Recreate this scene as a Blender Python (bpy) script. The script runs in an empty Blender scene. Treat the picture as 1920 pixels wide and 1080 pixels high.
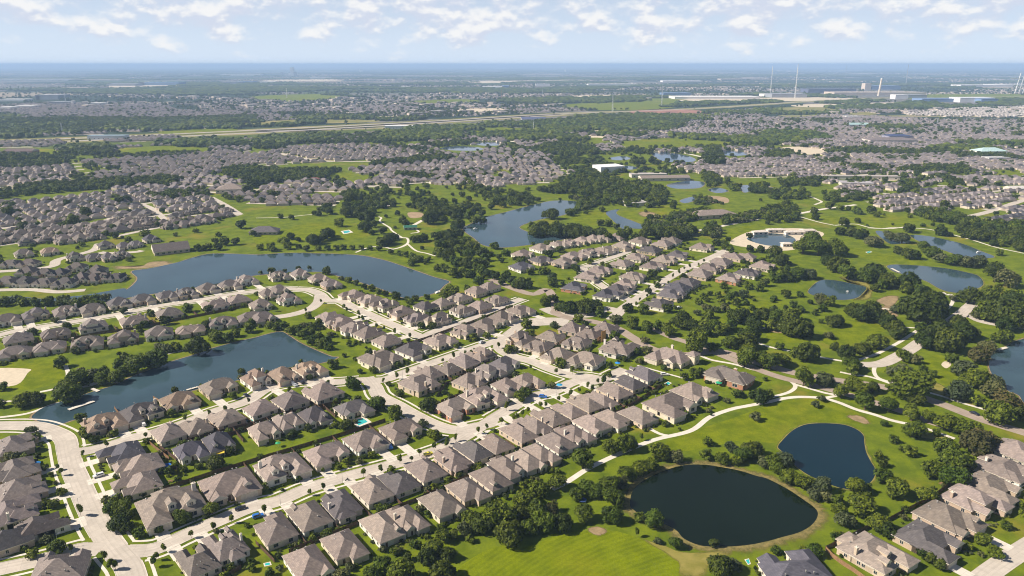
import bpy, bmesh, math, random
import numpy as np
from mathutils import Vector, Matrix
random.seed(7)
R = math.radians
scene = bpy.context.scene
col = scene.collection

# ------------------------------------------------------------ camera, sky, sun, exposure
CAM_H, FOC, HOR = 180.0, 1400.0, 120.5
PITCH = math.atan((540 - HOR) / FOC)
cam_data = bpy.data.cameras.new("camera")
cam = bpy.data.objects.new("camera", cam_data)
col.objects.link(cam)
cam.location = (0, 0, CAM_H)
cam.rotation_euler = (math.pi / 2 - PITCH, 0, 0)
cam_data.sensor_width = 36.0
cam_data.lens = 36.0 * FOC / 1920.0
cam_data.clip_start = 1.0
cam_data.clip_end = 300000.0
scene.camera = cam

SUN_EL, SUN_AZ = R(39), R(-96)          # azimuth measured from +Y towards +X
world = bpy.data.worlds.new("World")
scene.world = world
world.use_nodes = True
wt = world.node_tree
wt.nodes.clear()
def wn(kind, **kw):
    n = wt.nodes.new(kind)
    for k, v in kw.items():
        setattr(n, k, v)
    return n
def wmath(op, a, b=None, c=None):
    n = wn("ShaderNodeMath", operation=op)
    for i, v in enumerate((a, b, c)):
        if v is None:
            continue
        if isinstance(v, (int, float)):
            n.inputs[i].default_value = v
        else:
            wt.links.new(v, n.inputs[i])
    return n.outputs[0]
sky = wn("ShaderNodeTexSky", sky_type="NISHITA", sun_disc=False, sun_elevation=SUN_EL, sun_rotation=SUN_AZ,
         altitude=1500, air_density=0.62, dust_density=0.25, ozone_density=2.0)
bg_sky = wn("ShaderNodeBackground")
bg_sky.inputs["Strength"].default_value = 0.05
wt.links.new(sky.outputs[0], bg_sky.inputs[0])
geo = wn("ShaderNodeTexCoord")
def cloud_noise(dz, scale, detail, seed):
    mp = wn("ShaderNodeMapping")
    mp.inputs["Location"].default_value = (seed, seed * 0.7, dz)
    mp.inputs["Scale"].default_value = (1.0, 1.0, 1.9)
    wt.links.new(geo.outputs["Generated"], mp.inputs[0])
    nz = wn("ShaderNodeTexNoise")
    nz.inputs["Scale"].default_value = scale
    nz.inputs["Detail"].default_value = detail
    nz.inputs["Roughness"].default_value = 0.52
    wt.links.new(mp.outputs[0], nz.inputs["Vector"])
    return nz.outputs[0]
sep = wn("ShaderNodeSeparateXYZ")
wt.links.new(geo.outputs["Generated"], sep.inputs[0])
up = sep.outputs[2]
n_main = cloud_noise(0.0, 21.0, 10.0, 3.1)
n_up = cloud_noise(0.013, 21.0, 10.0, 3.1)
# cumulus seen edge-on stand close together low over the horizon, scattered overhead
ramp_el = wmath("SUBTRACT", wmath("SMOOTH_MIN", wmath("MULTIPLY", up, 7.5), 0.30, 0.08), wmath("MINIMUM", wmath("MULTIPLY", wmath("MAXIMUM", wmath("SUBTRACT", up, 0.08), 0.0), 1.1), 0.30))
cover = wmath("ADD", n_main, ramp_el)
dens = wn("ShaderNodeMapRange", interpolation_type="SMOOTHSTEP")
dens.inputs[1].default_value = 0.66
dens.inputs[2].default_value = 0.90
wt.links.new(cover, dens.inputs[0])
lit = wn("ShaderNodeMapRange", interpolation_type="SMOOTHSTEP")           # thinner above: the sunlit crest of a puff
lit.inputs[1].default_value = -0.06
lit.inputs[2].default_value = 0.09
wt.links.new(wmath("SUBTRACT", n_main, n_up), lit.inputs[0])
cmix = wn("ShaderNodeMix", data_type="RGBA")
cmix.inputs[6].default_value = (0.41, 0.44, 0.52, 1)
cmix.inputs[7].default_value = (0.60, 0.59, 0.58, 1)
wt.links.new(lit.outputs[0], cmix.inputs[0])
bg_cloud = wn("ShaderNodeBackground")
bg_cloud.inputs["Strength"].default_value = 1.0
wt.links.new(cmix.outputs[2], bg_cloud.inputs[0])
# pale air low over the horizon, all the way round
veil = wn("ShaderNodeBackground")
veil.inputs[0].default_value = (0.445, 0.51, 0.605, 1)
vmix = wn("ShaderNodeMixShader")
wt.links.new(wmath("MULTIPLY", wmath("EXPONENT", wmath("MULTIPLY", wmath("MAXIMUM", up, 0.0), -4.2)), 0.93), vmix.inputs[0])
wt.links.new(bg_sky.outputs[0], vmix.inputs[1])
wt.links.new(veil.outputs[0], vmix.inputs[2])
mixs = wn("ShaderNodeMixShader")
wt.links.new(wmath("MULTIPLY", dens.outputs[0], 0.85), mixs.inputs[0])
wt.links.new(vmix.outputs[0], mixs.inputs[1])
wt.links.new(bg_cloud.outputs[0], mixs.inputs[2])
wout = wn("ShaderNodeOutputWorld")
wt.links.new(mixs.outputs[0], wout.inputs[0])

sun_data = bpy.data.lights.new("sun", "SUN")
sun_data.energy = 5.0
sun_data.angle = R(0.5)
sun_data.color = (1.0, 0.90, 0.77)
sun = bpy.data.objects.new("sun", sun_data)
col.objects.link(sun)
sdir = Vector((math.sin(SUN_AZ) * math.cos(SUN_EL), math.cos(SUN_AZ) * math.cos(SUN_EL), math.sin(SUN_EL)))
sun.rotation_euler = sdir.to_track_quat("Z", "Y").to_euler()
sun.location = sdir * 500

vs = scene.view_settings
vs.view_transform = "Standard"
vs.look = "None"
vs.exposure = 0.72
vs.gamma = 1.0
vs.use_curve_mapping = False
scene.cycles.use_denoising = True
scene.cycles.filter_width = 1.05
scene.cycles.max_bounces = 6
scene.cycles.transparent_max_bounces = 6
scene.cycles.volume_bounces = 1

# ------------------------------------------------------------ helpers
def G(px, py, z=0.0):
    """the point of the terrain (at height z) that the survey photograph shows at px, py (1920 x 1080)"""
    dx, dy = (px - 960.0) / FOC, (540.0 - py) / FOC
    c, s = math.cos(PITCH), math.sin(PITCH)
    wx, wy, wz = dx, c + dy * s, -s + dy * c
    t = (z - CAM_H) / wz
    return Vector((wx * t, wy * t, z))
def in_view(p, m=40):
    c, s = math.cos(PITCH), math.sin(PITCH)
    dz = -CAM_H + p[2]
    fw, uu = p[1] * c - dz * s, p[1] * s + dz * c
    if fw < 1: return False
    return -m < 960 + FOC * p[0] / fw < 1920 + m and -m < 540 - FOC * uu / fw < 1080 + m
def ppm(p):
    """photograph pixels per metre at a point"""
    return FOC / max((Vector(p) - cam.location).length, 1.0)
TILE = {"A": (0, 810, 4), "B": (480, 810, 4), "C": (960, 810, 4), "D": (1440, 810, 4),
        "E": (0, 560, 4), "F": (480, 560, 4), "G": (960, 560, 4), "H": (1440, 560, 4),
        "I": (0, 420, 3), "J": (480, 420, 3), "K": (960, 420, 3), "L": (1440, 420, 3),
        "M": (0, 200, 4), "N": (480, 200, 4), "O": (960, 200, 4), "P": (1440, 200, 4), "X": (0, 0, 1)}
def T(s):
    """'C880,520 930,400' -> points in photograph coordinates; a capital letter switches the survey tile"""
    out, t = [], "X"
    for w in s.split():
        if w[0].isupper():
            t, w = w[0], w[1:]
            if not w:
                continue
        v = w.split(",")
        x0, y0, k = TILE[t]
        out.append((x0 + float(v[0]) / k, y0 + float(v[1]) / k) + tuple(v[2:]) + ((k,) if len(v) > 2 else ()))
    return out
def ground_pts(s, z=0.0):
    return [G(p[0], p[1], z) for p in T(s)]

def setp(o, label=None, cat=None, group=None, kind=None):
    if label: o["label"] = label
    if cat: o["category"] = cat
    if group: o["group"] = group
    if kind: o["kind"] = kind
    return o
def link(name, data, parent=None, loc=None):
    o = bpy.data.objects.new(name, data)
    col.objects.link(o)
    if parent: o.parent = parent
    if loc is not None: o.location = loc
    return o
def empty(name, loc, rz=0.0):
    o = link(name, None, None, loc)
    o.rotation_euler = (0, 0, rz)
    o.empty_display_size = 0.5
    return o
def mesh(name, verts, faces, mats, idx=None, smooth=False):
    me = bpy.data.meshes.new(name)
    me.from_pydata([tuple(v) for v in verts], [], faces)
    for m in (mats if isinstance(mats, (list, tuple)) else [mats]):
        me.materials.append(m)
    if idx is not None:
        me.polygons.foreach_set("material_index", idx)
    if smooth:
        me.polygons.foreach_set("use_smooth", [True] * len(me.polygons))
    me.update()
    return me
class MB:
    """collects faces of one mesh"""
    def __init__(s):
        s.v, s.f, s.i = [], [], []
    def add(s, verts, faces, m=0):
        n = len(s.v)
        s.v += [tuple(v) for v in verts]
        s.f += [tuple(n + k for k in f) for f in faces]
        s.i += [m] * len(faces)
    def box(s, x0, x1, y0, y1, z0, z1, m=0, bottom=True):
        v = [(x0, y0, z0), (x1, y0, z0), (x1, y1, z0), (x0, y1, z0), (x0, y0, z1), (x1, y0, z1), (x1, y1, z1), (x0, y1, z1)]
        f = [(4, 5, 6, 7), (0, 1, 5, 4), (1, 2, 6, 5), (2, 3, 7, 6), (3, 0, 4, 7)]
        if bottom: f.append((3, 2, 1, 0))
        s.add(v, f, m)
    def tube(s, p0, p1, r0, r1, n=6, m=0, caps=True):
        p0, p1 = Vector(p0), Vector(p1)
        d = (p1 - p0).normalized()
        a = d.orthogonal().normalized()
        b = d.cross(a)
        v = []
        for p, r in ((p0, r0), (p1, r1)):
            for k in range(n):
                t = 2 * math.pi * k / n
                v.append(p + (a * math.cos(t) + b * math.sin(t)) * r)
        f = [(k, (k + 1) % n, n + (k + 1) % n, n + k) for k in range(n)]
        if caps: f += [tuple(range(n - 1, -1, -1)), tuple(range(n, 2 * n))]
        s.add(v, f, m)
    def mesh(s, name, mats, smooth=False):
        return mesh(name, s.v, s.f, mats, s.i, smooth)

# ------------------------------------------------------------ materials
def mat(name):
    m = bpy.data.materials.new(name)
    m.use_nodes = True
    nt = m.node_tree
    b = nt.nodes["Principled BSDF"]
    b.inputs["Specular IOR Level"].default_value = 0.25
    return m, nt, b
def N(nt, kind, **kw):
    n = nt.nodes.new(kind)
    for k, v in kw.items():
        setattr(n, k, v)
    return n
def noise(nt, vec, scale, detail=4, rough=0.55):
    n = N(nt, "ShaderNodeTexNoise")
    n.inputs["Scale"].default_value = scale
    n.inputs["Detail"].default_value = detail
    n.inputs["Roughness"].default_value = rough
    nt.links.new(vec, n.inputs["Vector"])
    return n.outputs[0]
def ramp(nt, fac, stops):
    r = N(nt, "ShaderNodeValToRGB")
    e = r.color_ramp.elements
    while len(e) < len(stops):
        e.new(0.5)
    for k, (p, c) in enumerate(stops):
        e[k].position = p
        e[k].color = (*c, 1)
    nt.links.new(fac, r.inputs[0])
    return r.outputs[0]
def mixc(nt, fac, a, b, blend="MIX"):
    n = N(nt, "ShaderNodeMix", data_type="RGBA", blend_type=blend)
    for k, v in ((0, fac), (6, a), (7, b)):
        if isinstance(v, (int, float)):
            n.inputs[k].default_value = v
        elif isinstance(v, tuple):
            n.inputs[k].default_value = (*v, 1)
        else:
            nt.links.new(v, n.inputs[k])
    return n.outputs[2]
def mapr(nt, v, a, b, c=0.0, d=1.0):
    n = N(nt, "ShaderNodeMapRange", interpolation_type="SMOOTHSTEP")
    for k, x in ((1, a), (2, b), (3, c), (4, d)):
        n.inputs[k].default_value = x
    nt.links.new(v, n.inputs[0])
    return n.outputs[0]
def bump(nt, b, h, strength, dist=0.1):
    n = N(nt, "ShaderNodeBump")
    n.inputs["Strength"].default_value = strength
    n.inputs["Distance"].default_value = dist
    nt.links.new(h, n.inputs["Height"])
    nt.links.new(n.outputs[0], b.inputs["Normal"])
def pos(nt):
    return N(nt, "ShaderNodeNewGeometry").outputs["Position"]
def plain(name, c, rough=0.7, metal=0.0, var=0.12, scale=1.5):
    m, nt, b = mat(name)
    v = noise(nt, pos(nt), scale, 4)
    k = tuple(min(1, x * (1 + var)) for x in c)
    j = tuple(x * (1 - var) for x in c)
    nt.links.new(ramp(nt, v, [(0.3, j), (0.7, k)]), b.inputs["Base Color"])
    b.inputs["Roughness"].default_value = rough
    b.inputs["Metallic"].default_value = metal
    return m
def grass_mat(name, dark, mid, dry, dryness=0.5, mow=0.0):
    m, nt, b = mat(name)
    p = pos(nt)
    big = noise(nt, p, 0.012, 5, 0.6)
    med = noise(nt, p, 0.11, 5, 0.65)
    fine = noise(nt, p, 1.3, 4, 0.7)
    c1 = mixc(nt, mapr(nt, med, 0.32, 0.68), dark, mid)
    c2 = mixc(nt, mapr(nt, big, 0.62 - 0.22 * dryness, 0.86 - 0.22 * dryness), c1, dry)
    c3 = mixc(nt, mapr(nt, noise(nt, p, 0.035, 4, 0.6), 0.56, 0.72, 0, 0.55), c2, tuple(x * 0.78 for x in dark))
    if mow:
        w = N(nt, "ShaderNodeTexWave", wave_type="RINGS", rings_direction="Z")
        w.inputs["Scale"].default_value = 0.13
        w.inputs["Distortion"].default_value = 1.2
        w.inputs["Detail"].default_value = 2
        mp = N(nt, "ShaderNodeMapping")
        mp.inputs["Location"].default_value = (-90, -160, 0)
        nt.links.new(p, mp.inputs[0])
        nt.links.new(mp.outputs[0], w.inputs[0])
        c3 = mixc(nt, mapr(nt, w.outputs[1], 0.2, 0.8, 0, mow), c3, tuple(min(1, x * 1.35) for x in mid))
    c4 = mixc(nt, mapr(nt, fine, 0.3, 0.7, 0.0, 0.35), c3, tuple(x * 0.62 for x in dark))
    nt.links.new(c4, b.inputs["Base Color"])
    b.inputs["Roughness"].default_value = 0.95
    b.inputs["Specular IOR Level"].default_value = 0.03
    bump(nt, b, fine, 0.4, 0.3)
    return m
M = {}
M["lawn"] = grass_mat("lawn_grass", (0.100, 0.138, 0.004), (0.188, 0.224, 0.007), (0.265, 0.225, 0.028), 0.5)
M["mown"] = grass_mat("mown_grass", (0.110, 0.145, 0.004), (0.178, 0.218, 0.005), (0.215, 0.20, 0.010), 0.4, 0.22)
M["yard"] = grass_mat("yard_grass", (0.078, 0.130, 0.004), (0.120, 0.18, 0.005), (0.20, 0.20, 0.03), 0.1)
M["dry"] = grass_mat("dry_grass", (0.17, 0.18, 0.05), (0.26, 0.235, 0.08), (0.34, 0.28, 0.13), 0.8)
M["sand"] = plain("pale_sand", (0.56, 0.48, 0.36), 0.95, 0, 0.12, 0.3)
M["dirt"] = plain("bare_dirt", (0.33, 0.24, 0.15), 0.95, 0, 0.25, 0.12)
M["reddirt"] = plain("red_dirt", (0.30, 0.15, 0.11), 0.95, 0, 0.35, 0.02)
def soft_mat(name, lo, hi, scale):
    """bare or dry ground whose edge frays into the grass (the edge attribute runs from 0 at the rim to 1 inside)"""
    m, nt, b = mat(name)
    p = pos(nt)
    at = N(nt, "ShaderNodeAttribute", attribute_name="edge")
    v = noise(nt, p, scale, 6, 0.7)
    nt.links.new(mixc(nt, mapr(nt, v, 0.3, 0.7), lo, hi), b.inputs["Base Color"])
    b.inputs["Roughness"].default_value = 0.95
    s = N(nt, "ShaderNodeMath", operation="ADD")
    nt.links.new(at.outputs["Fac"], s.inputs[0])
    nt.links.new(noise(nt, p, scale * 0.4, 8, 0.8), s.inputs[1])
    nt.links.new(mapr(nt, s.outputs[0], 0.66, 1.25), b.inputs["Alpha"])
    return m
M["soft_dirt"] = soft_mat("fraying_dirt", (0.20, 0.145, 0.075), (0.34, 0.25, 0.14), 0.25)
M["soft_dry"] = soft_mat("fraying_dry_grass", (0.17, 0.16, 0.025), (0.27, 0.23, 0.06), 0.15)
M["soft_reed"] = soft_mat("fraying_reeds", (0.11, 0.10, 0.03), (0.27, 0.21, 0.075), 0.5)
M["reed"] = plain("dry_reeds", (0.20, 0.16, 0.055), 0.9, 0, 0.45, 0.5)

def country_mat():
    """open country: near lawn greens, farther out a patchwork of woods, fields, bare lots and roofs"""
    m, nt, b = mat("open_country")
    p = pos(nt)
    med = noise(nt, p, 0.09, 5, 0.65)
    fine = noise(nt, p, 1.1, 4, 0.7)
    near = mixc(nt, mapr(nt, med, 0.32, 0.68), (0.084, 0.122, 0.004), (0.162, 0.202, 0.006))
    near = mixc(nt, mapr(nt, noise(nt, p, 0.016, 5, 0.6), 0.55, 0.72), near, (0.235, 0.195, 0.024))
    near = mixc(nt, mapr(nt, noise(nt, p, 0.04, 4, 0.6), 0.58, 0.7, 0, 0.6), near, (0.050, 0.085, 0.008))
    near = mixc(nt, mapr(nt, fine, 0.3, 0.7, 0, 0.3), near, (0.05, 0.085, 0.012))
    # patchwork: cells of land use, kilometres away
    vor = N(nt, "ShaderNodeTexVoronoi")
    vor.inputs["Scale"].default_value = 0.0011
    vor.inputs["Randomness"].default_value = 1.0
    dist = N(nt, "ShaderNodeMix", data_type="VECTOR")
    dist.inputs[0].default_value = 0.5
    wob = N(nt, "ShaderNodeTexNoise")
    wob.inputs["Scale"].default_value = 0.002
    wob.inputs["Detail"].default_value = 5
    nt.links.new(p, wob.inputs["Vector"])
    vm = N(nt, "ShaderNodeVectorMath", operation="MULTIPLY_ADD")
    nt.links.new(wob.outputs[1], vm.inputs[0])
    vm.inputs[1].default_value = (700, 700, 0)
    nt.links.new(p, vm.inputs[2])
    nt.links.new(vm.outputs[0], vor.inputs["Vector"])
    sepc = N(nt, "ShaderNodeSeparateColor")
    nt.links.new(vor.outputs["Color"], sepc.inputs[0])
    use = ramp(nt, sepc.outputs[0], [(0.0, (0.022, 0.040, 0.020)), (0.46, (0.026, 0.046, 0.022)), (0.47, (0.075, 0.105, 0.035)),
                                     (0.60, (0.05, 0.075, 0.03)), (0.61, (0.19, 0.175, 0.165)), (0.80, (0.13, 0.13, 0.12)), (0.81, (0.034, 0.055, 0.025)), (0.94, (0.03, 0.05, 0.024)), (0.95, (0.36, 0.30, 0.23))])
    use.node.color_ramp.interpolation = "CONSTANT"
    speck = noise(nt, p, 0.035, 3, 0.7)
    use = mixc(nt, mapr(nt, speck, 0.45, 0.62, 0, 0.75), use, (0.022, 0.038, 0.018))
    spk2 = noise(nt, p, 0.02, 4, 0.75)
    use = mixc(nt, mapr(nt, spk2, 0.66, 0.70, 0, 0.8), use, (0.38, 0.35, 0.32))
    ln = N(nt, "ShaderNodeVectorMath", operation="LENGTH")
    nt.links.new(p, ln.inputs[0])
    wide = noise(nt, p, 0.0016, 4, 0.6)
    ad = N(nt, "ShaderNodeMath", operation="MULTIPLY_ADD")
    nt.links.new(wide, ad.inputs[0])
    ad.inputs[1].default_value = 1500.0
    nt.links.new(ln.outputs["Value"], ad.inputs[2])
    nt.links.new(mixc(nt, mapr(nt, ad.outputs[0], 2500, 3300), near, use), b.inputs["Base Color"])
    b.inputs["Roughness"].default_value = 0.95
    b.inputs["Specular IOR Level"].default_value = 0.1
    return m
M["country"] = country_mat()

def concrete_mat(name, c, joints=True, var=0.10):
    m, nt, b = mat(name)
    p = pos(nt)
    a = noise(nt, p, 0.25, 6, 0.7)
    f = noise(nt, p, 3.0, 3, 0.6)
    cc = ramp(nt, a, [(0.28, tuple(x * (1 - var * 1.6) for x in c)), (0.55, c), (0.75, tuple(min(1, x * (1 + var)) for x in c))])
    cc = mixc(nt, mapr(nt, f, 0.45, 0.75, 0, 0.22), cc, tuple(x * 0.7 for x in c))
    streak = noise(nt, p, 0.06, 3, 0.5)
    cc = mixc(nt, mapr(nt, streak, 0.55, 0.7, 0, 0.25), cc, tuple(x * 0.78 for x in c))
    if joints:
        # slab joints along and across, darker wheel tracks, single replaced slabs
        uv = N(nt, "ShaderNodeAttribute", attribute_name="run")
        br = N(nt, "ShaderNodeTexBrick", offset=0.0)
        br.inputs["Scale"].default_value = 1.0
        br.inputs["Color1"].default_value = (0.93, 0.93, 0.93, 1)
        br.inputs["Color2"].default_value = (1.05, 1.05, 1.05, 1)
        br.inputs["Mortar"].default_value = (0.74, 0.72, 0.70, 1)
        br.inputs["Mortar Size"].default_value = 0.045
        br.inputs["Brick Width"].default_value = 4.6
        br.inputs["Row Height"].default_value = 4.0
        nt.links.new(uv.outputs["Vector"], br.inputs["Vector"])
        cc = mixc(nt, 1.0, cc, br.outputs[0], "MULTIPLY")
        sx = N(nt, "ShaderNodeSeparateXYZ")
        nt.links.new(uv.outputs["Vector"], sx.inputs[0])
        sn = N(nt, "ShaderNodeMath", operation="SINE")
        ml = N(nt, "ShaderNodeMath", operation="MULTIPLY")
        ml.inputs[1].default_value = 3.4
        nt.links.new(sx.outputs[1], ml.inputs[0])
        nt.links.new(ml.outputs[0], sn.inputs[0])
        tr_ = N(nt, "ShaderNodeMath", operation="MULTIPLY")
        nt.links.new(mapr(nt, sn.outputs[0], 0.1, 1.0, 0, 0.30), tr_.inputs[0])
        nt.links.new(mapr(nt, noise(nt, p, 0.09, 4, 0.6), 0.35, 0.6), tr_.inputs[1])
        cc = mixc(nt, tr_.outputs[0], cc, tuple(x * 0.62 for x in c))
    nt.links.new(cc, b.inputs["Base Color"])
    b.inputs["Roughness"].default_value = 0.85
    return m
M["road"] = concrete_mat("street_concrete", (0.52, 0.465, 0.40))
M["walk"] = concrete_mat("sidewalk_concrete", (0.66, 0.61, 0.53), False)
M["drive"] = concrete_mat("driveway_concrete", (0.66, 0.61, 0.53))
M["tarmac"] = concrete_mat("worn_road", (0.36, 0.29, 0.235))
M["highway"] = concrete_mat("highway_concrete", (0.42, 0.38, 0.34))

def roof_mat():
    """asphalt shingles in the roof's own tint (object colour): courses, blotches, single darker tabs"""
    m, nt, b = mat("roof_shingles")
    oi = N(nt, "ShaderNodeObjectInfo")
    tc = N(nt, "ShaderNodeTexCoord")
    o = tc.outputs["Object"]
    br = N(nt, "ShaderNodeTexBrick")
    br.inputs["Scale"].default_value = 1.0
    br.inputs["Color1"].default_value = (0.80, 0.80, 0.80, 1)
    br.inputs["Color2"].default_value = (1.14, 1.14, 1.14, 1)
    br.inputs["Mortar"].default_value = (0.74, 0.74, 0.74, 1)
    br.inputs["Mortar Size"].default_value = 0.02
    br.inputs["Brick Width"].default_value = 0.7
    br.inputs["Row Height"].default_value = 0.30
    sp = N(nt, "ShaderNodeSeparateXYZ")
    nt.links.new(o, sp.inputs[0])
    cb = N(nt, "ShaderNodeCombineXYZ")
    ad = N(nt, "ShaderNodeMath", operation="ADD")
    nt.links.new(sp.outputs[0], ad.inputs[0])
    nt.links.new(sp.outputs[1], ad.inputs[1])
    nt.links.new(ad.outputs[0], cb.inputs[0])
    nt.links.new(sp.outputs[2], cb.inputs[1])
    nt.links.new(cb.outputs[0], br.inputs["Vector"])
    blot = noise(nt, pos(nt), 0.45, 5, 0.65)
    c = mixc(nt, 1.0, oi.outputs["Color"], br.outputs[0], "MULTIPLY")
    c = mixc(nt, mapr(nt, blot, 0.3, 0.7), mixc(nt, 1.0, c, (0.86, 0.86, 0.88), "MULTIPLY"), mixc(nt, 1.0, c, (1.1, 1.08, 1.05), "MULTIPLY"))
    nt.links.new(c, b.inputs["Base Color"])
    b.inputs["Roughness"].default_value = 0.8
    bump(nt, b, br.outputs[1], 0.25, 0.03)
    return m
M["roof"] = roof_mat()
def wall_mat():
    m, nt, b = mat("house_walls")
    oi = N(nt, "ShaderNodeObjectInfo")
    tc = N(nt, "ShaderNodeTexCoord")
    a = noise(nt, tc.outputs["Object"], 2.2, 4, 0.7)
    c = mixc(nt, mapr(nt, a, 0.3, 0.7), mixc(nt, 1.0, oi.outputs["Color"], (0.82, 0.80, 0.78), "MULTIPLY"), oi.outputs["Color"])
    nt.links.new(c, b.inputs["Base Color"])
    b.inputs["Roughness"].default_value = 0.85
    bump(nt, b, a, 0.3, 0.03)
    return m
M["wall"] = wall_mat()
M["trim"] = plain("painted_trim", (0.62, 0.56, 0.47), 0.6)
M["garage"] = plain("garage_paint", (0.55, 0.49, 0.41), 0.55)
M["door"] = plain("dark_door", (0.09, 0.055, 0.035), 0.5)
M["vent"] = plain("grey_metal", (0.30, 0.29, 0.28), 0.5, 0.3)
M["brick"] = plain("red_brick", (0.36, 0.17, 0.10), 0.9, 0, 0.3, 3)
m, nt, b = mat("window_glass")
b.inputs["Base Color"].default_value = (0.025, 0.032, 0.045, 1)
b.inputs["Roughness"].default_value = 0.06
b.inputs["Specular IOR Level"].default_value = 0.8
M["glass"] = m

def water_mat(name, c, ripple=0.05):
    m, nt, b = mat(name)
    p = pos(nt)
    big = noise(nt, p, 0.02, 4, 0.6)
    nt.links.new(ramp(nt, big, [(0.3, tuple(x * 0.8 for x in c)), (0.7, tuple(x * 1.25 for x in c))]), b.inputs["Base Color"])
    b.inputs["Roughness"].default_value = 0.07
    b.inputs["IOR"].default_value = 1.33
    b.inputs["Specular IOR Level"].default_value = 0.5
    mp = N(nt, "ShaderNodeMapping")
    mp.inputs["Scale"].default_value = (0.6, 1.6, 1)
    mp.inputs["Rotation"].default_value = (0, 0, 0.5)
    nt.links.new(p, mp.inputs[0])
    h = noise(nt, mp.outputs[0], 0.9, 5, 0.6)
    bump(nt, b, h, ripple, 0.3)
    return m
M["water_dark"] = water_mat("dark_pond_water", (0.004, 0.009, 0.004), 0.02)
M["water_blue"] = water_mat("blue_pond_water", (0.004, 0.018, 0.028), 0.02)
M["water"] = water_mat("lake_water", (0.034, 0.064, 0.080), 0.035)
M["water_far"] = water_mat("far_water", (0.04, 0.075, 0.12), 0.06)
M["pool"] = plain("pool_water", (0.03, 0.42, 0.42), 0.1, 0, 0.1, 0.6)

def leaf_mat(name, lo, hi):
    m, nt, b = mat(name)
    oi = N(nt, "ShaderNodeObjectInfo")
    p = pos(nt)
    a = noise(nt, p, 0.55, 3, 0.6)
    f = noise(nt, p, 3.5, 2, 0.6)
    c = mixc(nt, mapr(nt, a, 0.32, 0.66), lo, hi)
    c = mixc(nt, mapr(nt, f, 0.35, 0.7, 0, 0.6), c, tuple(x * 0.55 for x in lo))
    warm = mixc(nt, oi.outputs["Random"], (0.62, 0.74, 0.72), (1.45, 1.24, 0.95))
    nt.links.new(mixc(nt, 1.0, c, warm, "MULTIPLY"), b.inputs["Base Color"])
    b.inputs["Roughness"].default_value = 0.65
    b.inputs["Specular IOR Level"].default_value = 0.2
    tr = N(nt, "ShaderNodeBsdfTranslucent")
    tr.inputs[0].default_value = (hi[0] * 1.6, hi[1] * 1.6, hi[2], 1)
    mx = N(nt, "ShaderNodeMixShader")
    mx.inputs[0].default_value = 0.14
    nt.links.new(b.outputs[0], mx.inputs[1])
    nt.links.new(tr.outputs[0], mx.inputs[2])
    nt.links.new(mx.outputs[0], nt.nodes["Material Output"].inputs[0])
    return m
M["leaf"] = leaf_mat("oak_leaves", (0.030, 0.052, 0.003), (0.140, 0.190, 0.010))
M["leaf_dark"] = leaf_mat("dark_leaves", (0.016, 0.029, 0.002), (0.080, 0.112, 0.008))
M["leaf_bright"] = leaf_mat("young_leaves", (0.075, 0.115, 0.008), (0.15, 0.19, 0.012))
M["leaf_grey"] = leaf_mat("grey_leaves", (0.055, 0.070, 0.028), (0.125, 0.145, 0.065))
M["leaf_brown"] = leaf_mat("brownish_leaves", (0.058, 0.056, 0.018), (0.105, 0.098, 0.032))
M["bark"] = plain("bark", (0.11, 0.085, 0.06), 0.9, 0, 0.3, 4)
M["fence"] = plain("weathered_timber", (0.105, 0.062, 0.040), 0.85, 0, 0.3, 1.2)
M["fence_light"] = plain("new_timber", (0.24, 0.14, 0.075), 0.85, 0, 0.25, 1.2)
M["white"] = plain("white_paint", (0.74, 0.73, 0.70), 0.5)
M["metal"] = plain("galvanised_steel", (0.42, 0.43, 0.44), 0.45, 0.5)
M["tyre"] = plain("tyre_rubber", (0.02, 0.02, 0.02), 0.8)
# ------------------------------------------------------------ ground, water, roads
def smooth_closed(pts, n=5):
    out, k = [], len(pts)
    for i in range(k):
        p0, p1, p2, p3 = pts[i - 1], pts[i], pts[(i + 1) % k], pts[(i + 2) % k]
        for j in range(n):
            t = j / n
            out.append(0.5 * ((2 * p1) + (p2 - p0) * t + (2 * p0 - 5 * p1 + 4 * p2 - p3) * t * t + (3 * p1 - p0 - 3 * p2 + p3) * t ** 3))
    return out
def smooth_open(pts, n=6):
    if len(pts) < 3:
        return pts
    q = [pts[0] * 2 - pts[1]] + pts + [pts[-1] * 2 - pts[-2]]
    out = []
    for i in range(1, len(q) - 2):
        p0, p1, p2, p3 = q[i - 1], q[i], q[i + 1], q[i + 2]
        for j in range(n):
            t = j / n
            out.append(0.5 * ((2 * p1) + (p2 - p0) * t + (2 * p0 - 5 * p1 + 4 * p2 - p3) * t * t + (3 * p1 - p0 - 3 * p2 + p3) * t ** 3))
    out.append(q[-2])
    return out
def sheet(name, pts, z, m, kind="structure", smooth=4, **kw):
    p = smooth_closed([Vector((v[0], v[1], 0)) for v in pts], smooth) if smooth > 1 else [Vector((v[0], v[1], 0)) for v in pts]
    bm = bmesh.new()
    f = bm.faces.new([bm.verts.new((v.x, v.y, z)) for v in p])
    bmesh.ops.triangulate(bm, faces=[f])
    for g in bm.faces:
        if g.normal.z < 0: g.normal_flip()
    me = bpy.data.meshes.new(name)
    bm.to_mesh(me); bm.free()
    me.materials.append(m)
    o = link(name, me)
    return setp(o, kind=kind, **kw)
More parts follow.
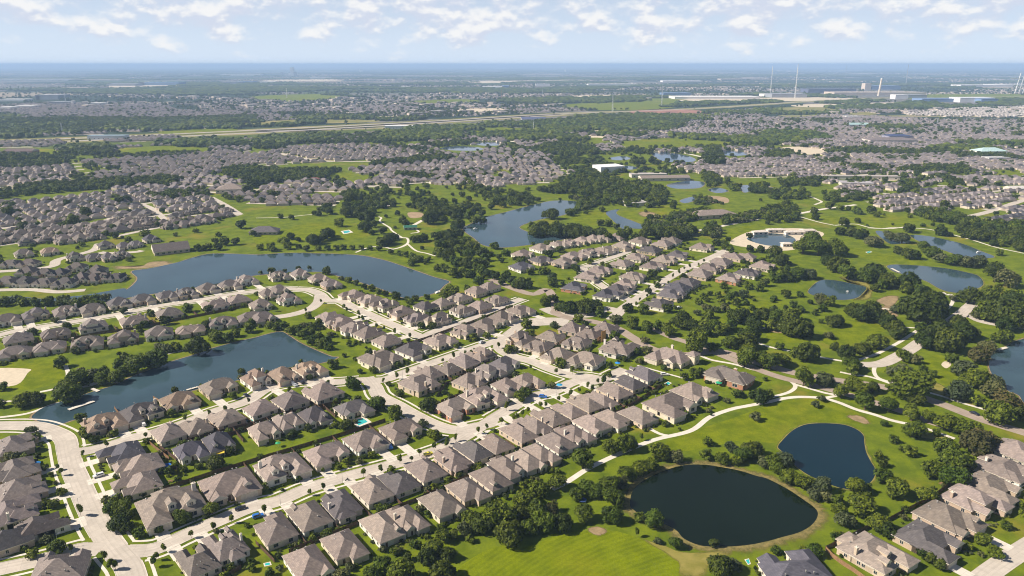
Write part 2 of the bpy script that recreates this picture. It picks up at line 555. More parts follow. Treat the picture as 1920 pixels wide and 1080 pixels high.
def soft_sheet(name, pts, z, m, inner=0.5):
    p = smooth_closed([Vector((v[0], v[1], 0)) for v in pts], 4)
    c = sum(p, Vector((0, 0, 0))) / len(p)
    n = len(p)
    rr = random.Random(n + int(c.x))
    v = [(q.x, q.y, z) for q in [c + (w - c) * rr.uniform(0.95, 1.18) for w in p]] + [(q.x, q.y, z) for q in [c + (w - c) * inner for w in p]] + [(c.x, c.y, z)]
    f = [(i, (i + 1) % n, n + (i + 1) % n, n + i) for i in range(n)] + [(n + i, n + (i + 1) % n, 2 * n) for i in range(n)]
    ar = sum(p[i - 1].x * p[i].y - p[i].x * p[i - 1].y for i in range(n))
    if ar < 0: f = [q[::-1] for q in f]
    me = mesh(name, v, f, m)
    at = me.attributes.new("edge", "FLOAT", "POINT")
    at.data.foreach_set("value", [0.0] * n + [1.0] * (n + 1))
    return setp(link(name, me), kind="structure")
def offset_line(line, d):
    """line shifted d metres to its right"""
    out = []
    for i, p in enumerate(line):
        a, b_ = line[max(i - 1, 0)], line[min(i + 1, len(line) - 1)]
        t = (b_ - a); t.z = 0
        t = t.normalized() if t.length > 1e-6 else Vector((1, 0, 0))
        out.append(Vector((p.x + t.y * d, p.y - t.x * d, p.z)))
    return out
def ribbon(name, line, w, z, m, h=0.0):
    L, Rr = offset_line(line, -w / 2), offset_line(line, w / 2)
    b_ = MB()
    n = len(line)
    if h <= 0:
        v = [(p.x, p.y, z) for p in L] + [(p.x, p.y, z) for p in Rr]
        b_.add(v, [(i, n + i, n + i + 1, i + 1) for i in range(n - 1)])
    else:
        v = [(p.x, p.y, z) for p in L] + [(p.x, p.y, z) for p in Rr] + [(p.x, p.y, z + h) for p in L] + [(p.x, p.y, z + h) for p in Rr]
        f = []
        for i in range(n - 1):
            f += [(2 * n + i, 3 * n + i, 3 * n + i + 1, 2 * n + i + 1), (n + i, n + i + 1, 3 * n + i + 1, 3 * n + i), (i + 1, i, 2 * n + i, 2 * n + i + 1)]
        b_.add(v, f)
    me = b_.mesh(name, m)
    run, q = [0.0], 0.0
    for i in range(1, n):
        q += (line[i] - line[i - 1]).length
        run.append(q)
    at = me.attributes.new("run", "FLOAT_VECTOR", "POINT")
    vec = []
    for k in range(len(me.vertices) // n):
        for i in range(n):
            vec += [run[i], (w / 2 if k % 2 else -w / 2), 0.0]
    at.data.foreach_set("vector", vec)
    o = link(name, me)
    return setp(o, kind="structure")
def in_poly(x, y, poly):
    c, j = False, len(poly) - 1
    for i in range(len(poly)):
        xi, yi, xj, yj = poly[i][0], poly[i][1], poly[j][0], poly[j][1]
        if (yi > y) != (yj > y) and x < (xj - xi) * (y - yi) / (yj - yi + 1e-12) + xi:
            c = not c
        j = i
    return c

EXT = 80000.0
b_ = MB()
xs = [-EXT, -20000, -6000, -2000, 0, 2000, 6000, 20000, EXT]
ys = [-3000, 0, 1000, 3000, 8000, 20000, 45000, EXT]
vv = [(x, y, 0.0) for y in ys for x in xs]
nx = len(xs)
b_.add(vv, [(j * nx + i, j * nx + i + 1, (j + 1) * nx + i + 1, (j + 1) * nx + i) for j in range(len(ys) - 1) for i in range(nx - 1)])
setp(link("ground", b_.mesh("ground", M["country"])), kind="structure")

# lakes and ponds: (name, material, shoreline width, shoreline material, outline)
LAKES = [
 ("round_pond", "water_dark", 6.0, "reed", "C885,545 905,440 970,375 1060,325 1200,270 1320,246 1450,246 1560,262 1700,288 1830,328 D0,352 150,430 270,510 350,570 374,620 335,690 240,750 100,790 C1920,818 1780,846 1600,860 1420,852 1290,800 1235,740 1140,690 1010,650 920,590"),
 ("kidney_pond", "water_blue", 1.6, "dry", "D75,110 H120,1050 190,985 280,945 400,934 560,944 660,978 715,1025 D722,80 736,150 770,220 806,285 790,350 740,395 640,430 560,422 470,395 300,320 190,240 110,150"),
 ("long_pond", "water", 2.0, "dry", "E240,880 330,815 510,757 690,700 850,650 1000,580 1130,530 1290,470 1450,422 1560,382 1700,342 1850,305 F0,290 100,262 190,248 250,278 330,330 440,382 560,432 612,442 500,480 280,510 60,552 E1780,612 1620,650 1480,680 1330,720 1150,770 980,820 760,880 560,908 430,950 330,935 262,905"),
 ("main_lake", "water", 2.5, "dry", "I540,418 600,410 700,375 755,335 772,302 742,265 850,248 1000,215 1080,190 1200,166 1440,172 J150,164 300,164 560,174 700,198 800,228 900,263 1000,298 1085,322 1060,345 1030,375 1000,390 850,418 740,378 600,332 470,295 370,270 200,274 40,285 I1420,292 1300,318 1180,345 1050,368 950,385 870,392 740,412 600,432"),
 ("channel", "water", 1.2, "dry", "I-60,409 140,411 230,420 340,413 480,399 600,378 700,362 700,390 580,425 480,430 400,424 240,438 100,436 -60,430"),
 ("island_lake", "water", 2.0, "dry", "868,430 882,420 902,411 922,404 947,398 980,389 1005,383 1032,377 1060,376 1085,379 1080,389 1060,402 1020,410 990,418 974,426 985,433 1002,438 1030,442 1062,441 1078,444 1045,451 1000,458 960,463 930,464 905,459 888,446"),
 ("creek", "water", 1.5, "dry", "O705,800 735,780 805,768 782,792 800,815 860,840 950,875 1010,905 960,916 880,912 830,915 790,885 745,842"),
 ("fountain_pond", "water", 1.5, "dry", "L225,382 258,340 310,314 400,320 480,338 552,356 530,392 498,416 430,427 350,422 270,405"),
 ("meadow_pond", "water", 1.8, "dry", "L670,236 720,228 850,234 1000,249 1100,268 1180,290 1212,330 1190,357 1100,386 1020,382 960,362 890,322 800,292 720,272 688,256"),
 ("trail_pond", "water", 1.8, "dry", "L800,62 900,68 1000,88 1100,113 1200,153 1275,185 1200,192 1110,187 1000,152 920,125 850,98"),
 ("slough", "water", 1.0, "dry", "L605,44 640,40 680,70 700,92 770,85 800,100 740,112 690,112 650,88"),
 ("east_lake", "water", 2.0, "dry", "H2100,280 1900,306 1830,330 1770,372 1700,392 1665,450 1660,520 1700,590 1780,640 1800,690 1880,725 1930,790 2100,900"),
 ("lagoon", "water", 0.0, "dry", "1400,448 1418,440 1440,437 1478,441 1492,452 1468,461 1432,459"),
 ("far_pond", "water_far", 2, "dry", "1222,287 1250,286 1280,290 1302,297 1300,303 1270,304 1240,301"),
 ("far_pond", "water_far", 2, "dry", "1144,296 1165,293 1185,296 1172,300 1150,300"),
 ("far_pond", "water_far", 2, "dry", "1354,286 1375,282 1410,288 1385,292 1360,291"),
 ("far_pond", "water_far", 2, "dry", "1252,346 1288,339 1320,342 1312,352 1275,354 1256,351"),
 ("far_pond", "water_far", 2, "dry", "1328,356 1345,352 1366,358 1345,362"),
 ("far_pond", "water_far", 2, "dry", "1388,350 1402,347 1410,356 1395,361"),
 ("far_pond", "water_far", 2, "dry", "1275,376 1298,369 1302,376 1284,381"),
 ("far_pond", "water_far", 2, "dry", "824,278 860,274 902,277 898,282 850,282"),
 ("far_pond", "water_far", 2, "dry", "1164,313 1180,311 1196,315 1180,318"),
 ("far_pond", "water_far", 2, "dry", "892,268 930,266 940,272 905,273"),
 ("silver_pond", "water_far", 2, "dry", "1420,251 1480,246 1526,251 1500,257 1460,263 1432,258"),
 ("far_pond", "water_far", 2, "dry", "I-20,418 -10,414 30,414 40,420 10,424"),
]
LAKE_POLYS = []
for name, wm, bank, bm_, s in LAKES:
    pts = smooth_closed(ground_pts(s), 5)
    LAKE_POLYS.append(pts)
    if bank > 0:
        ar = sum(pts[i - 1].x * pts[i].y - pts[i].x * pts[i - 1].y for i in range(len(pts)))
        ring = pts + [pts[0]]
        outer = offset_line(ring, bank if ar > 0 else -bank)
        inner = offset_line(ring, -0.4 if ar > 0 else 0.4)
        n = len(ring)
        q = MB()
        rnd = random.Random(len(name) * 31 + n)
        hh = [bank * (0.75 + 0.5 * rnd.random()) for _ in range(n)]
        hh[-1] = hh[0]
        outer = [ring[i] + (outer[i] - ring[i]) * (hh[i] / bank) for i in range(n)]
        q.add([(p.x, p.y, 0.010) for p in inner] + [(p.x, p.y, 0.012) for p in outer], [(i, i + 1, n + i + 1, n + i) for i in range(n - 1)])
        me = q.mesh("shore", M["soft_reed" if bm_ == "reed" else "soft_dry" if bank < 1.9 else "soft_dirt"])
        at = me.attributes.new("edge", "FLOAT", "POINT")
        at.data.foreach_set("value", [0.9] * n + [0.05] * n)
        setp(link("shore", me), kind="structure")
    sheet(name, pts, (0.02 if pts[0].length < 1500 else 0.06) + 0.003 * (len(LAKE_POLYS) % 7), M[wm], smooth=1)
def boxed(polys):
    return [(min(p[0] for p in L), max(p[0] for p in L), min(p[1] for p in L), max(p[1] for p in L), [(p[0], p[1]) for p in L]) for L in polys]
def in_any(x, y, bx):
    return any(a <= x <= b2 and c <= y <= d and in_poly(x, y, L) for a, b2, c, d, L in bx)
LAKE_BOX = boxed(LAKE_POLYS)
def in_water(p):
    return in_any(p[0], p[1], LAKE_BOX)

# grass fields, bare ground (name, material, outline)
FIELDS = [
 ("sports_lawn", "mown", "B1960,900 C0,880 150,850 330,780 520,740 760,740 930,790 1130,880 1270,960 1330,1100 1300,1300 -300,1300 B1480,1100 1530,1010 1700,900 1850,850"),
 ("mown_lawn", "lawn", "H0,800 200,760 420,760 620,830 800,930 740,940 560,930 400,925 260,935 130,1000 60,1080 C1750,60 1540,100 1330,140 1050,150 1200,60 1400,-20 1700,-120"),
 ("mown_lawn", "lawn", "H0,250 150,240 300,300 280,330 130,330 0,340"),
 ("mown_lawn", "lawn", "H570,140 700,160 800,120 880,190 880,240 800,270 690,320 520,350 420,330 420,260 560,200"),
 ("mown_lawn", "lawn", "G1500,190 1700,60 1900,10 H80,0 100,60 G1860,140 1700,180 1580,200"),
 ("park_lawn", "lawn", "H1150,480 1280,420 1400,480 1420,600 1330,650 1240,600 1180,540"),
 ("park_lawn", "lawn", "J0,60 150,30 450,10 480,50 440,80 300,100 100,110 0,110"),
 ("park_lawn", "lawn", "N350,880 550,870 760,890 860,960 700,1000 400,1010 200,960"),
 ("park_lawn", "lawn", "E0,480 200,460 460,460 500,520 490,600 330,660 120,690 -60,680"),
 ("park_lawn", "lawn", "O440,840 560,790 700,780 720,820 760,850 700,870 600,885"),
 ("park_lawn", "lawn", "O790,790 1000,770 1200,720 1400,760 1300,830 1120,880 960,860 830,820"),
 ("park_lawn", "lawn", "O1540,960 1700,905 1920,880 1700,980 1600,1000"),
 ("park_lawn", "lawn", "P300,820 600,830 800,800 1100,830 1110,870 900,910 650,900 450,870"),
 ("park_lawn", "lawn", "L400,130 520,140 700,180 880,210 860,235 700,225 520,190"),
 ("hay_field", "lawn", "M900,315 1200,295 1390,290 1600,315 1500,345 1300,360 1000,370 900,345"),
 ("hay_field", "lawn", "M220,305 400,320 520,345 400,358 250,345"),
 ("hay_field", "lawn", "N1570,180 1750,150 1920,160 O250,170 100,200 N1700,215 1580,205"),
 ("hay_field", "lawn", "N1480,125 1700,130 1720,145 1560,165"),
 ("hay_field", "lawn", "O810,260 1200,235 1600,250 1780,270 1500,300 1300,295 1050,310 830,300"),
 ("hay_field", "lawn", "N500,490 700,490 900,540 870,560 760,570 600,540"),
 ("hay_field", "lawn", "N1680,640 1800,630 1900,650 1760,680"),
 ("hay_field", "dry", "N330,110 600,90 900,100 880,115 500,125"),
 ("tan_field", "sand", "N820,85 950,72 1100,70 1180,82 1000,98 850,100"),
 ("hay_field", "lawn", "P110,80 300,60 520,65 560,85 350,100"),
 ("hay_field", "dry", "P580,50 750,40 830,55 650,68"),
 ("tan_field", "sand", "P100,310 250,300 440,325 400,360 220,350"),
 ("hay_field", "lawn", "P1720,480 1920,475 1920,520 1740,520"),
 ("tan_field", "sand", "O550,215 700,225 690,245 580,240"),
 ("hay_field", "lawn", "X1060,196 1220,188 1300,192 1240,204 1100,206"), ("hay_field", "lawn", "X480,180 620,176 640,184 560,190 480,188"), ("hay_field", "dry", "X1440,203 1560,200 1580,210 1460,214"),
 ("hay_field", "lawn", "X1180,186 1330,184 1420,188 1300,194"), ("hay_field", "dry", "X380,235 520,226 600,224 560,232 420,238"), ("hay_field", "lawn", "X1690,178 1900,176 1920,182 1760,190"), ("tan_field", "sand", "X860,205 940,203 950,208 880,212"),
 ("tan_field", "sand", "X0,205 90,198 130,201 40,210"), ("tan_field", "sand", "X1040,181 1160,178 1180,182 1060,186"), ("hay_field", "lawn", "X760,190 860,186 900,190 800,195"), ("tan_field", "sand", "X1100,246 1180,242 1200,248 1120,252"), ("hay_field", "lawn", "X100,238 200,234 240,240 130,246"),
 ("hay_field", "lawn", "X300,245 420,240 440,246 330,252"), ("tan_field", "sand", "X1290,186 1560,182 1580,187 1320,192"), ("tan_field", "sand", "X200,160 330,158 350,161 210,164"), ("hay_field", "lawn", "X600,290 700,284 730,292 640,298"), ("hay_field", "lawn", "X1040,262 1120,258 1140,266 1060,272"),
 ("tan_field", "sand", "X1500,196 1700,192 1720,197 1520,201"), ("hay_field", "lawn", "X240,318 300,312 340,318 270,326"), ("hay_field", "dry", "X1700,300 1800,296 1840,302 1740,307"), ("tan_field", "sand", "X500,150 620,148 640,151 520,153"), ("tan_field", "sand", "X880,152 1080,149 1100,152 900,156"),
 ("red_soil", "reddirt", "O880,40 1000,25 1300,22 1480,40 1480,62 1300,75 1090,70 900,55"),
 ("red_soil", "reddirt", "O1150,78 1350,80 1640,98 1640,108 1350,92"),
 ("bare_patch", "dirt", "L590,520 640,450 720,470 740,520 660,560"),
 ("bare_patch", "dirt", "L600,425 680,400 750,410 700,470 620,450"),
 ("bare_patch", "dirt", "H0,230 60,210 180,240 260,265 120,262 0,250"),
 ("bare_patch", "dirt", "H580,880 640,865 730,890 780,935 740,950 640,915"),
 ("bare_patch", "dirt", "C560,720 640,705 720,735 680,780 590,765"),
 ("bare_patch", "dry", "C930,790 1100,830 1250,890 1480,900 1700,880 1450,1100 1250,1100 1230,980"),
 ("bare_patch", "dry", "H1150,600 1300,640 1400,720 1620,800 1560,820 1300,740 1180,690"),
 ("bare_patch", "dry", "H1020,960 1200,1000 1420,1050 1350,1075 1150,1050 1000,1000"),
 ("bare_patch", "dry", "L380,290 560,320 600,380 560,430 470,440 560,400 560,350"),
 ("sand_court", "sand", "E-100,530 212,526 205,560 120,648 -100,650"),
 ("beach", "sand", "1368,456 1400,436 1440,430 1500,428 1543,436 1535,446 1500,452 1500,464 1470,470 1420,466"),
 ("beach", "sand", "O850,615 960,605 1020,625 960,640 880,640"),
 ("bare_patch", "dirt", "I600,240 780,240 850,210 960,205 1010,225 840,250 640,258"),
 ("bare_lot", "dirt", "N1140,795 1240,795 1250,825 1160,835"),
 ("bare_lot", "sand", "P350,500 700,520 980,545 900,555 600,545 380,520"),
 ("bare_lot", "dirt", "O1440,670 1600,680 1620,720 1480,720"),
 ("bare_lot", "sand", "P1390,255 1700,260 1920,270 1920,290 1600,275"),
 ("gravel_spot", "sand", "H1300,495 1325,470 1365,480 1372,500 1335,522"),
 ("bare_patch", "dirt", "O930,800 1010,780 1080,800 1100,830 1000,830"),
]
FIELD_POLYS = []
for k, (name, fm, s) in enumerate(FIELDS):
    pts = ground_pts(s)
    FIELD_POLYS.append(pts)
    if name == "bare_patch":
        soft_sheet(name, pts, 0.007 + 0.00005 * k, M["soft_dry" if fm == "dry" else "soft_dirt"])
        continue
    sheet(name, pts, 0.004 + 0.00005 * k if pts[0].length < 1500 else 0.05 + 0.002 * k, M[fm])

# streets: (name, width, material, sidewalk offset or 0, centre line)
STREETS = {
 "diagonal_street": (8.2, "road", 1, "A900,900 1150,880 1400,770 1700,640 1900,560 B160,520 400,420 700,330 1000,250 1300,160 1500,70 G100,760 300,700 480,620 640,620 780,560 850,530"),
 "left_avenue": (9.5, "road", 1, "A1010,1150 960,1000 860,880 740,700 660,540 600,400 540,260 510,140 485,50 E400,1000 280,962 120,952 -150,958"),
 "cross_lane": (8.2, "road", 1, "A760,880 600,880 420,930 200,985 -100,1050"),
 "pond_street": (8.0, "road", 1, "A520,150 660,140 850,90 1000,40 E1100,1020 1350,945 1600,850 1850,770 F100,670 350,625 600,625 800,610 950,610 1100,560 1300,490 1500,420 1700,350 1850,300 G20,230 120,180"),
 "curved_lane": (8.6, "road", 1, "F830,590 890,660 930,730 1060,800 1200,880 1350,950 1500,985 1700,950 1800,920"),
 "north_lane": (8.6, "road", 1, "F1280,300 1190,270 1080,220 960,170 840,115 720,60 640,20 J400,430 360,395 300,372 220,366"),
 "loop_lane": (9.0, "road", 0, "J360,400 350,440 300,480 200,510 100,525"),
 "upper_lane": (8.0, "road", 1, "F1250,290 1360,240 1550,180 1750,100 1920,30 K60,420"),
 "west_street": (8.0, "road", 1, "I-60,640 100,600 300,568 640,512 900,460 1100,432 1300,395 1440,378 J100,362 220,366"),
 "inner_lane": (8.4, "road", 1, "F1850,310 1830,370 G0,430 150,470 300,530 460,580 560,585 640,600"),
 "hub": (17, "road", 0, "G-20,210 120,180 300,170 420,180"),
 "hub_road": (10, "road", 0, "G240,70 330,110 450,125 600,120 700,75 780,90"),
 "boulevard": (8.0, "tarmac", 0, "K-120,310 0,360 120,395 200,370 250,470 G330,110 450,150 600,170 780,220 900,290 1060,380 1300,420 1560,395 1800,470 H40,512 190,555 500,610 830,655 1060,712 1300,790 1600,905 1920,1005 2200,1090"),
 "boulevard_south": (6.5, "tarmac", 0, "G1040,215 1200,290 1380,350 H0,560 300,640 600,720 900,810 1100,880 1300,950 1560,1010"),
 "avenue_spur": (9.0, "road", 0, "K560,540 620,480 690,430 760,385 870,310 1000,240 1140,180 1220,140"),
 "estate_lane": (7.5, "road", 1, "K700,440 600,400 480,330 400,250 430,235 560,190 700,140"),
 "park_road": (9.0, "road", 0, "H690,495 840,490 960,440 1060,385 1130,335 1250,255 1340,190 1440,120 1510,60 1570,10 L1160,430 1210,405"),
 "park_road_east": (8.0, "road", 0, "H1400,140 1500,125 1600,170 1760,200 1920,218 2100,240"),
 "court_road": (8.0, "road", 0, "D2060,790 1900,890 1720,1010 1600,1100 1450,1220"),
}
STREET_LINES = {}
WALKS = []
zc = 0.030
for nm, (w, mt, sw, s) in STREETS.items():
    line = smooth_open(ground_pts(s), 6)
    STREET_LINES[nm] = (line, w)
    zc += 0.002
    ribbon("road", line, w, zc, M[mt])
    if sw:
        for sgn in (-1, 1):
            WALKS.append((nm, offset_line(line, sgn * (w / 2 + 2.5)), 1.25))
_hash = {"n": -1}
def near_street(p, d, skip=None):
    """distance test against every street's centre line"""
    if _hash["n"] != len(STREET_LINES):
        _hash["n"] = len(STREET_LINES)
        cells = _hash["c"] = {}
        for nm, (line, w) in STREET_LINES.items():
            for a, e in zip(line, line[1:]):
                k = max(1, int((e - a).length / 3.0))
                for i in range(k):
                    if a.length > 12000: break
                    q = a + (e - a) * (i / k)
                    cells.setdefault((int(q.x // 24), int(q.y // 24)), []).append((q.x, q.y, w / 2, nm))
    cx, cy = int(p.x // 24), int(p.y // 24)
    k = int((13 + d) // 24) + 1
    for ix in range(cx - k, cx + k + 1):
        for iy in range(cy - k, cy + k + 1):
            for (x, y, hw, nm) in _hash["c"].get((ix, iy), ()):
                if nm != skip and (x - p.x) ** 2 + (y - p.y) ** 2 < (hw + d) ** 2:
                    return True
    return False
zc = 0.085
for nm, line, w in WALKS:       # sidewalks break off where another street crosses
    run = []
    kerb = []
    for p in line + [None]:
        if p is not None and not near_street(p, 0.6, nm):
            run.append(p)
        else:
            if len(run) > 2:
                zc += 0.0005
                ribbon("sidewalk", run, w, zc, M["walk"])
            run = []
for nm, (line, w) in STREET_LINES.items():
    if STREETS[nm][2] == 0: continue
    for sgn in (-1, 1):
        run = []
        for p in offset_line(line, sgn * (w / 2 + 0.1)) + [None]:
            if p is not None and not near_street(p, 0.3, nm):
                run.append(p)
            else:
                if len(run) > 2:
                    ribbon("kerb", run, 0.2, 0.0, M["walk"], 0.13)
                run = []
# footpaths
PATHS = [(3.0, "C300,430 420,370 560,280 700,210 880,130 1080,55 1340,-10 G1480,890 1640,830 1760,805 H0,775 120,748 240,737 400,745 520,775 660,830 800,870 920,910 1040,938"),
 (2.4, "H1040,938 1140,960 1260,1000 1400,1050"),
 (2.4, "H-60,760 60,730 160,700 205,660 170,620 80,580 0,560 G1800,530 1660,490 1500,460 1420,430"),
 (2.4, "H190,640 300,670 420,705 510,725 420,745"),
 (2.4, "H-80,330 0,358 120,385 230,402 400,440 570,470 690,492"),
 (2.6, "H640,470 740,440 820,412 960,340 1090,258 1200,180 1290,115 1360,60 1385,20 1375,-30 L1005,398 985,385"),
 (2.4, "H800,510 795,545 815,585 870,612 950,632"),
 (2.2, "H540,550 640,570 760,585 900,630 1000,665"),
 (2.2, "H1190,700 1300,730 1450,780 1620,830 1760,880"),
 (2.2, "H840,70 950,85 1050,100 1140,118 1240,135"),
 (2.2, "H1020,215 1080,218 1140,222"),
 (2.2, "H-40,225 60,200 110,190"),
 (2.4, "L0,580 60,570"),
 (2.4, "L1400,350 1330,320 1280,300"),
 (2.6, "L700,20 860,25 960,40 1040,60 1150,90 1280,130 1440,165"),
 (2.6, "L560,22 640,25 700,20"),
 (2.6, "P500,890 650,880 760,905 900,915 1000,905 1100,890"),
 (2.6, "P240,825 380,865 500,890"),
 (6.0, "O1340,940 1500,910 1750,860 1920,830 P240,800 400,770 660,735"),
 (3.5, "P0,600 150,625 280,660 380,700 400,715 350,735"),
 (2.4, "N1060,985 1130,985 1140,1020 1100,1050 1000,1075 980,1080"),
 (2.4, "J560,160 640,130 720,130 780,140 850,110 850,80 820,75 N1020,930 1000,905 930,860 940,835 920,825"),
 (2.4, "J850,110 900,150 960,165 1010,180"),
 (2.0, "N0,835 200,830 350,815 500,800"),
 (2.2, "E-40,895 200,862 380,800 500,765"),
 (2.0, "E-40,775 60,770 110,765"),
 (2.4, "E300,700 390,682 480,660 640,660 740,630"),
 (2.4, "E490,500 510,560 495,620"),
 (1.6, "E1260,415 1410,378"),
 (2.0, "E620,660 760,620 900,630"),
 (5.0, "N840,760 930,750 1020,740"),
 (5.0, "N1180,890 1260,845"),
 (2.4, "N1160,950 1220,940 1200,920"),
 (9.0, "N1570,240 1700,238 1850,245 1920,260 O110,275"),
 (9.0, "O760,310 900,312 1050,320 1200,330 1350,360 1450,385 1460,405 1410,430"),
 (2.2, "G980,945 1100,1010 1180,1030"),
 (1.6, "G940,500 1100,545 1280,595"),
]
for k, (w, s) in enumerate(PATHS):
    ribbon("path", smooth_open(ground_pts(s), 6), w, 0.014 + 0.0004 * k, M["walk"])
# the highway and other far roads
FARROADS = [(26, "X-60,266 150,259 480,244 640,236 800,228 960,218 1060,213 1140,210"), (26, "X-60,271 150,264 480,249 640,240 800,231 960,221 1060,215"),
 (22, "X1140,210 1260,206 1400,198 1500,191 1570,186 1700,183 1990,180"),
 (14, "X480,246 620,243 760,238"), (16, "P100,70 1920,72"), (12, "N180,350 260,370 420,400 560,410"), (8, "M1060,730 1150,770 1230,840 1250,850"),
 (9, "M1580,680 1700,745 1800,810"), (8, "M0,915 300,890 560,890 760,860 850,830"), (7, "M1400,820 1700,800 1800,815"), (8, "M470,560 600,540 700,500"), (8, "M870,975 1000,945 1200,905"),
 (10, "P1270,590 1500,610 1700,650 1920,665"), (10, "P1480,830 1650,790 1800,740 1920,700"), (9, "P860,650 1000,660 1100,640"),
 (9, "I-40,270 180,255 300,235 330,200 520,150 560,110"), (8, "I-20,372 180,370 330,383 480,372"), (8, "I560,160 620,165 760,158 800,150"), (10, "P700,520 1000,540 1300,520"),]
for k, (w, s) in enumerate(FARROADS):
    ln = smooth_open(ground_pts(s), 5)
    ribbon("road", ln, w, 0.05 + 0.006 * k if ln[0].length < 1500 else 0.16 + 0.01 * k, M["highway" if w > 12 else "road"])
    STREET_LINES["far_%d" % k] = (ln, w)

# corridors kept open: the highway's verges, and the ground before the sheds and towers of the plain
HWY = set()
for w, s in FARROADS:
    if w < 12: continue
    ln = smooth_open(ground_pts(s), 5)
    ribbon("verge", ln, w + 70, 0.10, M["dry"])
    for p, q in zip(ln, ln[1:]):
        n = max(1, int((q - p).length / 20))
        for i in range(n):
            r_ = p + (q - p) * (i / n)
            HWY.add((int(r_.x // 40), int(r_.y // 40)))
def before_highway(x, y):
    """on the highway or so close before it that a tree would hide it"""
    for k in (0.985, 1.0, 1.012, 1.024, 1.036, 1.048, 1.06):
        cx, cy = int(x * k // 40), int(y * k // 40)
        if any((cx + i, cy + j) in HWY for i in (-1, 0, 1) for j in (-1, 0, 1)):
            return True
    return False
WHT, BLU, GRY, TAN = (0.72, 0.70, 0.68), (0.16, 0.24, 0.40), (0.30, 0.31, 0.34), (0.55, 0.46, 0.38)
BLOCKS = [
 (548, 143, 5.5, 15, 60, WHT, "tall white tower block on the horizon left of centre", "tower_block"), (553, 143, 4, 7, 60, GRY, "lower grey block beside the tall tower", "tower_block"), (528, 141, 3, 5, 50, GRY, "short grey tower left of the tall one", "tower_block"), (543, 143, 3, 5, 50, WHT, "low white block at the tower's foot", "tower_block"),
 (298, 160, 66, 5, 160, BLU, "long blue-roofed warehouse on the left plain", "warehouse", (0.25, 0.42, 0.62)), (266, 160, 9, 5, 160, WHT, "white gabled bays at the blue warehouse's end"), (227, 161, 46, 3.2, 140, GRY, "grey warehouse left of the blue one"), (88, 187, 36, 7, 110, GRY, "dark grey works building at the far left"), (72, 187, 5, 7, 100, WHT, "white block at the grey works' end"),
 (178, 198, 18, 4, 60, WHT, "white-roofed hall in the left town"), (136, 196, 3, 6, 20, WHT, "small white tower in the left town", "tower_block"), (430, 157, 30, 3, 140, GRY, "low grey shed row left of centre"), (500, 156, 24, 2.5, 120, WHT, "white shed row below the tall tower"), (460, 156, 26, 3, 140, BLU, "blue-roofed sheds left of centre"), (675, 135, 3, 4, 60, WHT, "pair of small white silos on the horizon", "silo"), (679, 135, 2.5, 3.6, 60, WHT, "right-hand silo of the horizon pair", "silo"),
 (760, 165, 16, 2.5, 90, WHT, "white buildings in the middle plain"), (925, 165, 40, 2.5, 120, WHT, "long white sheds right of centre"), (948, 165, 12, 4, 120, BLU, "blue block at the long white sheds' end"), (1018, 161, 26, 3, 120, WHT, "white sheds on the centre right plain"), (1060, 135, 2, 4, 60, WHT, "lone white tower on the horizon right of centre", "tower_block"), (1150, 160, 90, 2.2, 150, WHT, "very long white shed strip right of centre"), (1280, 154, 70, 2.5, 150, WHT, "white shed strip behind the masts"), (1400, 150, 90, 2, 150, TAN, "tan sheds on the right horizon"),
 (1345, 186, 150, 4, 160, WHT, "huge pale distribution shed on the right plain"), (1270, 179, 50, 4, 120, BLU, "row of dark blue bays beside the pale shed"), (1480, 183, 60, 6, 120, GRY, "grey hall right of the masts"), (1455, 181, 40, 4, 100, WHT, "white hall below the masts"), (1560, 174, 80, 6, 140, (0.10, 0.11, 0.18), "dark works hall left of the chimney"), (1650, 178, 150, 4, 160, TAN, "long tan works strip below the chimney"),
 (1627, 168, 10, 10, 60, TAN, "square tan tower block near the chimney", "tower_block"), (1662, 168, 46, 6, 120, BLU, "blue-grey hall behind the chimney"), (1690, 186, 20, 7, 60, WHT, "white plant building right of the chimney"), (1720, 184, 30, 5, 80, GRY, "grey plant hall right of the chimney"), (1832, 192, 54, 7, 100, WHT, "pale hall with slanted blue end at the right", "warehouse", (0.7, 0.7, 0.72)), (1855, 193, 26, 6, 90, BLU, "deep blue roofed hall at the right"), (1770, 191, 70, 5, 100, BLU, "row of dark blue works roofs at the right"), (1850, 163, 80, 3, 150, WHT, "white sheds before the right-hand goal-shaped frame"), (1900, 162, 60, 3, 150, WHT, "white shed strip at the right horizon"),
 (1540, 134, 140, 1.2, 200, WHT, "pale strip of sheds under the right horizon"), (60, 151, 120, 2, 200, WHT, "pale sheds along the left plain"), (180, 151, 70, 1.6, 160, TAN, "tan sheds along the left plain"), (450, 142, 70, 2, 160, WHT, "white sheds under the left horizon"), (600, 147, 34, 2, 160, WHT, "white strip right of the tall tower"),
 (20, 190, 40, 3, 80, WHT, "white roofs at the far left edge"), (45, 203, 26, 4, 60, WHT, "white works at the left town's edge"), (6, 206, 20, 4, 60, WHT, "white shed at the left edge town"), (110, 196, 30, 4, 60, GRY, "grey works hall in the left town"), (250, 165, 40, 1.6, 100, TAN, "tan shed below the blue warehouse"), (140, 166, 44, 1.6, 100, TAN, "tan strip left of the warehouses"), (1600, 222, 24, 3.5, 30, WHT, "white sheds at the eastern village"), (1190, 236, 4, 3, 20, WHT, "white hut by the eastern fields") ,
]

OPEN = []
for bl in BLOCKS:
    p, q = G(bl[0] - bl[2] / 2 - 1, bl[1]), G(bl[0] + bl[2] / 2 + 1, bl[1])
    OPEN.append((math.atan2(p.x, p.y), math.atan2(q.x, q.y), min(p.length, q.length)))
def before_block(x, y):
    a, d = math.atan2(x, y), math.hypot(x, y)
    return any(a0 < a < a1 and D * 0.925 < d < D + 220 for a0, a1, D in OPEN)

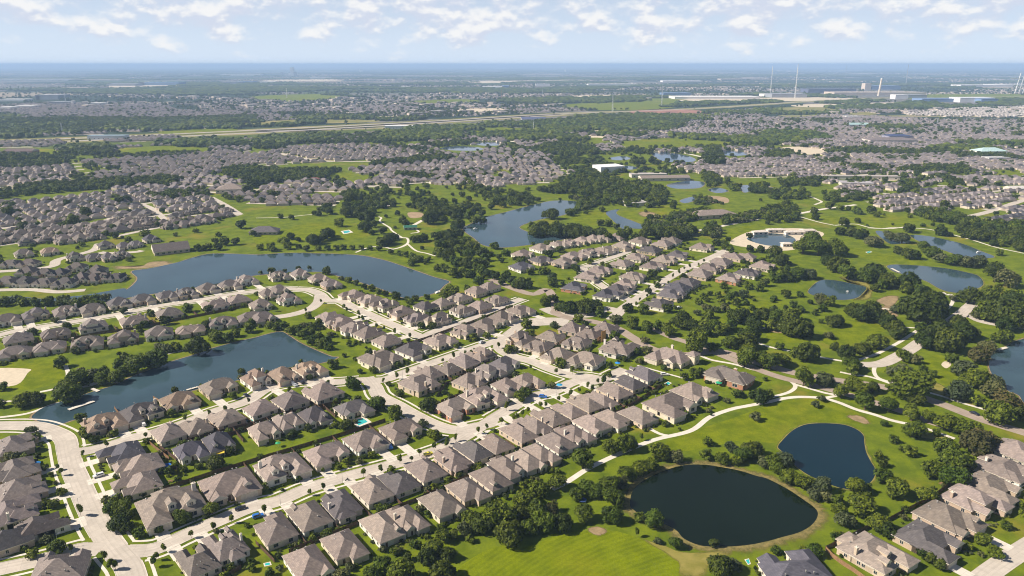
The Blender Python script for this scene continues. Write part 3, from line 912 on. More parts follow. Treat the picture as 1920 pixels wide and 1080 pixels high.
def before_open(x, y, fields=True):
    """so close before a lake or field that a roof or tree would hide it"""
    return any(in_water((x * k, y * k)) or fields and in_any(x * k, y * k, FIELD_BOX) for k in (1.012, 1.024, 1.036))
FIELD_BOX = boxed(FIELD_POLYS)
# ------------------------------------------------------------ houses
PITCHR = 0.66
def hip_roof(mb, x0, x1, y0, y1, z, o=0.45, kind="hip", pitch=PITCHR, th=0.22):
    """hip or gable roof over a rectangle, with overhang and fascia; returns ridge height"""
    x0, x1, y0, y1 = x0 - o, x1 + o, y0 - o, y1 + o
    w, d = x1 - x0, y1 - y0
    along_x = w >= d if kind == "hip" else kind == "gx"
    half = min(w, d) / 2 if kind == "hip" else (d / 2 if along_x else w / 2)
    zr = z + half * pitch
    e = [(x0, y0, z), (x1, y0, z), (x1, y1, z), (x0, y1, z)]
    lo = [(a, b, c - th) for a, b, c in e]
    ins = half if kind == "hip" else 0.0
    if along_x:
        r = [(x0 + ins, (y0 + y1) / 2, zr), (x1 - ins, (y0 + y1) / 2, zr)]
        f = [(0, 1, 9, 8), (2, 3, 8, 9), (1, 2, 9), (3, 0, 8)]
    else:
        r = [((x0 + x1) / 2, y0 + ins, zr), ((x0 + x1) / 2, y1 - ins, zr)]
        f = [(1, 2, 9, 8), (3, 0, 8, 9), (0, 1, 8), (2, 3, 9)]
    v = lo + e + r
    roof_f = [tuple(4 + k if k < 4 else k for k in q) for q in f]
    tri = [q for q in roof_f if len(q) == 3]
    mb.add(v, [q for q in roof_f if len(q) == 4] + (tri if kind == "hip" else []), 0)
    if kind != "hip":
        mb.add(v, tri, 1)
    mb.add(v, [(0, 1, 5, 4), (1, 2, 6, 5), (2, 3, 7, 6), (3, 0, 4, 7)], 1)
    mb.add(v, [(3, 2, 1, 0)], 1)
    return zr
def window_mesh(w, h):
    """pane set in a pale frame with a mullion; local: x along the wall, -y outwards, z up, origin at the centre"""
    b = MB()
    b.box(-w / 2 - 0.09, w / 2 + 0.09, -0.06, 0.0, -h / 2 - 0.09, -h / 2, 0)
    b.box(-w / 2 - 0.09, w / 2 + 0.09, -0.06, 0.0, h / 2, h / 2 + 0.09, 0)
    b.box(-w / 2 - 0.09, -w / 2, -0.06, 0.0, -h / 2, h / 2, 0)
    b.box(w / 2, w / 2 + 0.09, -0.06, 0.0, -h / 2, h / 2, 0)
    b.box(-0.03, 0.03, -0.055, -0.02, -h / 2, h / 2, 0)
    b.add([(-w / 2, -0.02, -h / 2), (w / 2, -0.02, -h / 2), (w / 2, -0.02, h / 2), (-w / 2, -0.02, h / 2)], [(0, 1, 2, 3)], 1)
    return b.mesh("window", [M["trim"], M["glass"]])
WIN = {}
def win(w, h):
    if (w, h) not in WIN:
        WIN[(w, h)] = window_mesh(w, h)
    return WIN[(w, h)]
def garage_mesh(w):
    b = MB()
    h = 2.2
    for k in range(4):
        z = 0.05 + k * h / 4
        b.box(-w / 2, w / 2, -0.05, 0.02, z, z + h / 4 - 0.03, 0)
    b.box(-w / 2 - 0.12, -w / 2, -0.08, 0.02, 0, h + 0.15, 1)
    b.box(w / 2, w / 2 + 0.12, -0.08, 0.02, 0, h + 0.15, 1)
    b.box(-w / 2, w / 2, -0.08, 0.02, h + 0.05, h + 0.15, 1)
    return b.mesh("garage_door", [M["garage"], M["trim"]])
def door_mesh():
    b = MB()
    b.box(-0.5, 0.5, -0.05, 0.02, 0.05, 2.15, 0)
    b.box(-0.65, -0.5, -0.08, 0.02, 0.0, 2.3, 1)
    b.box(0.5, 0.65, -0.08, 0.02, 0.0, 2.3, 1)
    b.box(-0.5, 0.5, -0.08, 0.02, 2.15, 2.3, 1)
    return b.mesh("front_door", [M["door"], M["trim"]])
def chimney_mesh():
    b = MB()
    b.box(-0.55, 0.55, -0.4, 0.4, -2.2, 1.5, 0)
    b.box(-0.65, 0.65, -0.5, 0.5, 1.5, 1.7, 1)
    b.tube((0, 0, 1.7), (0, 0, 2.05), 0.17, 0.17, 6, 1)
    return b.mesh("chimney", [M["wall"], M["trim"]])
def vent_mesh():
    b = MB()
    b.tube((0, 0, -0.3), (0, 0, 0.42), 0.16, 0.16, 6, 0)
    b.tube((0, 0, 0.42), (0, 0, 0.55), 0.30, 0.10, 6, 0)
    return b.mesh("roof_vent", M["vent"])
GAR, GAR1, DOOR, CHIM, VENT = garage_mesh(4.9), garage_mesh(2.6), door_mesh(), chimney_mesh(), vent_mesh()

def variant(wings, dormers=(), garage=(0, 0), entry=(0, 0), chimney=None, vents=(), mx=1):
    """wings: (x0, x1, y0, y1, eave, kind). The front is -y. Returns the list of parts."""
    wl, rf = MB(), MB()
    def X(a, b):
        return (a, b) if mx > 0 else (-b, -a)
    rects = []
    for k, (x0, x1, y0, y1, ez, kind) in enumerate(wings):
        x0, x1 = X(x0, x1)
        ez2 = ez + 0.012 * k
        wl.box(x0, x1, y0, y1, 0, ez2 - 0.02, 0, False)
        hip_roof(rf, x0, x1, y0, y1, ez2, 0.45, kind)
        if kind in ("gx", "gy"):       # gable triangles in wall material, a touch inside the barge boards
            pass
        rects.append((x0, x1, y0, y1, ez2))
    for (x0, x1, y0, y1, zb, zt, kind) in dormers:
        x0, x1 = X(x0, x1)
        wl.box(x0, x1, y0, y1, zb, zt - 0.02, 0, False)
        hip_roof(rf, x0, x1, y0, y1, zt, 0.25, kind, 0.85, 0.15)
    parts = {"wall": wl.mesh("wall", [M["wall"]]), "roof": rf.mesh("roof", [M["roof"], M["trim"]])}
    wins = []
    def covered(x, y, me):
        return any(r is not me and r[0] + 0.05 < x < r[1] - 0.05 and r[2] + 0.05 < y < r[3] - 0.05 for r in rects)
    gx, gy = garage[0] * mx, garage[1]
    ex, ey = entry[0] * mx, entry[1]
    for r in rects:
        x0, x1, y0, y1, ez = r
        for (ax, ay, bx, by, rz) in ((x0, y0, x1, y0, 0.0), (x1, y0, x1, y1, math.pi / 2), (x1, y1, x0, y1, math.pi), (x0, y1, x0, y0, -math.pi / 2)):
            L = math.hypot(bx - ax, by - ay)
            n = max(1, int(L // 4.4))
            for i in range(n):
                t = (i + 0.5) / n
                x, y = ax + (bx - ax) * t, ay + (by - ay) * t
                nxv, nyv = math.sin(rz), -math.cos(rz)
                if covered(x + nxv * 0.3, y + nyv * 0.3, r) or covered(x + nxv * 0.3 + (bx - ax) / L, y + nyv * 0.3 + (by - ay) / L, r) or covered(x + nxv * 0.3 - (bx - ax) / L, y + nyv * 0.3 - (by - ay) / L, r):
                    continue
                if rz == 0.0 and (abs(x - gx) < 3.6 and abs(y - gy) < 0.5 or abs(x - ex) < 1.6 and abs(y - ey) < 0.5):
                    continue
                side = rz in (math.pi / 2, -math.pi / 2)
                w_ = (1.0, 1.3) if side else ((1.8, 1.5) if i % 2 == 0 else (1.5, 1.5))
                wins.append((w_, (x + nxv * 0.012, y + nyv * 0.012, 1.55), rz))
                if ez > 4.5:
                    wins.append((w_, (x + nxv * 0.012, y + nyv * 0.012, 4.4), rz))
    for (x0, x1, y0, y1, zb, zt, kind) in dormers:
        x0, x1 = X(x0, x1)
        wins.append(((1.0, 1.1), ((x0 + x1) / 2, y0 - 0.012, zt - 0.85), 0.0))
    return dict(parts=parts, wins=wins, garage=(gx, gy), entry=(ex, ey), chimney=(chimney[0] * mx, chimney[1], chimney[2]) if chimney else None,
                vents=[(a * mx, b, c) for a, b, c in vents], mx=mx)
E_ = 2.9
SPECS = {
 # narrow deep lots, nominal 12 x 19
 "deep0": dict(wings=[(-5.6, 5.6, -6.5, 9, E_, "hip"), (-5.6, 0.6, -9.5, 0, E_, "hip")], garage=(-2.6, -9.5), entry=(3, -6.5), vents=[(1.4, 4.5, 5.6), (2.2, 2.8, 5.1), (-2.5, 5.0, 4.9), (2.6, -2.0, 4.7)]),
 "deep1": dict(wings=[(-5.8, 5.8, -8.5, 9, E_, "hip"), (1.6, 5.8, -9.8, -5, E_, "gy")], garage=(-2.6, -8.5), entry=(0.6, -8.5), vents=[(1.5, 5.5, 5.4), (2.3, 3.8, 4.8), (-1.6, 5.6, 5.3)]),
 "deep2": dict(wings=[(-5.6, 5.6, -5, 9, E_, "hip"), (-5.6, 0.4, -9.5, 1, E_, "hip"), (0.8, 4.6, -7.5, -3, E_ + 0.2, "gy"), (-2, 4.5, 7, 11, E_ - 0.1, "hip")], garage=(-2.6, -9.5), entry=(2.4, -7.5), chimney=(5.0, 2, 4.5), vents=[(1.6, 4.0, 5.2), (2.5, 6, 4.6)]),
 "deep3": dict(wings=[(-6, 6, -9, 9.5, E_, "hip")], dormers=[(-4.4, -2.4, -7.6, -4.5, 2.6, 4.9, "gy")], garage=(-2.8, -9), entry=(3.2, -9), vents=[(1.8, 5.5, 5.2), (2.6, 3.0, 4.7), (-2, 4.8, 5.2), (1.2, 6.3, 5.4)]),
 # wide lots, nominal 16 x 16
 "wide0": dict(wings=[(-8, 8, -4.5, 7, E_, "hip"), (-8, -1.6, -9.5, 1, E_, "hip"), (2.6, 7.2, -7, -1, E_ + 0.2, "gy")], garage=(-4.8, -9.5), entry=(0.6, -4.5), vents=[(-3, 5.0, 5.2), (-1, 4.5, 5.6), (4.5, 4.6, 5.0), (5.8, 5.2, 4.4)]),
 "wide1": dict(wings=[(-8, 8, -4, 7.5, E_, "hip"), (-8, -1.8, -9.5, 3, E_, "hip"), (1, 8, -7.5, 3, E_ + 0.3, "hip"), (-3, 4, 4, 10, E_, "hip")], dormers=[(-1.4, 0.8, -4.2, -1, 3.0, 5.3, "gy"), (3.2, 5.6, -6.6, -4, 3.4, 5.6, "gy")], garage=(-4.9, -9.5), entry=(-0.5, -4), chimney=(7.2, 2, 5.2), vents=[(-5.5, 4.4, 4.8), (-1, 6.8, 5.6), (4, 5.8, 4.6)]),
 "wide2": dict(wings=[(-8, 8, -3, 7, E_, "hip"), (-8, -2, -9, 0, E_, "hip"), (-2.5, 4, -5, 6, 5.5, "hip"), (2.5, 6.5, -6.8, -2, E_ + 0.2, "gy")], garage=(-5, -9), entry=(0.2, -5), chimney=(6.6, 4, 4.6), vents=[(-5.5, 4.0, 4.8), (1.8, 4.2, 6.8)]),
 "wide3": dict(wings=[(-7.5, 7.5, -6, 8, E_, "hip"), (-7.5, 0.5, -9, 2, E_, "hip"), (3, 7, -8, -4, E_, "gy")], dormers=[(-5.0, -2.8, -7.4, -4, 2.9, 5.0, "gy")], garage=(-3.6, -9), entry=(1.8, -6), vents=[(-2.6, 5.2, 5.4), (2.6, 5.4, 5.2), (4.0, 4.2, 5.2), (-4, 5.8, 4.8)]),
 "wide4": dict(wings=[(-8, 8, -5, 5, E_, "hip"), (-7, -0.5, -9, 9, E_, "hip"), (1.5, 7.5, -7.5, 8, E_ + 0.1, "hip")], garage=(-3.8, -9), entry=(0.5, -5), chimney=(0.6, 6, 3.6), vents=[(-2.6, 5.6, 4.6), (5.2, 4.5, 4.6), (6, -2, 4.0)]),
 # big corner house with a pointed turret
 "turret": dict(wings=[(-9, 9, -5, 6, E_, "hip"), (-9, -2, -9, 2, E_, "hip"), (1, 6, -7.5, 0, E_ + 0.3, "gy"), (7, 11.5, 2.5, 7, 5.0, "hip")], garage=(-5.5, -9), entry=(0, -5), chimney=(-2, 4, 5.4), vents=[(3, 4, 5), (-5, 3.8, 5)]),
}
VARS = {}
for nm, sp in SPECS.items():
    for mx in (1, -1):
        VARS[(nm, mx)] = variant(mx=mx, **sp)
ROOFC = {"t": (0.232, 0.192, 0.170), "g": (0.185, 0.158, 0.147), "b": (0.255, 0.190, 0.145), "s": (0.115, 0.104, 0.108), "d": (0.085, 0.082, 0.100)}
ROOFN = {"t": "taupe", "g": "grey-brown", "b": "warm brown", "s": "slate grey", "d": "dark slate"}
WALLC = [(0.70, 0.62, 0.50), (0.74, 0.68, 0.58), (0.58, 0.47, 0.36), (0.76, 0.73, 0.67), (0.50, 0.39, 0.30), (0.68, 0.60, 0.50)]
DARKW = [(0.34, 0.26, 0.20), (0.30, 0.22, 0.17), (0.42, 0.34, 0.27), (0.27, 0.21, 0.18), (0.48, 0.41, 0.34)]
BRICKC = (0.42, 0.21, 0.13)
ORD = ["first", "second", "third", "fourth", "fifth", "sixth", "seventh", "eighth", "ninth", "tenth", "eleventh", "twelfth", "thirteenth", "fourteenth", "fifteenth", "sixteenth", "seventeenth", "eighteenth",
       "nineteenth", "twentieth"]
TENS = {2: "twenty", 3: "thirty", 4: "forty", 5: "fifty", 6: "sixty"}
def ordinal(i):
    if i < 20: return ORD[i]
    n = i + 1
    if n % 10 == 0: return {2: "twentieth", 3: "thirtieth", 4: "fortieth", 5: "fiftieth"}.get(n // 10, "%dth" % n)
    return TENS[n // 10] + "-" + ORD[n % 10 - 1]

WOODS = [  # outline, spacing, crown radii, density
 ("I-30,425 120,425 300,425 480,425 600,430 590,470 480,480 300,470 100,470 -30,480", 7, 3, 5, 0.95),
 ("M-30,640 200,600 420,570 560,590 700,570 900,550 1200,540 1380,550 1300,590 1000,600 800,620 500,640 300,660 -30,700", 10, 4, 7, 0.95),
 ("N-20,470 200,470 500,455 620,470 900,430 1200,390 1450,380 1500,400 1300,420 900,450 700,480 560,500 540,540 300,560 60,590 -20,620", 10, 4.5, 7.5, 0.97),
 ("M280,290 500,240 740,260 860,340 700,370 400,370 520,340", 11, 4.5, 7, 0.8),
 ("M-30,370 200,360 440,370 580,390 300,400 -30,420", 11, 4.5, 7, 0.8), ("M-30,440 300,410 480,420 460,440 200,470 -30,470", 11, 4.5, 7, 0.85),
 ("M560,250 900,240 1400,260 1420,290 1000,290 800,300", 11, 4.5, 7, 0.6), ("M1400,270 1500,245 1800,260 1920,300 1500,310 1400,300", 11, 4.5, 7, 0.85),
 ("M800,380 1000,360 1300,345 1500,345 1400,375 1100,385", 10, 4, 6, 0.8),
 ("N150,270 300,200 500,150 900,150 1300,180 1480,150 1560,200 1300,250 900,270 500,280", 12, 5, 7.5, 0.72), ("N1400,110 1900,95 1920,140 1700,140 1500,120", 12, 5, 7, 0.9), ("N1080,200 1500,190 1560,240 1250,250 1080,230", 12, 5, 7, 0.8), ("N1600,220 1920,200 1920,240 1700,235", 12, 5, 7, 0.9),
 ("N1230,285 1500,265 1660,250 1620,290 1400,300 1250,300", 11, 4, 7, 0.85), ("N-20,250 200,250 220,320 -20,340", 12, 5, 7, 0.8), ("N880,270 1200,310 1380,360 1300,370 1000,320", 11, 4, 7, 0.6),
 ("O-20,100 400,90 700,70 1100,75 1300,95 1300,160 1150,180 800,190 700,170 400,130 100,140 -20,140", 12, 5, 7.5, 0.95), ("O-20,210 300,210 560,250 540,280 300,250 100,270", 12, 5, 7.5, 0.7), ("O150,330 300,280 560,300 660,330 640,360 400,380 200,350 -20,320 -20,290", 11, 5, 7.5, 0.95),
 ("O260,390 500,400 620,410 560,430 350,430", 10, 4, 6.5, 0.9), ("O420,470 620,450 720,510 640,530 450,500", 10, 4, 6.5, 0.85), ("O340,560 560,520 720,530 800,570 720,600 500,600 350,590", 9, 4, 7, 0.97),
 ("O200,640 500,570 800,570 1000,580 1160,640 1170,730 1080,760 900,760 800,740 640,690 500,660 280,650", 9, 4, 7, 0.9), ("O500,680 640,690 740,730 600,760 440,830 400,800", 8, 3.5, 6, 0.9), ("O-20,640 200,690 200,740 100,760 -20,740", 9, 4, 6, 0.7),
 ("O1220,560 1480,540 1640,560 1600,600 1400,620", 9, 4, 6, 0.45), ("O1430,500 1540,520 1540,580 1430,560", 9, 4, 6, 0.9), ("O1640,600 1920,590 1920,660 1760,650 1640,630", 9, 4, 6.5, 0.85), ("O1350,660 1480,690 1560,740 1380,740", 8, 3, 5, 0.85),
 ("O1200,820 1400,790 1500,810 1340,870 1160,900", 8, 4, 6.5, 0.95), ("O1560,850 1920,790 1920,840 1600,890", 8, 4, 6, 0.95), ("O1000,880 1200,890 1380,930 1360,990 1200,1000 1000,960", 8, 4, 6.5, 0.95), ("O1430,930 1520,880 1570,930 1530,1000 1440,970", 8, 4, 6, 0.95),
 ("O1620,1000 1500,1030 1500,1070 1600,1070", 8, 3, 5, 0.6), ("O700,330 980,320 1040,360 900,350", 10, 4, 6, 0.8), ("O1450,310 1560,300 1600,420 1480,410", 10, 4.5, 6.5, 0.9), ("O830,210 950,200 1000,230 850,240", 11, 4, 6, 0.5),
 ("P-20,760 200,740 230,850 100,880 -20,900", 9, 4, 6.5, 0.97), ("P-20,620 300,640 300,690 100,710 -20,680", 9, 3.5, 6, 0.7), ("P400,700 560,640 740,660 840,680 700,700 520,730", 9, 4, 6, 0.85), ("P1100,780 1300,790 1500,830 1600,870 1450,900 1200,860 1110,830", 9, 4, 6.5, 0.97), ("P1500,870 1920,890 1920,960 1700,940 1520,900", 9, 4, 6.5, 0.95), ("P1700,970 1920,960 1920,1060 1740,1060", 9, 4, 6.5, 0.9),
 ("P70,560 380,540 380,600 100,600", 9, 4, 6, 0.7), ("P590,560 740,550 730,590 600,600", 9, 4, 6, 0.8), ("P960,470 1200,440 1500,450 1500,510 1200,500 960,500", 10, 4, 6, 0.85), ("P600,440 830,450 820,490 650,480", 10, 4, 6, 0.9), ("P340,420 600,390 640,410 400,440", 10, 4, 6, 0.7), ("P420,340 700,310 1100,330 1400,310 1650,300 1600,340 1200,360 800,365 500,350", 11, 4.5, 6.5, 0.8), ("P1360,350 1700,360 1920,390 1920,420 1600,390 1350,370", 11, 4.5, 6.5, 0.85), ("P870,380 1140,375 1150,410 900,400", 11, 4, 6, 0.7),
 ("P-20,340 180,330 200,370 100,390 -20,390", 10, 4, 6, 0.85), ("P160,290 500,295 480,310 250,305", 11, 4, 6, 0.8), ("P960,560 1120,560 1150,640 1000,650", 9, 4, 6, 0.6), ("P1300,530 1450,560 1400,590 1310,570", 9, 4, 6, 0.6), ("P1540,540 1660,550 1640,600 1550,590", 9, 4, 6, 0.6),
 ("P400,95 700,55 760,80 560,100 380,130 300,120", 14, 5, 8, 0.9), ("P100,95 300,105 250,120 120,110", 14, 5, 8, 0.9),
 ("M-30,105 500,90 1100,95 1500,85 1920,70 1920,120 1500,150 1000,165 700,180 300,210 -30,220", 16, 6, 9, 0.95),
 ("K1200,380 1420,420 1440,560 1300,560 1080,500 1020,430 1100,400", 11, 1.4, 3.2, 0.55), ("L0,160 120,230 240,300 220,330 60,330 0,300", 9, 2.5, 4.5, 0.5), ("L0,400 120,420 250,450 380,460 400,500 200,540 0,470", 9, 2, 4, 0.45),
 ("N600,700 900,690 1050,720 1000,770 700,760", 9, 4, 6, 0.4), ("N1100,690 1300,680 1560,730 1700,760 1560,850 1400,860 1250,800", 9, 4, 6, 0.55), ("N1560,560 1700,600 1920,650 1920,740 1700,720 1560,640", 10, 4, 6, 0.4), ("N1040,510 1200,500 1340,560 1200,550", 9, 4, 6, 0.8), ("N640,650 760,640 760,700 640,690", 9, 4, 5.5, 0.8),
 ("M560,510 700,530 700,560 560,560", 9, 4, 6, 0.6), ("M840,670 1000,690 900,710", 9, 3, 5, 0.7), ("M1080,665 1400,640 1580,650 1560,700 1400,690 1150,690", 9, 4, 6, 0.9), ("M1640,470 1920,450 1920,590 1700,530", 10, 4, 6, 0.8), ("M0,740 130,740 100,800 0,800", 9, 3, 5, 0.7),
 ("N430,790 560,740 600,780 560,800", 9, 4, 6, 0.7), ("N610,760 900,760 900,830 640,800", 9, 4, 6.5, 0.7),
]

# rows: name, where (for the labels), tangent as two photo points, front side, width, depth, kinds, driveway length, fence behind, roof centres 'x,y[,tint][,w]'
D_, W_ = ("deep0", "deep1", "deep2", "deep3"), ("wide0", "wide1", "wide2", "wide3", "wide4")
ROWS = [
 ("in the row above the diagonal street", (480, 947, 960, 783), "R", 17.5, 17, W_, 8, 8, "320,946,t,1,1.28 430,907,t,3,1.22 528,874,t,1,1.12 613,846,t,0 685,824,t,3 752,801,t,0"),
 ("east of the left avenue", (150, 870, 205, 985), "R", 17, 18, W_, 9, 6, "232,846,d,0 262,870,t,3 262,903,t,0"),
 ("on the lots inside the left block", (480, 947, 960, 783), "R", 16, 16, W_, 0, 7, "357,843,d,0 410,827,d,3 496,805,t,0 540,788,t,4 590,778,s,3 662,763,s,0"),
 ("in the row below the pond-side street", (300, 800, 480, 745), "L", 15, 16, D_, 6, 7, "315,810,t 367,797,t 424,781,t 486,762,t 544,749,g 605,733,t,w3,1.05"),
 ("in the row below the diagonal street", (480, 947, 960, 783), "L", 12.5, 19, D_, 6, 5, "515,988,t 579,963,t 637,941,s 697,917,t 748,899,s 797,878,t 845,858,t 888,843,s 928,829,t 972,809,t 999,794,t 1033,780,t 1066,766,t 1096,754,t 1124,746,t 1152,731,t 1180,715,s 1207,699,s"),
 ("in the row backing on the park", (480, 947, 960, 783), "R", 12.5, 19, D_, 0, 0, "577,1052,t 645,1020,t 717,985,t 764,970,t 827,942,t 877,917,t 921,895,t 951,874,t 985,861,t 1013,848,t 1044,827,t 1079,812,t 1110,793,t 1149,782,t 1197,776,t 1257,757,t,w0,1.3 1300,733,t,w3,1.1"),
 ("on the corner below the street junction", (250, 1030, 480, 940), "L", 17, 18, W_, 6, 4, "372,1050,g,0 424,1020,g,1"),
 ("below the cross lane at the bottom edge", (20, 1040, 200, 1010), "L", 18, 16, W_, 0, 0, "113,1064,g,3"),
 ("west of the left avenue", (150, 870, 205, 985), "L", 18, 17, W_, 8, 0, "28,832,g,0 27,878,g,4 37,915,g,3 24,957,g,1 72,985,g,0 14,1012,s,3"),
 ("between pond street and the long pond", (300, 775, 600, 690), "R", 17.5, 17, W_, 7, 0, "195,791,b,1 265,770,s,1 336,748,b,3 410,722,t,0 481,708,b,2 531,701,b,3 580,690,b,1"),
 ("above the street east of the pond", (700, 690, 980, 590), "R", 17, 17, W_, 7, 6, "714,672,t,4,1.25 776,653,s,0,1.1 826,637,t,4 874,619,t,2 911,606,t,0 942,594,t,3 976,580,t,4"),
 ("below the street east of the pond", (700, 690, 980, 590), "L", 15, 16, W_, 6, 6, "785,718,t,4,1.25 805,698,t,3 840,690,t,0 871,677,g,3 902,664,t,2"),
 ("in the middle of the centre block", (700, 690, 980, 590), "R", 15, 15, W_, 0, 5, "880,714,t,3 915,697,g,2 946,680,s,0"),
 ("on the front edge of the centre block", (860, 800, 1020, 745), "R", 16, 16, W_, 7, 5, "853,761,t,0,1.08 905,742,t,1,1.15 951,722,t,3 987,711,t,0"),
 ("around the inner lane loop", (960, 670, 1110, 708), "R", 16, 17, W_, 6, 4, "975,634,t,2 1010,647,t,4 1046,664,t,3 1100,673,t,0,1.15"),
 ("behind the inner lane loop", (960, 670, 1110, 708), "L", 16, 16, W_, 0, 0, "1033,630,t,0 1073,614,t,3 1082,640,t,4 1106,624,t,1 1135,614,t,3 1160,651,t,1,1.2"),
 ("standing alone beside the boulevard", (1160, 650, 1300, 690), "R", 19, 18, ("turret",), 0, 0, "1258,667,t,turret,1.2"),
 ("by the trail beside the boulevard", (1160, 650, 1300, 690), "R", 21, 14, ("wide4",), 0, 0, "1367,704,g,4,1.2"),
 ("on the lake side of the north lane", (640, 560, 800, 625), "R", 15, 17, W_, 6, 0, "663,551,t,0 693,560,t,4 722,570,t,1 753,583,t,3 781,595,g,4 823,597,t,2"),
 ("behind the north lane, below the lake", (640, 560, 800, 625), "L", 14, 15, W_, 0, 0, "797,573,s,0 830,567,t,3 863,557,t,4 893,545,t,0 917,537,t,3 867,580,t,4 900,573,t,0 932,560,t,4"),
 ("on the pond side of the north lane", (600, 575, 760, 650), "L", 15, 17, W_, 5, 0, "617,594,t,0 640,603,t,4 667,613,t,1 692,624,t,3 725,638,t,0"),
 ("around the loop by the main lake", (480, 540, 600, 520), "R", 15, 15, W_, 0, 0, "523,516,g,1 563,513,g,3 598,521,t,0 621,531,g,4 502,550,t,3 524,541,g,0 541,560,t,2 489,570,t,3 494,594,g,0"),
 ("above the west street, lake side", (100, 600, 320, 562), "R", 16, 16, W_, 6, 0, "13,598,g,0 67,588,s,2 123,582,g,1 173,578,g,0 223,567,s,3 267,560,s,0 313,553,s,4 350,548,s,1 390,539,g,3 430,533,g,0 462,524,g,2"),
 ("below the west street", (100, 600, 320, 562), "L", 17, 14, W_, 5, 4, "34,634,g,3 104,624,g,4 174,610,g,2 251,600,t,1 317,586,g,3 404,570,t,1 447,561,t,3"),
 ("facing the long pond's far bank", (100, 640, 320, 610), "R", 18, 15, W_, 0, 0, "27,659,g,0 93,649,g,4 164,641,g,1 231,633,g,2 298,623,g,3 357,617,t,4 418,603,g,1 471,593,g,0"),
 ("nearest the island lake in the east block", (1000, 470, 1150, 440), "R", 18.5, 18.5, W_, 0, 0, "981,475,t,0 1016,464,t,3 1047,457,t,4 1070,454,t,1 1093,449,t,0 1113,447,t,3 1134,445,t,4 1158,443,t,0"),
 ("in the east block's second line", (1000, 490, 1150, 460), "R", 18.5, 18.5, W_, 0, 0, "979,498,d,0 1016,486,s,4 1058,491,t,3 1075,479,t,0 1107,472,t,1 1138,467,t,4 1170,460,t,3 1201,451,t,0"),
 ("in the east block's third line", (1187, 567, 1340, 480), "L", 18.5, 18.5, W_, 0, 0, "1168,493,t,0 1193,481,t,4 1220,468,s,3 1244,457,t,0 1258,451,t,3"),
 ("on the left side of the avenue spur", (1187, 567, 1340, 480), "R", 18.5, 18.5, W_, 6, 0, "1222,497,t,0 1245,486,t,3 1270,476,s,0 1172,531,t,0 1188,517,t,4 1158,541,s,3 1137,551,d,0 1315,462,t,3"),
 ("on the right side of the avenue spur", (1187, 567, 1340, 480), "L", 18.5, 18.5, W_, 6, 0, "1236,568,s,0 1258,550,s,4 1270,538,d,3 1290,529,s,0 1313,513,t,3 1332,501,t,4 1353,491,t,0 1374,481,t,3 1400,480,t,0"),
 ("beside the scrubland", (1340, 530, 1450, 480), "R", 18.5, 18.5, W_, 0, 0, "1367,520,t,0 1403,510,s,4 1430,497,t,3"),
 ("at the foot of the east block", (1060, 545, 1140, 500), "R", 18.5, 18.5, W_, 0, 0, "1077,536,d,0 1102,517,t,3 1124,506,t,4"),
 ("in the lower right corner row", (1640, 1035, 1850, 910), "R", 17.5, 21, W_, 10, 0, "1640,1032,t,1 1741,1007,s,0 1778,968,t,3 1825,935,t,2 1858,908,t,0 1885,876,t,4 1910,845,t,3"),
 ("at the bottom edge below the round pond", (1420, 1060, 1560, 1045), "L", 22, 18, W_, 0, 0, "1490,1066,d,0"),
 ("on the peninsula beside the channel", (20, 525, 220, 520), "R", 15, 16, W_, 0, 0, "13,525,g,0 46,527,s,3 83,527,g,4 122,529,s,0 152,519,g,3 175,521,g,0 195,519,g,1 219,518,s,4 51,508,g,3 84,510,g,0 112,511,s,3 143,500,g,0 181,506,g,3 20,493,g,4 54,492,g,0"),
 ("by the bare lot across the lake", (140, 490, 280, 470), "R", 15, 15, W_, 0, 0, "141,481,s,2 176,480,s,4 203,481,s,3 229,476,s,1 93,470,b,4 44,474,g,0 198,458,s,3 232,460,s,0 255,456,s,4 283,447,d,3"),
]
def fnorm(a):
    a = a.copy(); a.z = 0
    return a.normalized()
HOUSES = []           # dicts: root position, rotation, variant, scale, tint, wall, label ...
FENCE_ROWS = []
rng = random.Random(11)
used_kind = 0
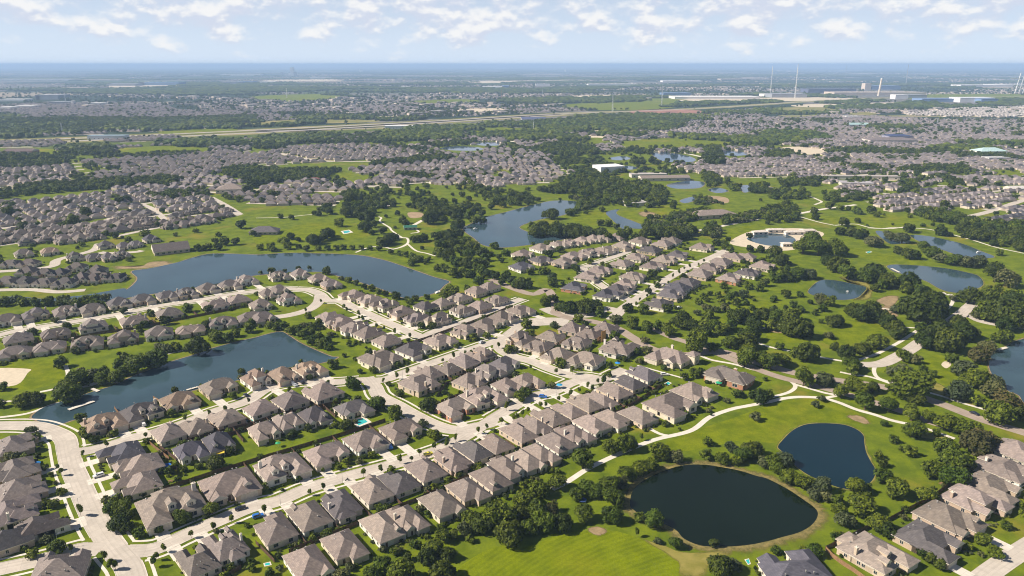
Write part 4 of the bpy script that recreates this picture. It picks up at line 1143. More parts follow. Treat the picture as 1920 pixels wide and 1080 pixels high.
for ri, (where, tg, side, w0, d0, kinds, drive, fence, data) in enumerate(ROWS):
    t = fnorm(G(tg[2], tg[3]) - G(tg[0], tg[1]))
    nr = Vector((t.y, -t.x, 0))
    f = nr if side == "R" else -nr
    rot = math.atan2(f.x, -f.y)
    items = []
    for tok in data.split():
        v = tok.split(",")
        px, py = float(v[0]), float(v[1])
        tint = v[2] if len(v) > 2 else "t"
        ks = v[3] if len(v) > 3 else ""
        p = G(px, py, 3.6); p.z = 0
        items.append([px, py, p, tint, ks, float(v[4]) if len(v) > 4 else 1.0])
    order = sorted(range(len(items)), key=lambda i: items[i][0])
    row = []
    for n_, i in enumerate(order):
        px, py, p, tint, ks, mul = items[i]
        # room to the next roof along the street
        gap = 99.0
        for j, q in enumerate(items):
            if j != i:
                dv = q[2] - p
                if abs(dv.dot(f)) < d0 * 0.7:
                    gap = min(gap, abs(dv.dot(t)))
        if ks.isdigit(): kind = W_[int(ks)]
        elif ks == "turret": kind = "turret"
        elif ks.startswith("w"): kind = W_[int(ks[1])]
        else: kind = kinds[(n_ * 3 + ri) % len(kinds)]
        nomw, nomd = (12.2, 19.5) if kind.startswith("deep") else ((19, 16) if kind == "turret" else (16.5, 17.5))
        W = min(w0, max(11, gap - 0.7)) if ks[:1] != "w" else 17
        s = (W / nomw * rng.uniform(0.97, 1.02), d0 / nomd * rng.uniform(0.96, 1.03) if ks[:1] != "w" else 1.0, rng.uniform(0.95, 1.06))
        mul *= 1.06 if not kind.startswith("deep") else 1.02
        s = (s[0] * mul, s[1] * mul, s[2] * (1 + (mul - 1) * 0.6))
        h = dict(p=p, rot=rot + rng.uniform(-0.02, 0.02), f=f, t=t, kind=kind, mx=rng.choice((1, -1)), s=s, tint=tint, wall=rng.choice(WALLC), where=where, n=n_, total=len(items), drive=drive, row=ri, px=px, py=py, W=W * mul, D=d0 * mul)
        if px in (853, 1367, 1077): h["wall"] = BRICKC
        row.append(h)
        HOUSES.append(h)
    if fence and len(row) > 1:
        FENCE_ROWS.append((where, row, fence, f, t))

# estates beyond: polygons filled with streets of houses
ESTATES = [
 ("west of the main lake", "X-40,462 60,462 150,455 200,446 260,432 330,428 410,416 438,402 425,392 395,372 370,360 300,352 200,362 100,375 -40,380", (0, 452, 400, 398), 29, "gs"),
 ("beside the green", "X395,362 440,372 500,385 560,388 640,382 640,372 560,365 480,368 440,352 395,352", (400, 375, 620, 368), 28, "g"),
 ("in the terrace beyond the park trees", "X480,352 560,345 640,345 720,338 780,340 860,345 930,352 960,345 1010,338 990,325 900,330 860,345 760,345 640,352 520,372 480,380", (500, 370, 900, 345), 28, "t"),
 ("in the terrace above the park", "X655,318 700,313 760,316 830,310 900,304 945,312 940,322 860,326 800,322 740,332 700,326", (660, 322, 940, 312), 28, "t"),
 ("in the western terrace", "X-30,315 60,312 140,310 150,325 100,332 60,345 -30,352", (0, 335, 150, 322), 28, "g"),
 ("in the long terrace beyond the woods", "X135,305 200,300 330,288 430,285 480,290 560,275 650,270 720,274 800,282 830,290 760,300 620,303 480,310 400,318 380,332 250,336 170,342 150,328 240,318", (140, 312, 480, 296), 28, "g"),
 ("in the terrace left of the white hall", "X960,345 1010,342 1060,330 1040,312 1000,302 950,292 930,300 900,302 950,320", (930, 320, 1060, 325), 28, "t"),
 ("in the eastern estate", "X1260,310 1330,302 1400,297 1440,296 1530,300 1590,310 1590,320 1530,330 1450,335 1380,334 1300,325", (1260, 318, 1580, 312), 28, "t"),
 ("in the estate beyond the silver pond", "X1440,238 1560,232 1680,244 1800,250 1920,250 1980,262 1920,266 1780,262 1640,262 1540,262 1520,248 1440,246", (1440, 245, 1900, 258), 28, "t"),
 ("in the estate below the pale lots", "X1465,272 1540,260 1640,262 1760,265 1790,275 1700,284 1600,275 1540,278", (1460, 272, 1780, 270), 28, "t"),
 ("in the estate of the red-dirt side", "X1235,248 1300,238 1400,246 1440,262 1330,258 1260,253", (1240, 246, 1440, 258), 28, "t"),
 ("in the far eastern estate", "X1440,228 1560,215 1700,222 1920,232 1980,240 1920,246 1760,238 1600,236 1500,236", (1440, 228, 1900, 240), 28, "t"),
 ("in the estate beyond the eastern trees", "X1600,290 1700,290 1800,297 1920,300 1980,312 1900,318 1800,312 1700,318 1620,312 1580,305", (1600, 300, 1900, 306), 28, "t"),
 ("in the south-eastern estate", "X1620,378 1700,362 1760,350 1820,352 1920,358 1990,370 1960,392 1900,402 1800,390 1740,402 1680,400", (1640, 385, 1900, 362), 28, "t"),
 ("in the estate around the school", "X1570,355 1640,345 1700,340 1690,352 1640,368 1580,372", (1570, 362, 1690, 345), 28, "t"),
 ("in the estate at the right edge", "X1790,335 1860,330 1980,332 1980,350 1900,348 1830,350", (1790, 340, 1920, 340), 28, "t"),
 ("at the right edge", "X1840,408 1900,395 1990,392 1990,430 1900,428", (1840, 412, 1920, 400), 30, "s"),
 ("in the northern village", "X60,212 180,200 330,207 480,212 540,217 560,225 420,226 200,232 60,236 0,240 0,222", (0, 225, 480, 218), 26, "t"),
 ("in the north-western village", "X-40,200 100,192 200,197 300,196 330,205 180,212 60,215 -40,212", (-40, 205, 300, 200), 26, "t"),
 ("in the village below the highway", "X180,262 260,256 340,254 330,262 220,268", (180, 264, 340, 258), 26, "t"),
 ("in the village below the highway", "X0,266 110,262 130,270 80,276 0,276", (0, 272, 120, 268), 26, "g"),
 ("in the northern village", "X595,204 760,198 790,206 680,211 600,210", (600, 207, 780, 203), 26, "t"),
 ("in the bright far estate", "X1690,212 1800,204 1920,200 1990,206 1990,220 1850,220 1720,218", (1690, 214, 1920, 210), 26, "w"),
 ("in the village north of the red soil", "X1330,224 1440,220 1560,226 1560,232 1440,234 1350,232", (1330, 228, 1560, 230), 26, "t"),
 ("in the terrace by the highway", "X600,262 700,248 730,258 700,264 640,266", (600, 262, 730, 256), 26, "t"),
]
def grid_estate(poly, t, pitch_rows, lot, rnd, maxn=4000):
    """back-to-back rows of lots along t inside a ground polygon -> (position, front direction, row number)"""
    nrm = Vector((t.y, -t.x, 0))
    us, ws = [p.dot(t) for p in poly], [p.dot(nrm) for p in poly]
    out = []
    w, k = min(ws), 0
    while w < max(ws):
        u = min(us) + rnd.uniform(0, lot)
        bend = rnd.uniform(-3, 3)
        while u < max(us):
            p = t * (u + rnd.uniform(-1.5, 1.5)) + nrm * (w + bend * math.sin(u / 90.0) + rnd.uniform(-1.5, 1.5))
            if in_poly(p.x, p.y, poly):
                out.append((p, nrm if k % 2 == 0 else -nrm, k))
            u += lot * rnd.uniform(0.94, 1.1)
        w += pitch_rows if k % 2 == 0 else pitch_rows * 0.72
        k += 1
    return out[:maxn]
RHASH = {}
def add_roof(p):
    RHASH.setdefault((int(p.x // 40), int(p.y // 40)), []).append((p.x, p.y))
def on_roof(x, y, r):
    cx, cy = int(x // 40), int(y // 40)
    return any((x - a) ** 2 + (y - b2) ** 2 < r * r for i in (cx - 1, cx, cx + 1) for j in (cy - 1, cy, cy + 1) for a, b2 in RHASH.get((i, j), ()))
for h in HOUSES: add_roof(h["p"])
NEARROOFS = [(h["p"].x, h["p"].y) for h in HOUSES]
ESTATE_POLYS = []
for ei, (where, s, tg, pr, tints) in enumerate(ESTATES):
    poly = ground_pts(s)
    ESTATE_POLYS.append(poly)
    t = fnorm(G(tg[2], tg[3]) - G(tg[0], tg[1]))
    rnd = random.Random(100 + ei)
    far = poly[0].length > 2200
    lots = grid_estate(poly, t, pr if not far else 29, 15.2 if not far else 16.0, rnd)
    rows_ = {}
    for p, f, k in lots:
        if in_water(p) or near_street(p, 5.0) or on_roof(p.x, p.y, 11.5): continue
        if rnd.random() < 0.03 or p.length > 1200 and before_open(p.x, p.y, False): continue
        kind = W_[rnd.randrange(5)]
        r = rnd.random()
        tint = {"gs": "g" if r < 0.72 else "s", "g": "g" if r < 0.9 else "s", "t": "t" if r < 0.6 else ("g" if r < 0.92 else "s"), "s": "s", "w": "w"}[tints]
        h = dict(p=p, rot=math.atan2(f.x, -f.y) + rnd.uniform(-0.03, 0.03), f=f, t=t, kind=kind, mx=rnd.choice((1, -1)), s=(rnd.uniform(0.90, 1.02), rnd.uniform(0.88, 1.04), rnd.uniform(0.9, 1.05)),
                 tint=tint, wall=rnd.choice(DARKW), where=where, n=0, total=0, drive=0, row=1000 + ei, px=0, py=0, W=14, D=15, estate=k)
        HOUSES.append(h)
        add_roof(p)
    # cream streets between the backs (every other gap)
    nrm = Vector((t.y, -t.x, 0))
    ws = [p.dot(nrm) for p in poly]; us = [p.dot(t) for p in poly]
    prr = pr if not far else 29
    w, k = min(ws), 0
    while w < max(ws):
        if k % 2 == 0:
            run = []
            u = min(us)
            while u <= max(us) + 20:
                p = t * u + nrm * (w + prr / 2)
                if in_poly(p.x, p.y, poly) and not in_water(p):
                    run.append(p)
                else:
                    if len(run) > 2: ribbon("road", run, 7.5, 0.05 if not far else 0.15, M["road"])
                    run = []
                u += 14
            if len(run) > 2: ribbon("road", run, 7.5, 0.05 if not far else 0.15, M["road"])
        w += prr if k % 2 == 0 else prr * 0.72
        k += 1

# everywhere else between the lakes and the highway: more of the same, wherever no field, wood or water lies
ESTATE_BOX, WOOD_BOX = boxed(ESTATE_POLYS), boxed([ground_pts(w[0]) for w in WOODS])
rnd = random.Random(404)
zone = ground_pts("-120,203 1000,203 2040,203 2040,345 1700,352 1560,345 1450,333 1300,328 1100,336 960,350 860,358 600,392 440,380 395,362 -120,352")
x0, x1, y0, y1 = min(p.x for p in zone), max(p.x for p in zone), min(p.y for p in zone), max(p.y for p in zone)
CELL = 420.0
for cx in range(int(x0 // CELL), int(x1 // CELL) + 1):
    for cy in range(int(y0 // CELL), int(y1 // CELL) + 1):
        r_ = random.Random(cx * 91 + cy * 7)
        ang = r_.choice((0.05, 0.12, -0.1, 0.3, 0.75, -0.2)) + r_.uniform(-0.1, 0.1)
        t = Vector((math.cos(ang), math.sin(ang), 0))
        nr = Vector((t.y, -t.x, 0))
        cc_ = Vector(((cx + 0.5) * CELL, (cy + 0.5) * CELL, 0))
        for k in range(-10, 11):
            wv = (k // 2) * 53 + (k % 2) * 31
            for u in range(-19, 20):
                p = cc_ + t * (u * 15.6 + r_.uniform(-1.2, 1.2)) + nr * (wv + r_.uniform(-1.5, 1.5))
                if not (abs(p.x - cc_.x) < CELL / 2 - 8 and abs(p.y - cc_.y) < CELL / 2 - 8): continue
                if not in_poly(p.x, p.y, zone) or not in_view(p, 60): continue
                if before_highway(p.x, p.y) or before_open(p.x, p.y) or in_any(p.x, p.y, ESTATE_BOX) or in_any(p.x, p.y, FIELD_BOX) or in_any(p.x, p.y, WOOD_BOX) or in_water(p) or near_street(p, 8) or on_roof(p.x, p.y, 13): continue
                if math.sin(p.x * 0.006 + cy) * math.sin(p.y * 0.007 + 1.0) > 0.30 or math.sin(p.x * 0.0023 + 2.0) + math.sin(p.y * 0.0031 + p.x * 0.001) > 0.95 or r_.random() < 0.06: continue
                f = nr if k % 2 else -nr
                h = dict(p=p, rot=math.atan2(f.x, -f.y), f=f, t=t, kind=W_[r_.randrange(5)], mx=r_.choice((1, -1)), s=(r_.uniform(0.92, 1.06), r_.uniform(0.88, 1.04), r_.uniform(0.85, 1.1)), tint=r_.choice("ttggts"), wall=r_.choice(WALLC), where="", n=0, total=0, drive=0, row=3000, px=0, py=0, W=13, D=14, filler=1)
                HOUSES.append(h)
                add_roof(p)
            if k % 2 == 0:
                run = []
                for u in range(-20, 21):
                    p = cc_ + t * (u * 15.6) + nr * (wv + 15.5)
                    ok = abs(p.x - cc_.x) < CELL / 2 and abs(p.y - cc_.y) < CELL / 2 and in_poly(p.x, p.y, zone) and in_view(p, 60) and on_roof(p.x, p.y, 24) and not (in_any(p.x, p.y, FIELD_BOX) or in_any(p.x, p.y, WOOD_BOX) or in_water(p))
                    if ok: run.append(p)
                    else:
                        if len(run) > 3: ribbon("road", run, 10, 0.12, M["road"])
                        run = []
for h in HOUSES:
    h["size"] = ppm(h["p"]) * (h["W"])
    h["vis"] = in_view(h["p"], 60)
HOUSES.sort(key=lambda h: -h["size"] if h["vis"] else 0)
NEAR = [h for h in HOUSES if h["vis"] and "filler" not in h][:300]
near_ids = set(id(h) for h in NEAR)
# ordinal labels for the estates' nearest houses: row by row, left to right
byrow = {}
for h in NEAR:
    if "estate" in h: byrow.setdefault((h["row"], h["estate"]), []).append(h)
rowrank = {}
for (r_, k), hs in byrow.items():
    rowrank.setdefault(r_, []).append((min(x["p"].length for x in hs), k))
for (r_, k), hs in byrow.items():
    rk = sorted(rowrank[r_]).index((min(x["p"].length for x in hs), k))
    hs.sort(key=lambda x: x["p"].x / x["p"].y)
    for i, h in enumerate(hs):
        h["label"] = "%s-roofed house, %s from left, %s line of roofs %s" % (ROOFN[h["tint"]], ordinal(i), "front" if rk == 0 else ordinal(rk), h["where"])
def jit(c, r, a=0.08):
    k = 1 + r.uniform(-a, a)
    return (c[0] * k, c[1] * k * (1 + r.uniform(-0.02, 0.02)), c[2] * k * (1 + r.uniform(-0.03, 0.03)), 1.0)
def hname(h):
    lead = {"wide2": "two-storey", "deep3": "small-dormered", "wide1": "gabled", "turret": "turreted"}.get(h["kind"], "hip-roofed")
    if h["total"] == 1:
        return "%s %s house %s" % (ROOFN[h["tint"]], lead, h["where"])
    return "%s %s house, %s from the left %s" % (ROOFN[h["tint"]], lead, ordinal(h["n"]), h["where"])
rng = random.Random(5)
for h in NEAR:
    v = VARS[(h["kind"], h["mx"])]
    root = empty("house", h["p"], h["rot"])
    root.scale = h["s"]
    setp(root, h.get("label") or hname(h), "house", "houses " + h["where"])
    wc, rc = jit(h["wall"], rng), jit(tuple(x * (0.80 if "estate" in h or h["where"].startswith("on the penin") else 1.0) for x in ROOFC[h["tint"]]), rng, 0.22)
    o = link("wall", v["parts"]["wall"], root); o.color = wc
    ro = link("roof", v["parts"]["roof"], root); ro.color = rc
    close = h["size"] > 26
    if h["size"] > 13:
        if v["chimney"]:
            c = link("chimney", CHIM, ro, v["chimney"]); c.color = wc
        if close:
            for p in v["vents"]:
                link("roof_vent", VENT, ro, p)
        g = link("garage_door", GAR, root, (v["garage"][0], v["garage"][1] - 0.03, 0))
        d = link("front_door", DOOR, root, (v["entry"][0], v["entry"][1] - 0.03, 0))
        for (wh, p, rz) in v["wins"]:
            o = link("window", win(*wh), root, p)
            o.rotation_euler = (0, 0, rz)

DRIVES = {}
# driveways and front walks
for h in NEAR:
    if not h["drive"]: continue
    v = VARS[(h["kind"], h["mx"])]
    gx, gy = v["garage"][0] * h["s"][0], v["garage"][1] * h["s"][1]
    c, s_ = math.cos(h["rot"]), math.sin(h["rot"])
    def loc(x, y):
        return Vector((h["p"].x + x * c - y * s_, h["p"].y + x * s_ + y * c, 0))
    # run out to the street's edge
    L = h["drive"]
    for st in range(4, 40):
        q = loc(gx, gy - st * 0.6)
        if near_street(q, -0.5):
            L = st * 0.6 + 0.6
            break
    else:
        continue
    a = loc(gx, gy + 0.2)
    e = loc(gx, gy - L)
    for i in range(9):
        q = a + (e - a) * (i / 8)
        for dx in (-1, 0, 1):
            for dy in (-1, 0, 1):
                DRIVES.setdefault((int(q.x // 60) + dx, int(q.y // 60) + dy), []).append(q)
    ribbon("driveway", [a, (a + e) / 2, e], 5.2, 0.05 + 0.00012 * (h["n"] + h["row"] * 20) , M["drive"])
    ex, ey = v["entry"][0] * h["s"][0], v["entry"][1] * h["s"][1]
    a, m_, e = loc(ex, ey - 0.2), loc(ex, ey - 1.6), loc((ex + gx) / 2, ey - 2.2)
    ribbon("front_walk", [a, m_, e], 1.1, 0.045, M["walk"])

# back yards: a greener lawn under each row, timber fences along the backs and between neighbours
def board_run(mb, a, b, h=1.85, m=0):
    """a timber fence run: posts and staggered boards with slightly uneven tops"""
    d = b - a
    L = d.length
    if L < 0.5: return
    t = d / L
    n = Vector((t.y, -t.x, 0))
    k = max(1, int(L / 0.6))
    rr = random.Random(int(a.x * 13 + a.y * 7))
    for i in range(k):
        p, q = a + t * (L * i / k), a + t * (L * (i + 1) / k - 0.03)
        hh = h + rr.uniform(-0.05, 0.05)
        o = n * (0.03 if i % 2 else 0.0)
        v = [p + o, q + o, q + o + n * 0.03, p + o + n * 0.03]
        mb.add([(x.x, x.y, 0.0) for x in v] + [(x.x, x.y, hh) for x in v], [(0, 1, 5, 4), (2, 3, 7, 6), (4, 5, 6, 7)], m)
    for i in range(int(L / 2.4) + 1):
        p = a + t * min(i * 2.4, L)
        mb.box(p.x - 0.06, p.x + 0.06, p.y - 0.06, p.y + 0.06, 0, h + 0.12, m)
FPHRASE = {}
for where, row, back, f, t in FENCE_ROWS:
    root = empty("fence", row[0]["p"])
    setp(root, "brown timber yard fences of the houses " + where, "fence", None)
    row = sorted(row, key=lambda h: h["p"].dot(t))
    prev = None
    for i, h in enumerate(row):
        bp = h["p"] - f * (h["D"] / 2 + back)
        if i + 1 < len(row):
            n_ = row[i + 1]
            if (n_["p"] - h["p"]).length > 40: continue
            mid = (h["p"] + n_["p"]) / 2
            bmid = (bp + n_["p"] - f * (n_["D"] / 2 + back)) / 2
            mb = MB()
            board_run(mb, mid + f * 1.0 - root.location, bmid - root.location, 1.85)
            link("fence_panel", mb.mesh("fence_panel", M["fence"]), root)
            mb = MB()
            board_run(mb, bp - root.location, bmid - root.location, 1.9)
            board_run(mb, bmid - root.location, n_["p"] - f * (n_["D"] / 2 + back) - root.location, 1.9)
            link("fence_panel", mb.mesh("fence_panel", M["fence"]), root)

# the houses beyond the 300 nearest: one mass of small hip-roofed houses
rest = [h for h in HOUSES if h["vis"] and id(h) not in near_ids]
V, F, I = [], [], []
rr = random.Random(3)
for h in rest:
    c, s_ = math.cos(h["rot"]), math.sin(h["rot"])
    two = h["size"] > 8
    boxes = [(-6.5, 6.5, -6.5, 6.5, 3.0)] if not two else [(-6.8, 6.8, -3.5, 6.5, 3.0), (-6.8, -0.8, -7.5, 2, 3.0), (1.2, 6.2, -5.5, 2, 3.1)]
    ri_ = {"t": 0, "g": 1, "b": 0, "s": 2, "d": 2, "w": 4}[h["tint"]]
    for (x0, x1, y0, y1, ez) in boxes:
        x0, x1, y0, y1 = x0 * h["s"][0] * 1.05 * h["mx"], x1 * h["s"][0] * 1.05 * h["mx"], y0 * h["s"][1] * 1.05, y1 * h["s"][1] * 1.05
        if x0 > x1: x0, x1 = x1, x0
        hw, hd = x1 - x0, y1 - y0
        half = min(hw, hd) / 2
        zr = ez + half * 0.68
        if hw >= hd: rg = [(x0 + half, (y0 + y1) / 2), (x1 - half, (y0 + y1) / 2)]; rf = [(4, 5, 9, 8), (6, 7, 8, 9), (5, 6, 9), (7, 4, 8)]
        else: rg = [((x0 + x1) / 2, y0 + half), ((x0 + x1) / 2, y1 - half)]; rf = [(5, 6, 9, 8), (7, 4, 8, 9), (4, 5, 8), (6, 7, 9)]
        base = len(V)
        loc3 = [(x0, y0, 0), (x1, y0, 0), (x1, y1, 0), (x0, y1, 0), (x0, y0, ez), (x1, y0, ez), (x1, y1, ez), (x0, y1, ez), (*rg[0], zr), (*rg[1], zr)]
        V += [(h["p"].x + x * c - y * s_, h["p"].y + x * s_ + y * c, z) for x, y, z in loc3]
        for q in rf: F.append(tuple(base + k for k in q)); I.append(ri_)
        for q in ((0, 1, 5, 4), (1, 2, 6, 5), (2, 3, 7, 6), (3, 0, 4, 7)): F.append(tuple(base + k for k in q)); I.append(3)
mm = [plain("far_roof_taupe", (0.195, 0.170, 0.172), 0.8, 0, 0.3, 0.03), plain("far_roof_brown", (0.165, 0.143, 0.140), 0.8, 0, 0.3, 0.03), plain("far_roof_slate", (0.080, 0.077, 0.088), 0.8, 0, 0.2, 0.03),
      plain("far_wall", (0.46, 0.39, 0.32), 0.85, 0, 0.5, 0.04), plain("far_roof_pale", (0.34, 0.31, 0.29), 0.8, 0, 0.4, 0.03)]
me = bpy.data.meshes.new("distant_houses")
me.from_pydata(V, [], F)
for x in mm: me.materials.append(x)
me.polygons.foreach_set("material_index", I)
me.update()
setp(link("distant_houses", me), "mass of taupe and grey roofs of the estates beyond", "houses", None, "stuff")
print("houses", len(HOUSES), "near", len(NEAR), "rest", len(rest))
from mathutils import noise as mnoise
# ------------------------------------------------------------ trees
def crown_mesh(name, seed, mats, n_lobes=9, n_leaf=900, flat=0.8, spread=0.62, leaf=0.13, gap=0.0):
    """unit crown (radius about 1, base near z = 0): leaf-clump faces over a handful of lobes, darker body added inside to block light"""
    r = random.Random(seed)
    lobes = [(Vector((0, 0, flat * 0.95)), 0.58)]
    for k in range(n_lobes):
        a = 2 * math.pi * k / n_lobes * 1.618 + r.uniform(-0.4, 0.4)
        d = spread * r.uniform(0.55, 1.0)
        z = flat * r.uniform(0.42, 1.35) * (1.15 - 0.45 * d)
        lobes.append((Vector((math.cos(a) * d, math.sin(a) * d, z)), r.uniform(0.30, 0.48)))
    b = MB()
    tot = sum(l[1] ** 2 for l in lobes)
    for c, rad in lobes:
        # rough solid body, added inside the lobe to block light
        rings = [(-0.75, 0.62), (-0.1, 0.99), (0.55, 0.80)]
        vs_, fs = [], []
        for (zz, rr_) in rings:
            for k in range(6):
                t = 2 * math.pi * (k + (0.5 if zz > -0.5 and zz < 0.2 else 0)) / 6
                q = rad * 0.74 * r.uniform(0.85, 1.12)
                vs_.append(c + Vector((math.cos(t) * rr_ * q, math.sin(t) * rr_ * q, zz * q)))
        vs_.append(c + Vector((0, 0, rad * 0.76)))
        vs_.append(c + Vector((0, 0, -rad * 0.74)))
        for g in range(2):
            for k in range(6):
                fs.append((g * 6 + k, g * 6 + (k + 1) % 6, g * 6 + 6 + (k + 1) % 6, g * 6 + 6 + k))
        for k in range(6):
            fs.append((12 + k, 12 + (k + 1) % 6, 18))
            fs.append((k, 19, (k + 1) % 6))
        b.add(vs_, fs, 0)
        m = int(n_leaf * rad ** 2 / tot)
        for _ in range(m):
            u, t = r.uniform(-0.75, 1.0), r.uniform(0, 2 * math.pi)
            q = math.sqrt(1 - u * u)
            nrm = Vector((q * math.cos(t), q * math.sin(t), u))
            p = c + nrm * rad * r.uniform(0.78, 1.10)
            if r.random() < gap: continue
            if any((p - c2).length < r2 * 0.70 for c2, r2 in lobes if c2 is not c): continue
            nn = (nrm + Vector((r.gauss(0, 0.45), r.gauss(0, 0.45), r.gauss(0, 0.45) + 0.2))).normalized()
            e1 = nn.orthogonal().normalized()
            ang = r.uniform(0, 6.28)
            e1 = (e1 * math.cos(ang) + nn.cross(e1) * math.sin(ang))
            e2 = nn.cross(e1)
            L, W = leaf * r.uniform(0.7, 1.35), leaf * r.uniform(0.45, 0.85)
            b.add([p - e1 * L, p - e2 * W + nn * W * 0.25, p + e1 * L, p + e2 * W + nn * W * 0.25], [(0, 1, 2, 3)], 1)
    lo = min(v[2] for v in b.v)
    b.v = [(x, y, z - lo) for x, y, z in b.v]
    return b.mesh(name, mats)
def trunk_mesh(name, seed, h=0.9, rad=0.09, limbs=4):
    r = random.Random(seed)
    b = MB()
    top = Vector((r.uniform(-0.05, 0.05), r.uniform(-0.05, 0.05), h * 0.6))
    b.tube((0, 0, -0.02), top, rad * 1.25, rad * 0.75, 7)
    for k in range(limbs):
        a = 2 * math.pi * k / limbs + r.uniform(-0.4, 0.4)
        e = top + Vector((math.cos(a) * 0.42, math.sin(a) * 0.42, h * r.uniform(0.45, 0.8)))
        b.tube(top - Vector((0, 0, h * 0.1)), e, rad * 0.55, rad * 0.18, 5)
    return b.mesh(name, [M["bark"]])
KINDS = {}
def kind(name, dark, light, flat, nl, nlobes, spread, leaf, n=3, gap=0.0):
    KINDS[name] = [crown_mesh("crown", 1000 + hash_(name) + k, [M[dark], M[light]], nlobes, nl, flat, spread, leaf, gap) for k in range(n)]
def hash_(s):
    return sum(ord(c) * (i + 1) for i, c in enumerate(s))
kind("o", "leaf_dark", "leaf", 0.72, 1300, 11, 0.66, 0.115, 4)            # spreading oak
kind("d", "leaf_dark", "leaf_dark", 0.74, 1200, 11, 0.66, 0.115, 3)       # dark evergreen oak
kind("b", "leaf", "leaf_bright", 0.80, 1200, 10, 0.60, 0.115, 2)          # bright young foliage
kind("g", "leaf_dark", "leaf_grey", 0.72, 1000, 10, 0.64, 0.12, 2)        # grey-green scrub tree
kind("p", "leaf_grey", "leaf_grey", 0.66, 520, 10, 0.74, 0.095, 2, 0.3)   # thin pale tree
kind("n", "leaf_dark", "leaf_brown", 0.70, 1100, 11, 0.66, 0.115, 2)      # brown tinged
kind("r", "leaf", "leaf", 0.98, 1200, 9, 0.46, 0.12, 2)                   # round street tree
kind("s", "leaf", "leaf", 1.15, 460, 6, 0.42, 0.15, 3)               # sapling
kind("h", "leaf_dark", "leaf", 0.52, 520, 8, 0.66, 0.14, 2)               # shrub
TRUNKS = [trunk_mesh("trunk", k) for k in range(3)]
SAPT = trunk_mesh("trunk", 9, 1.5, 0.06, 2)
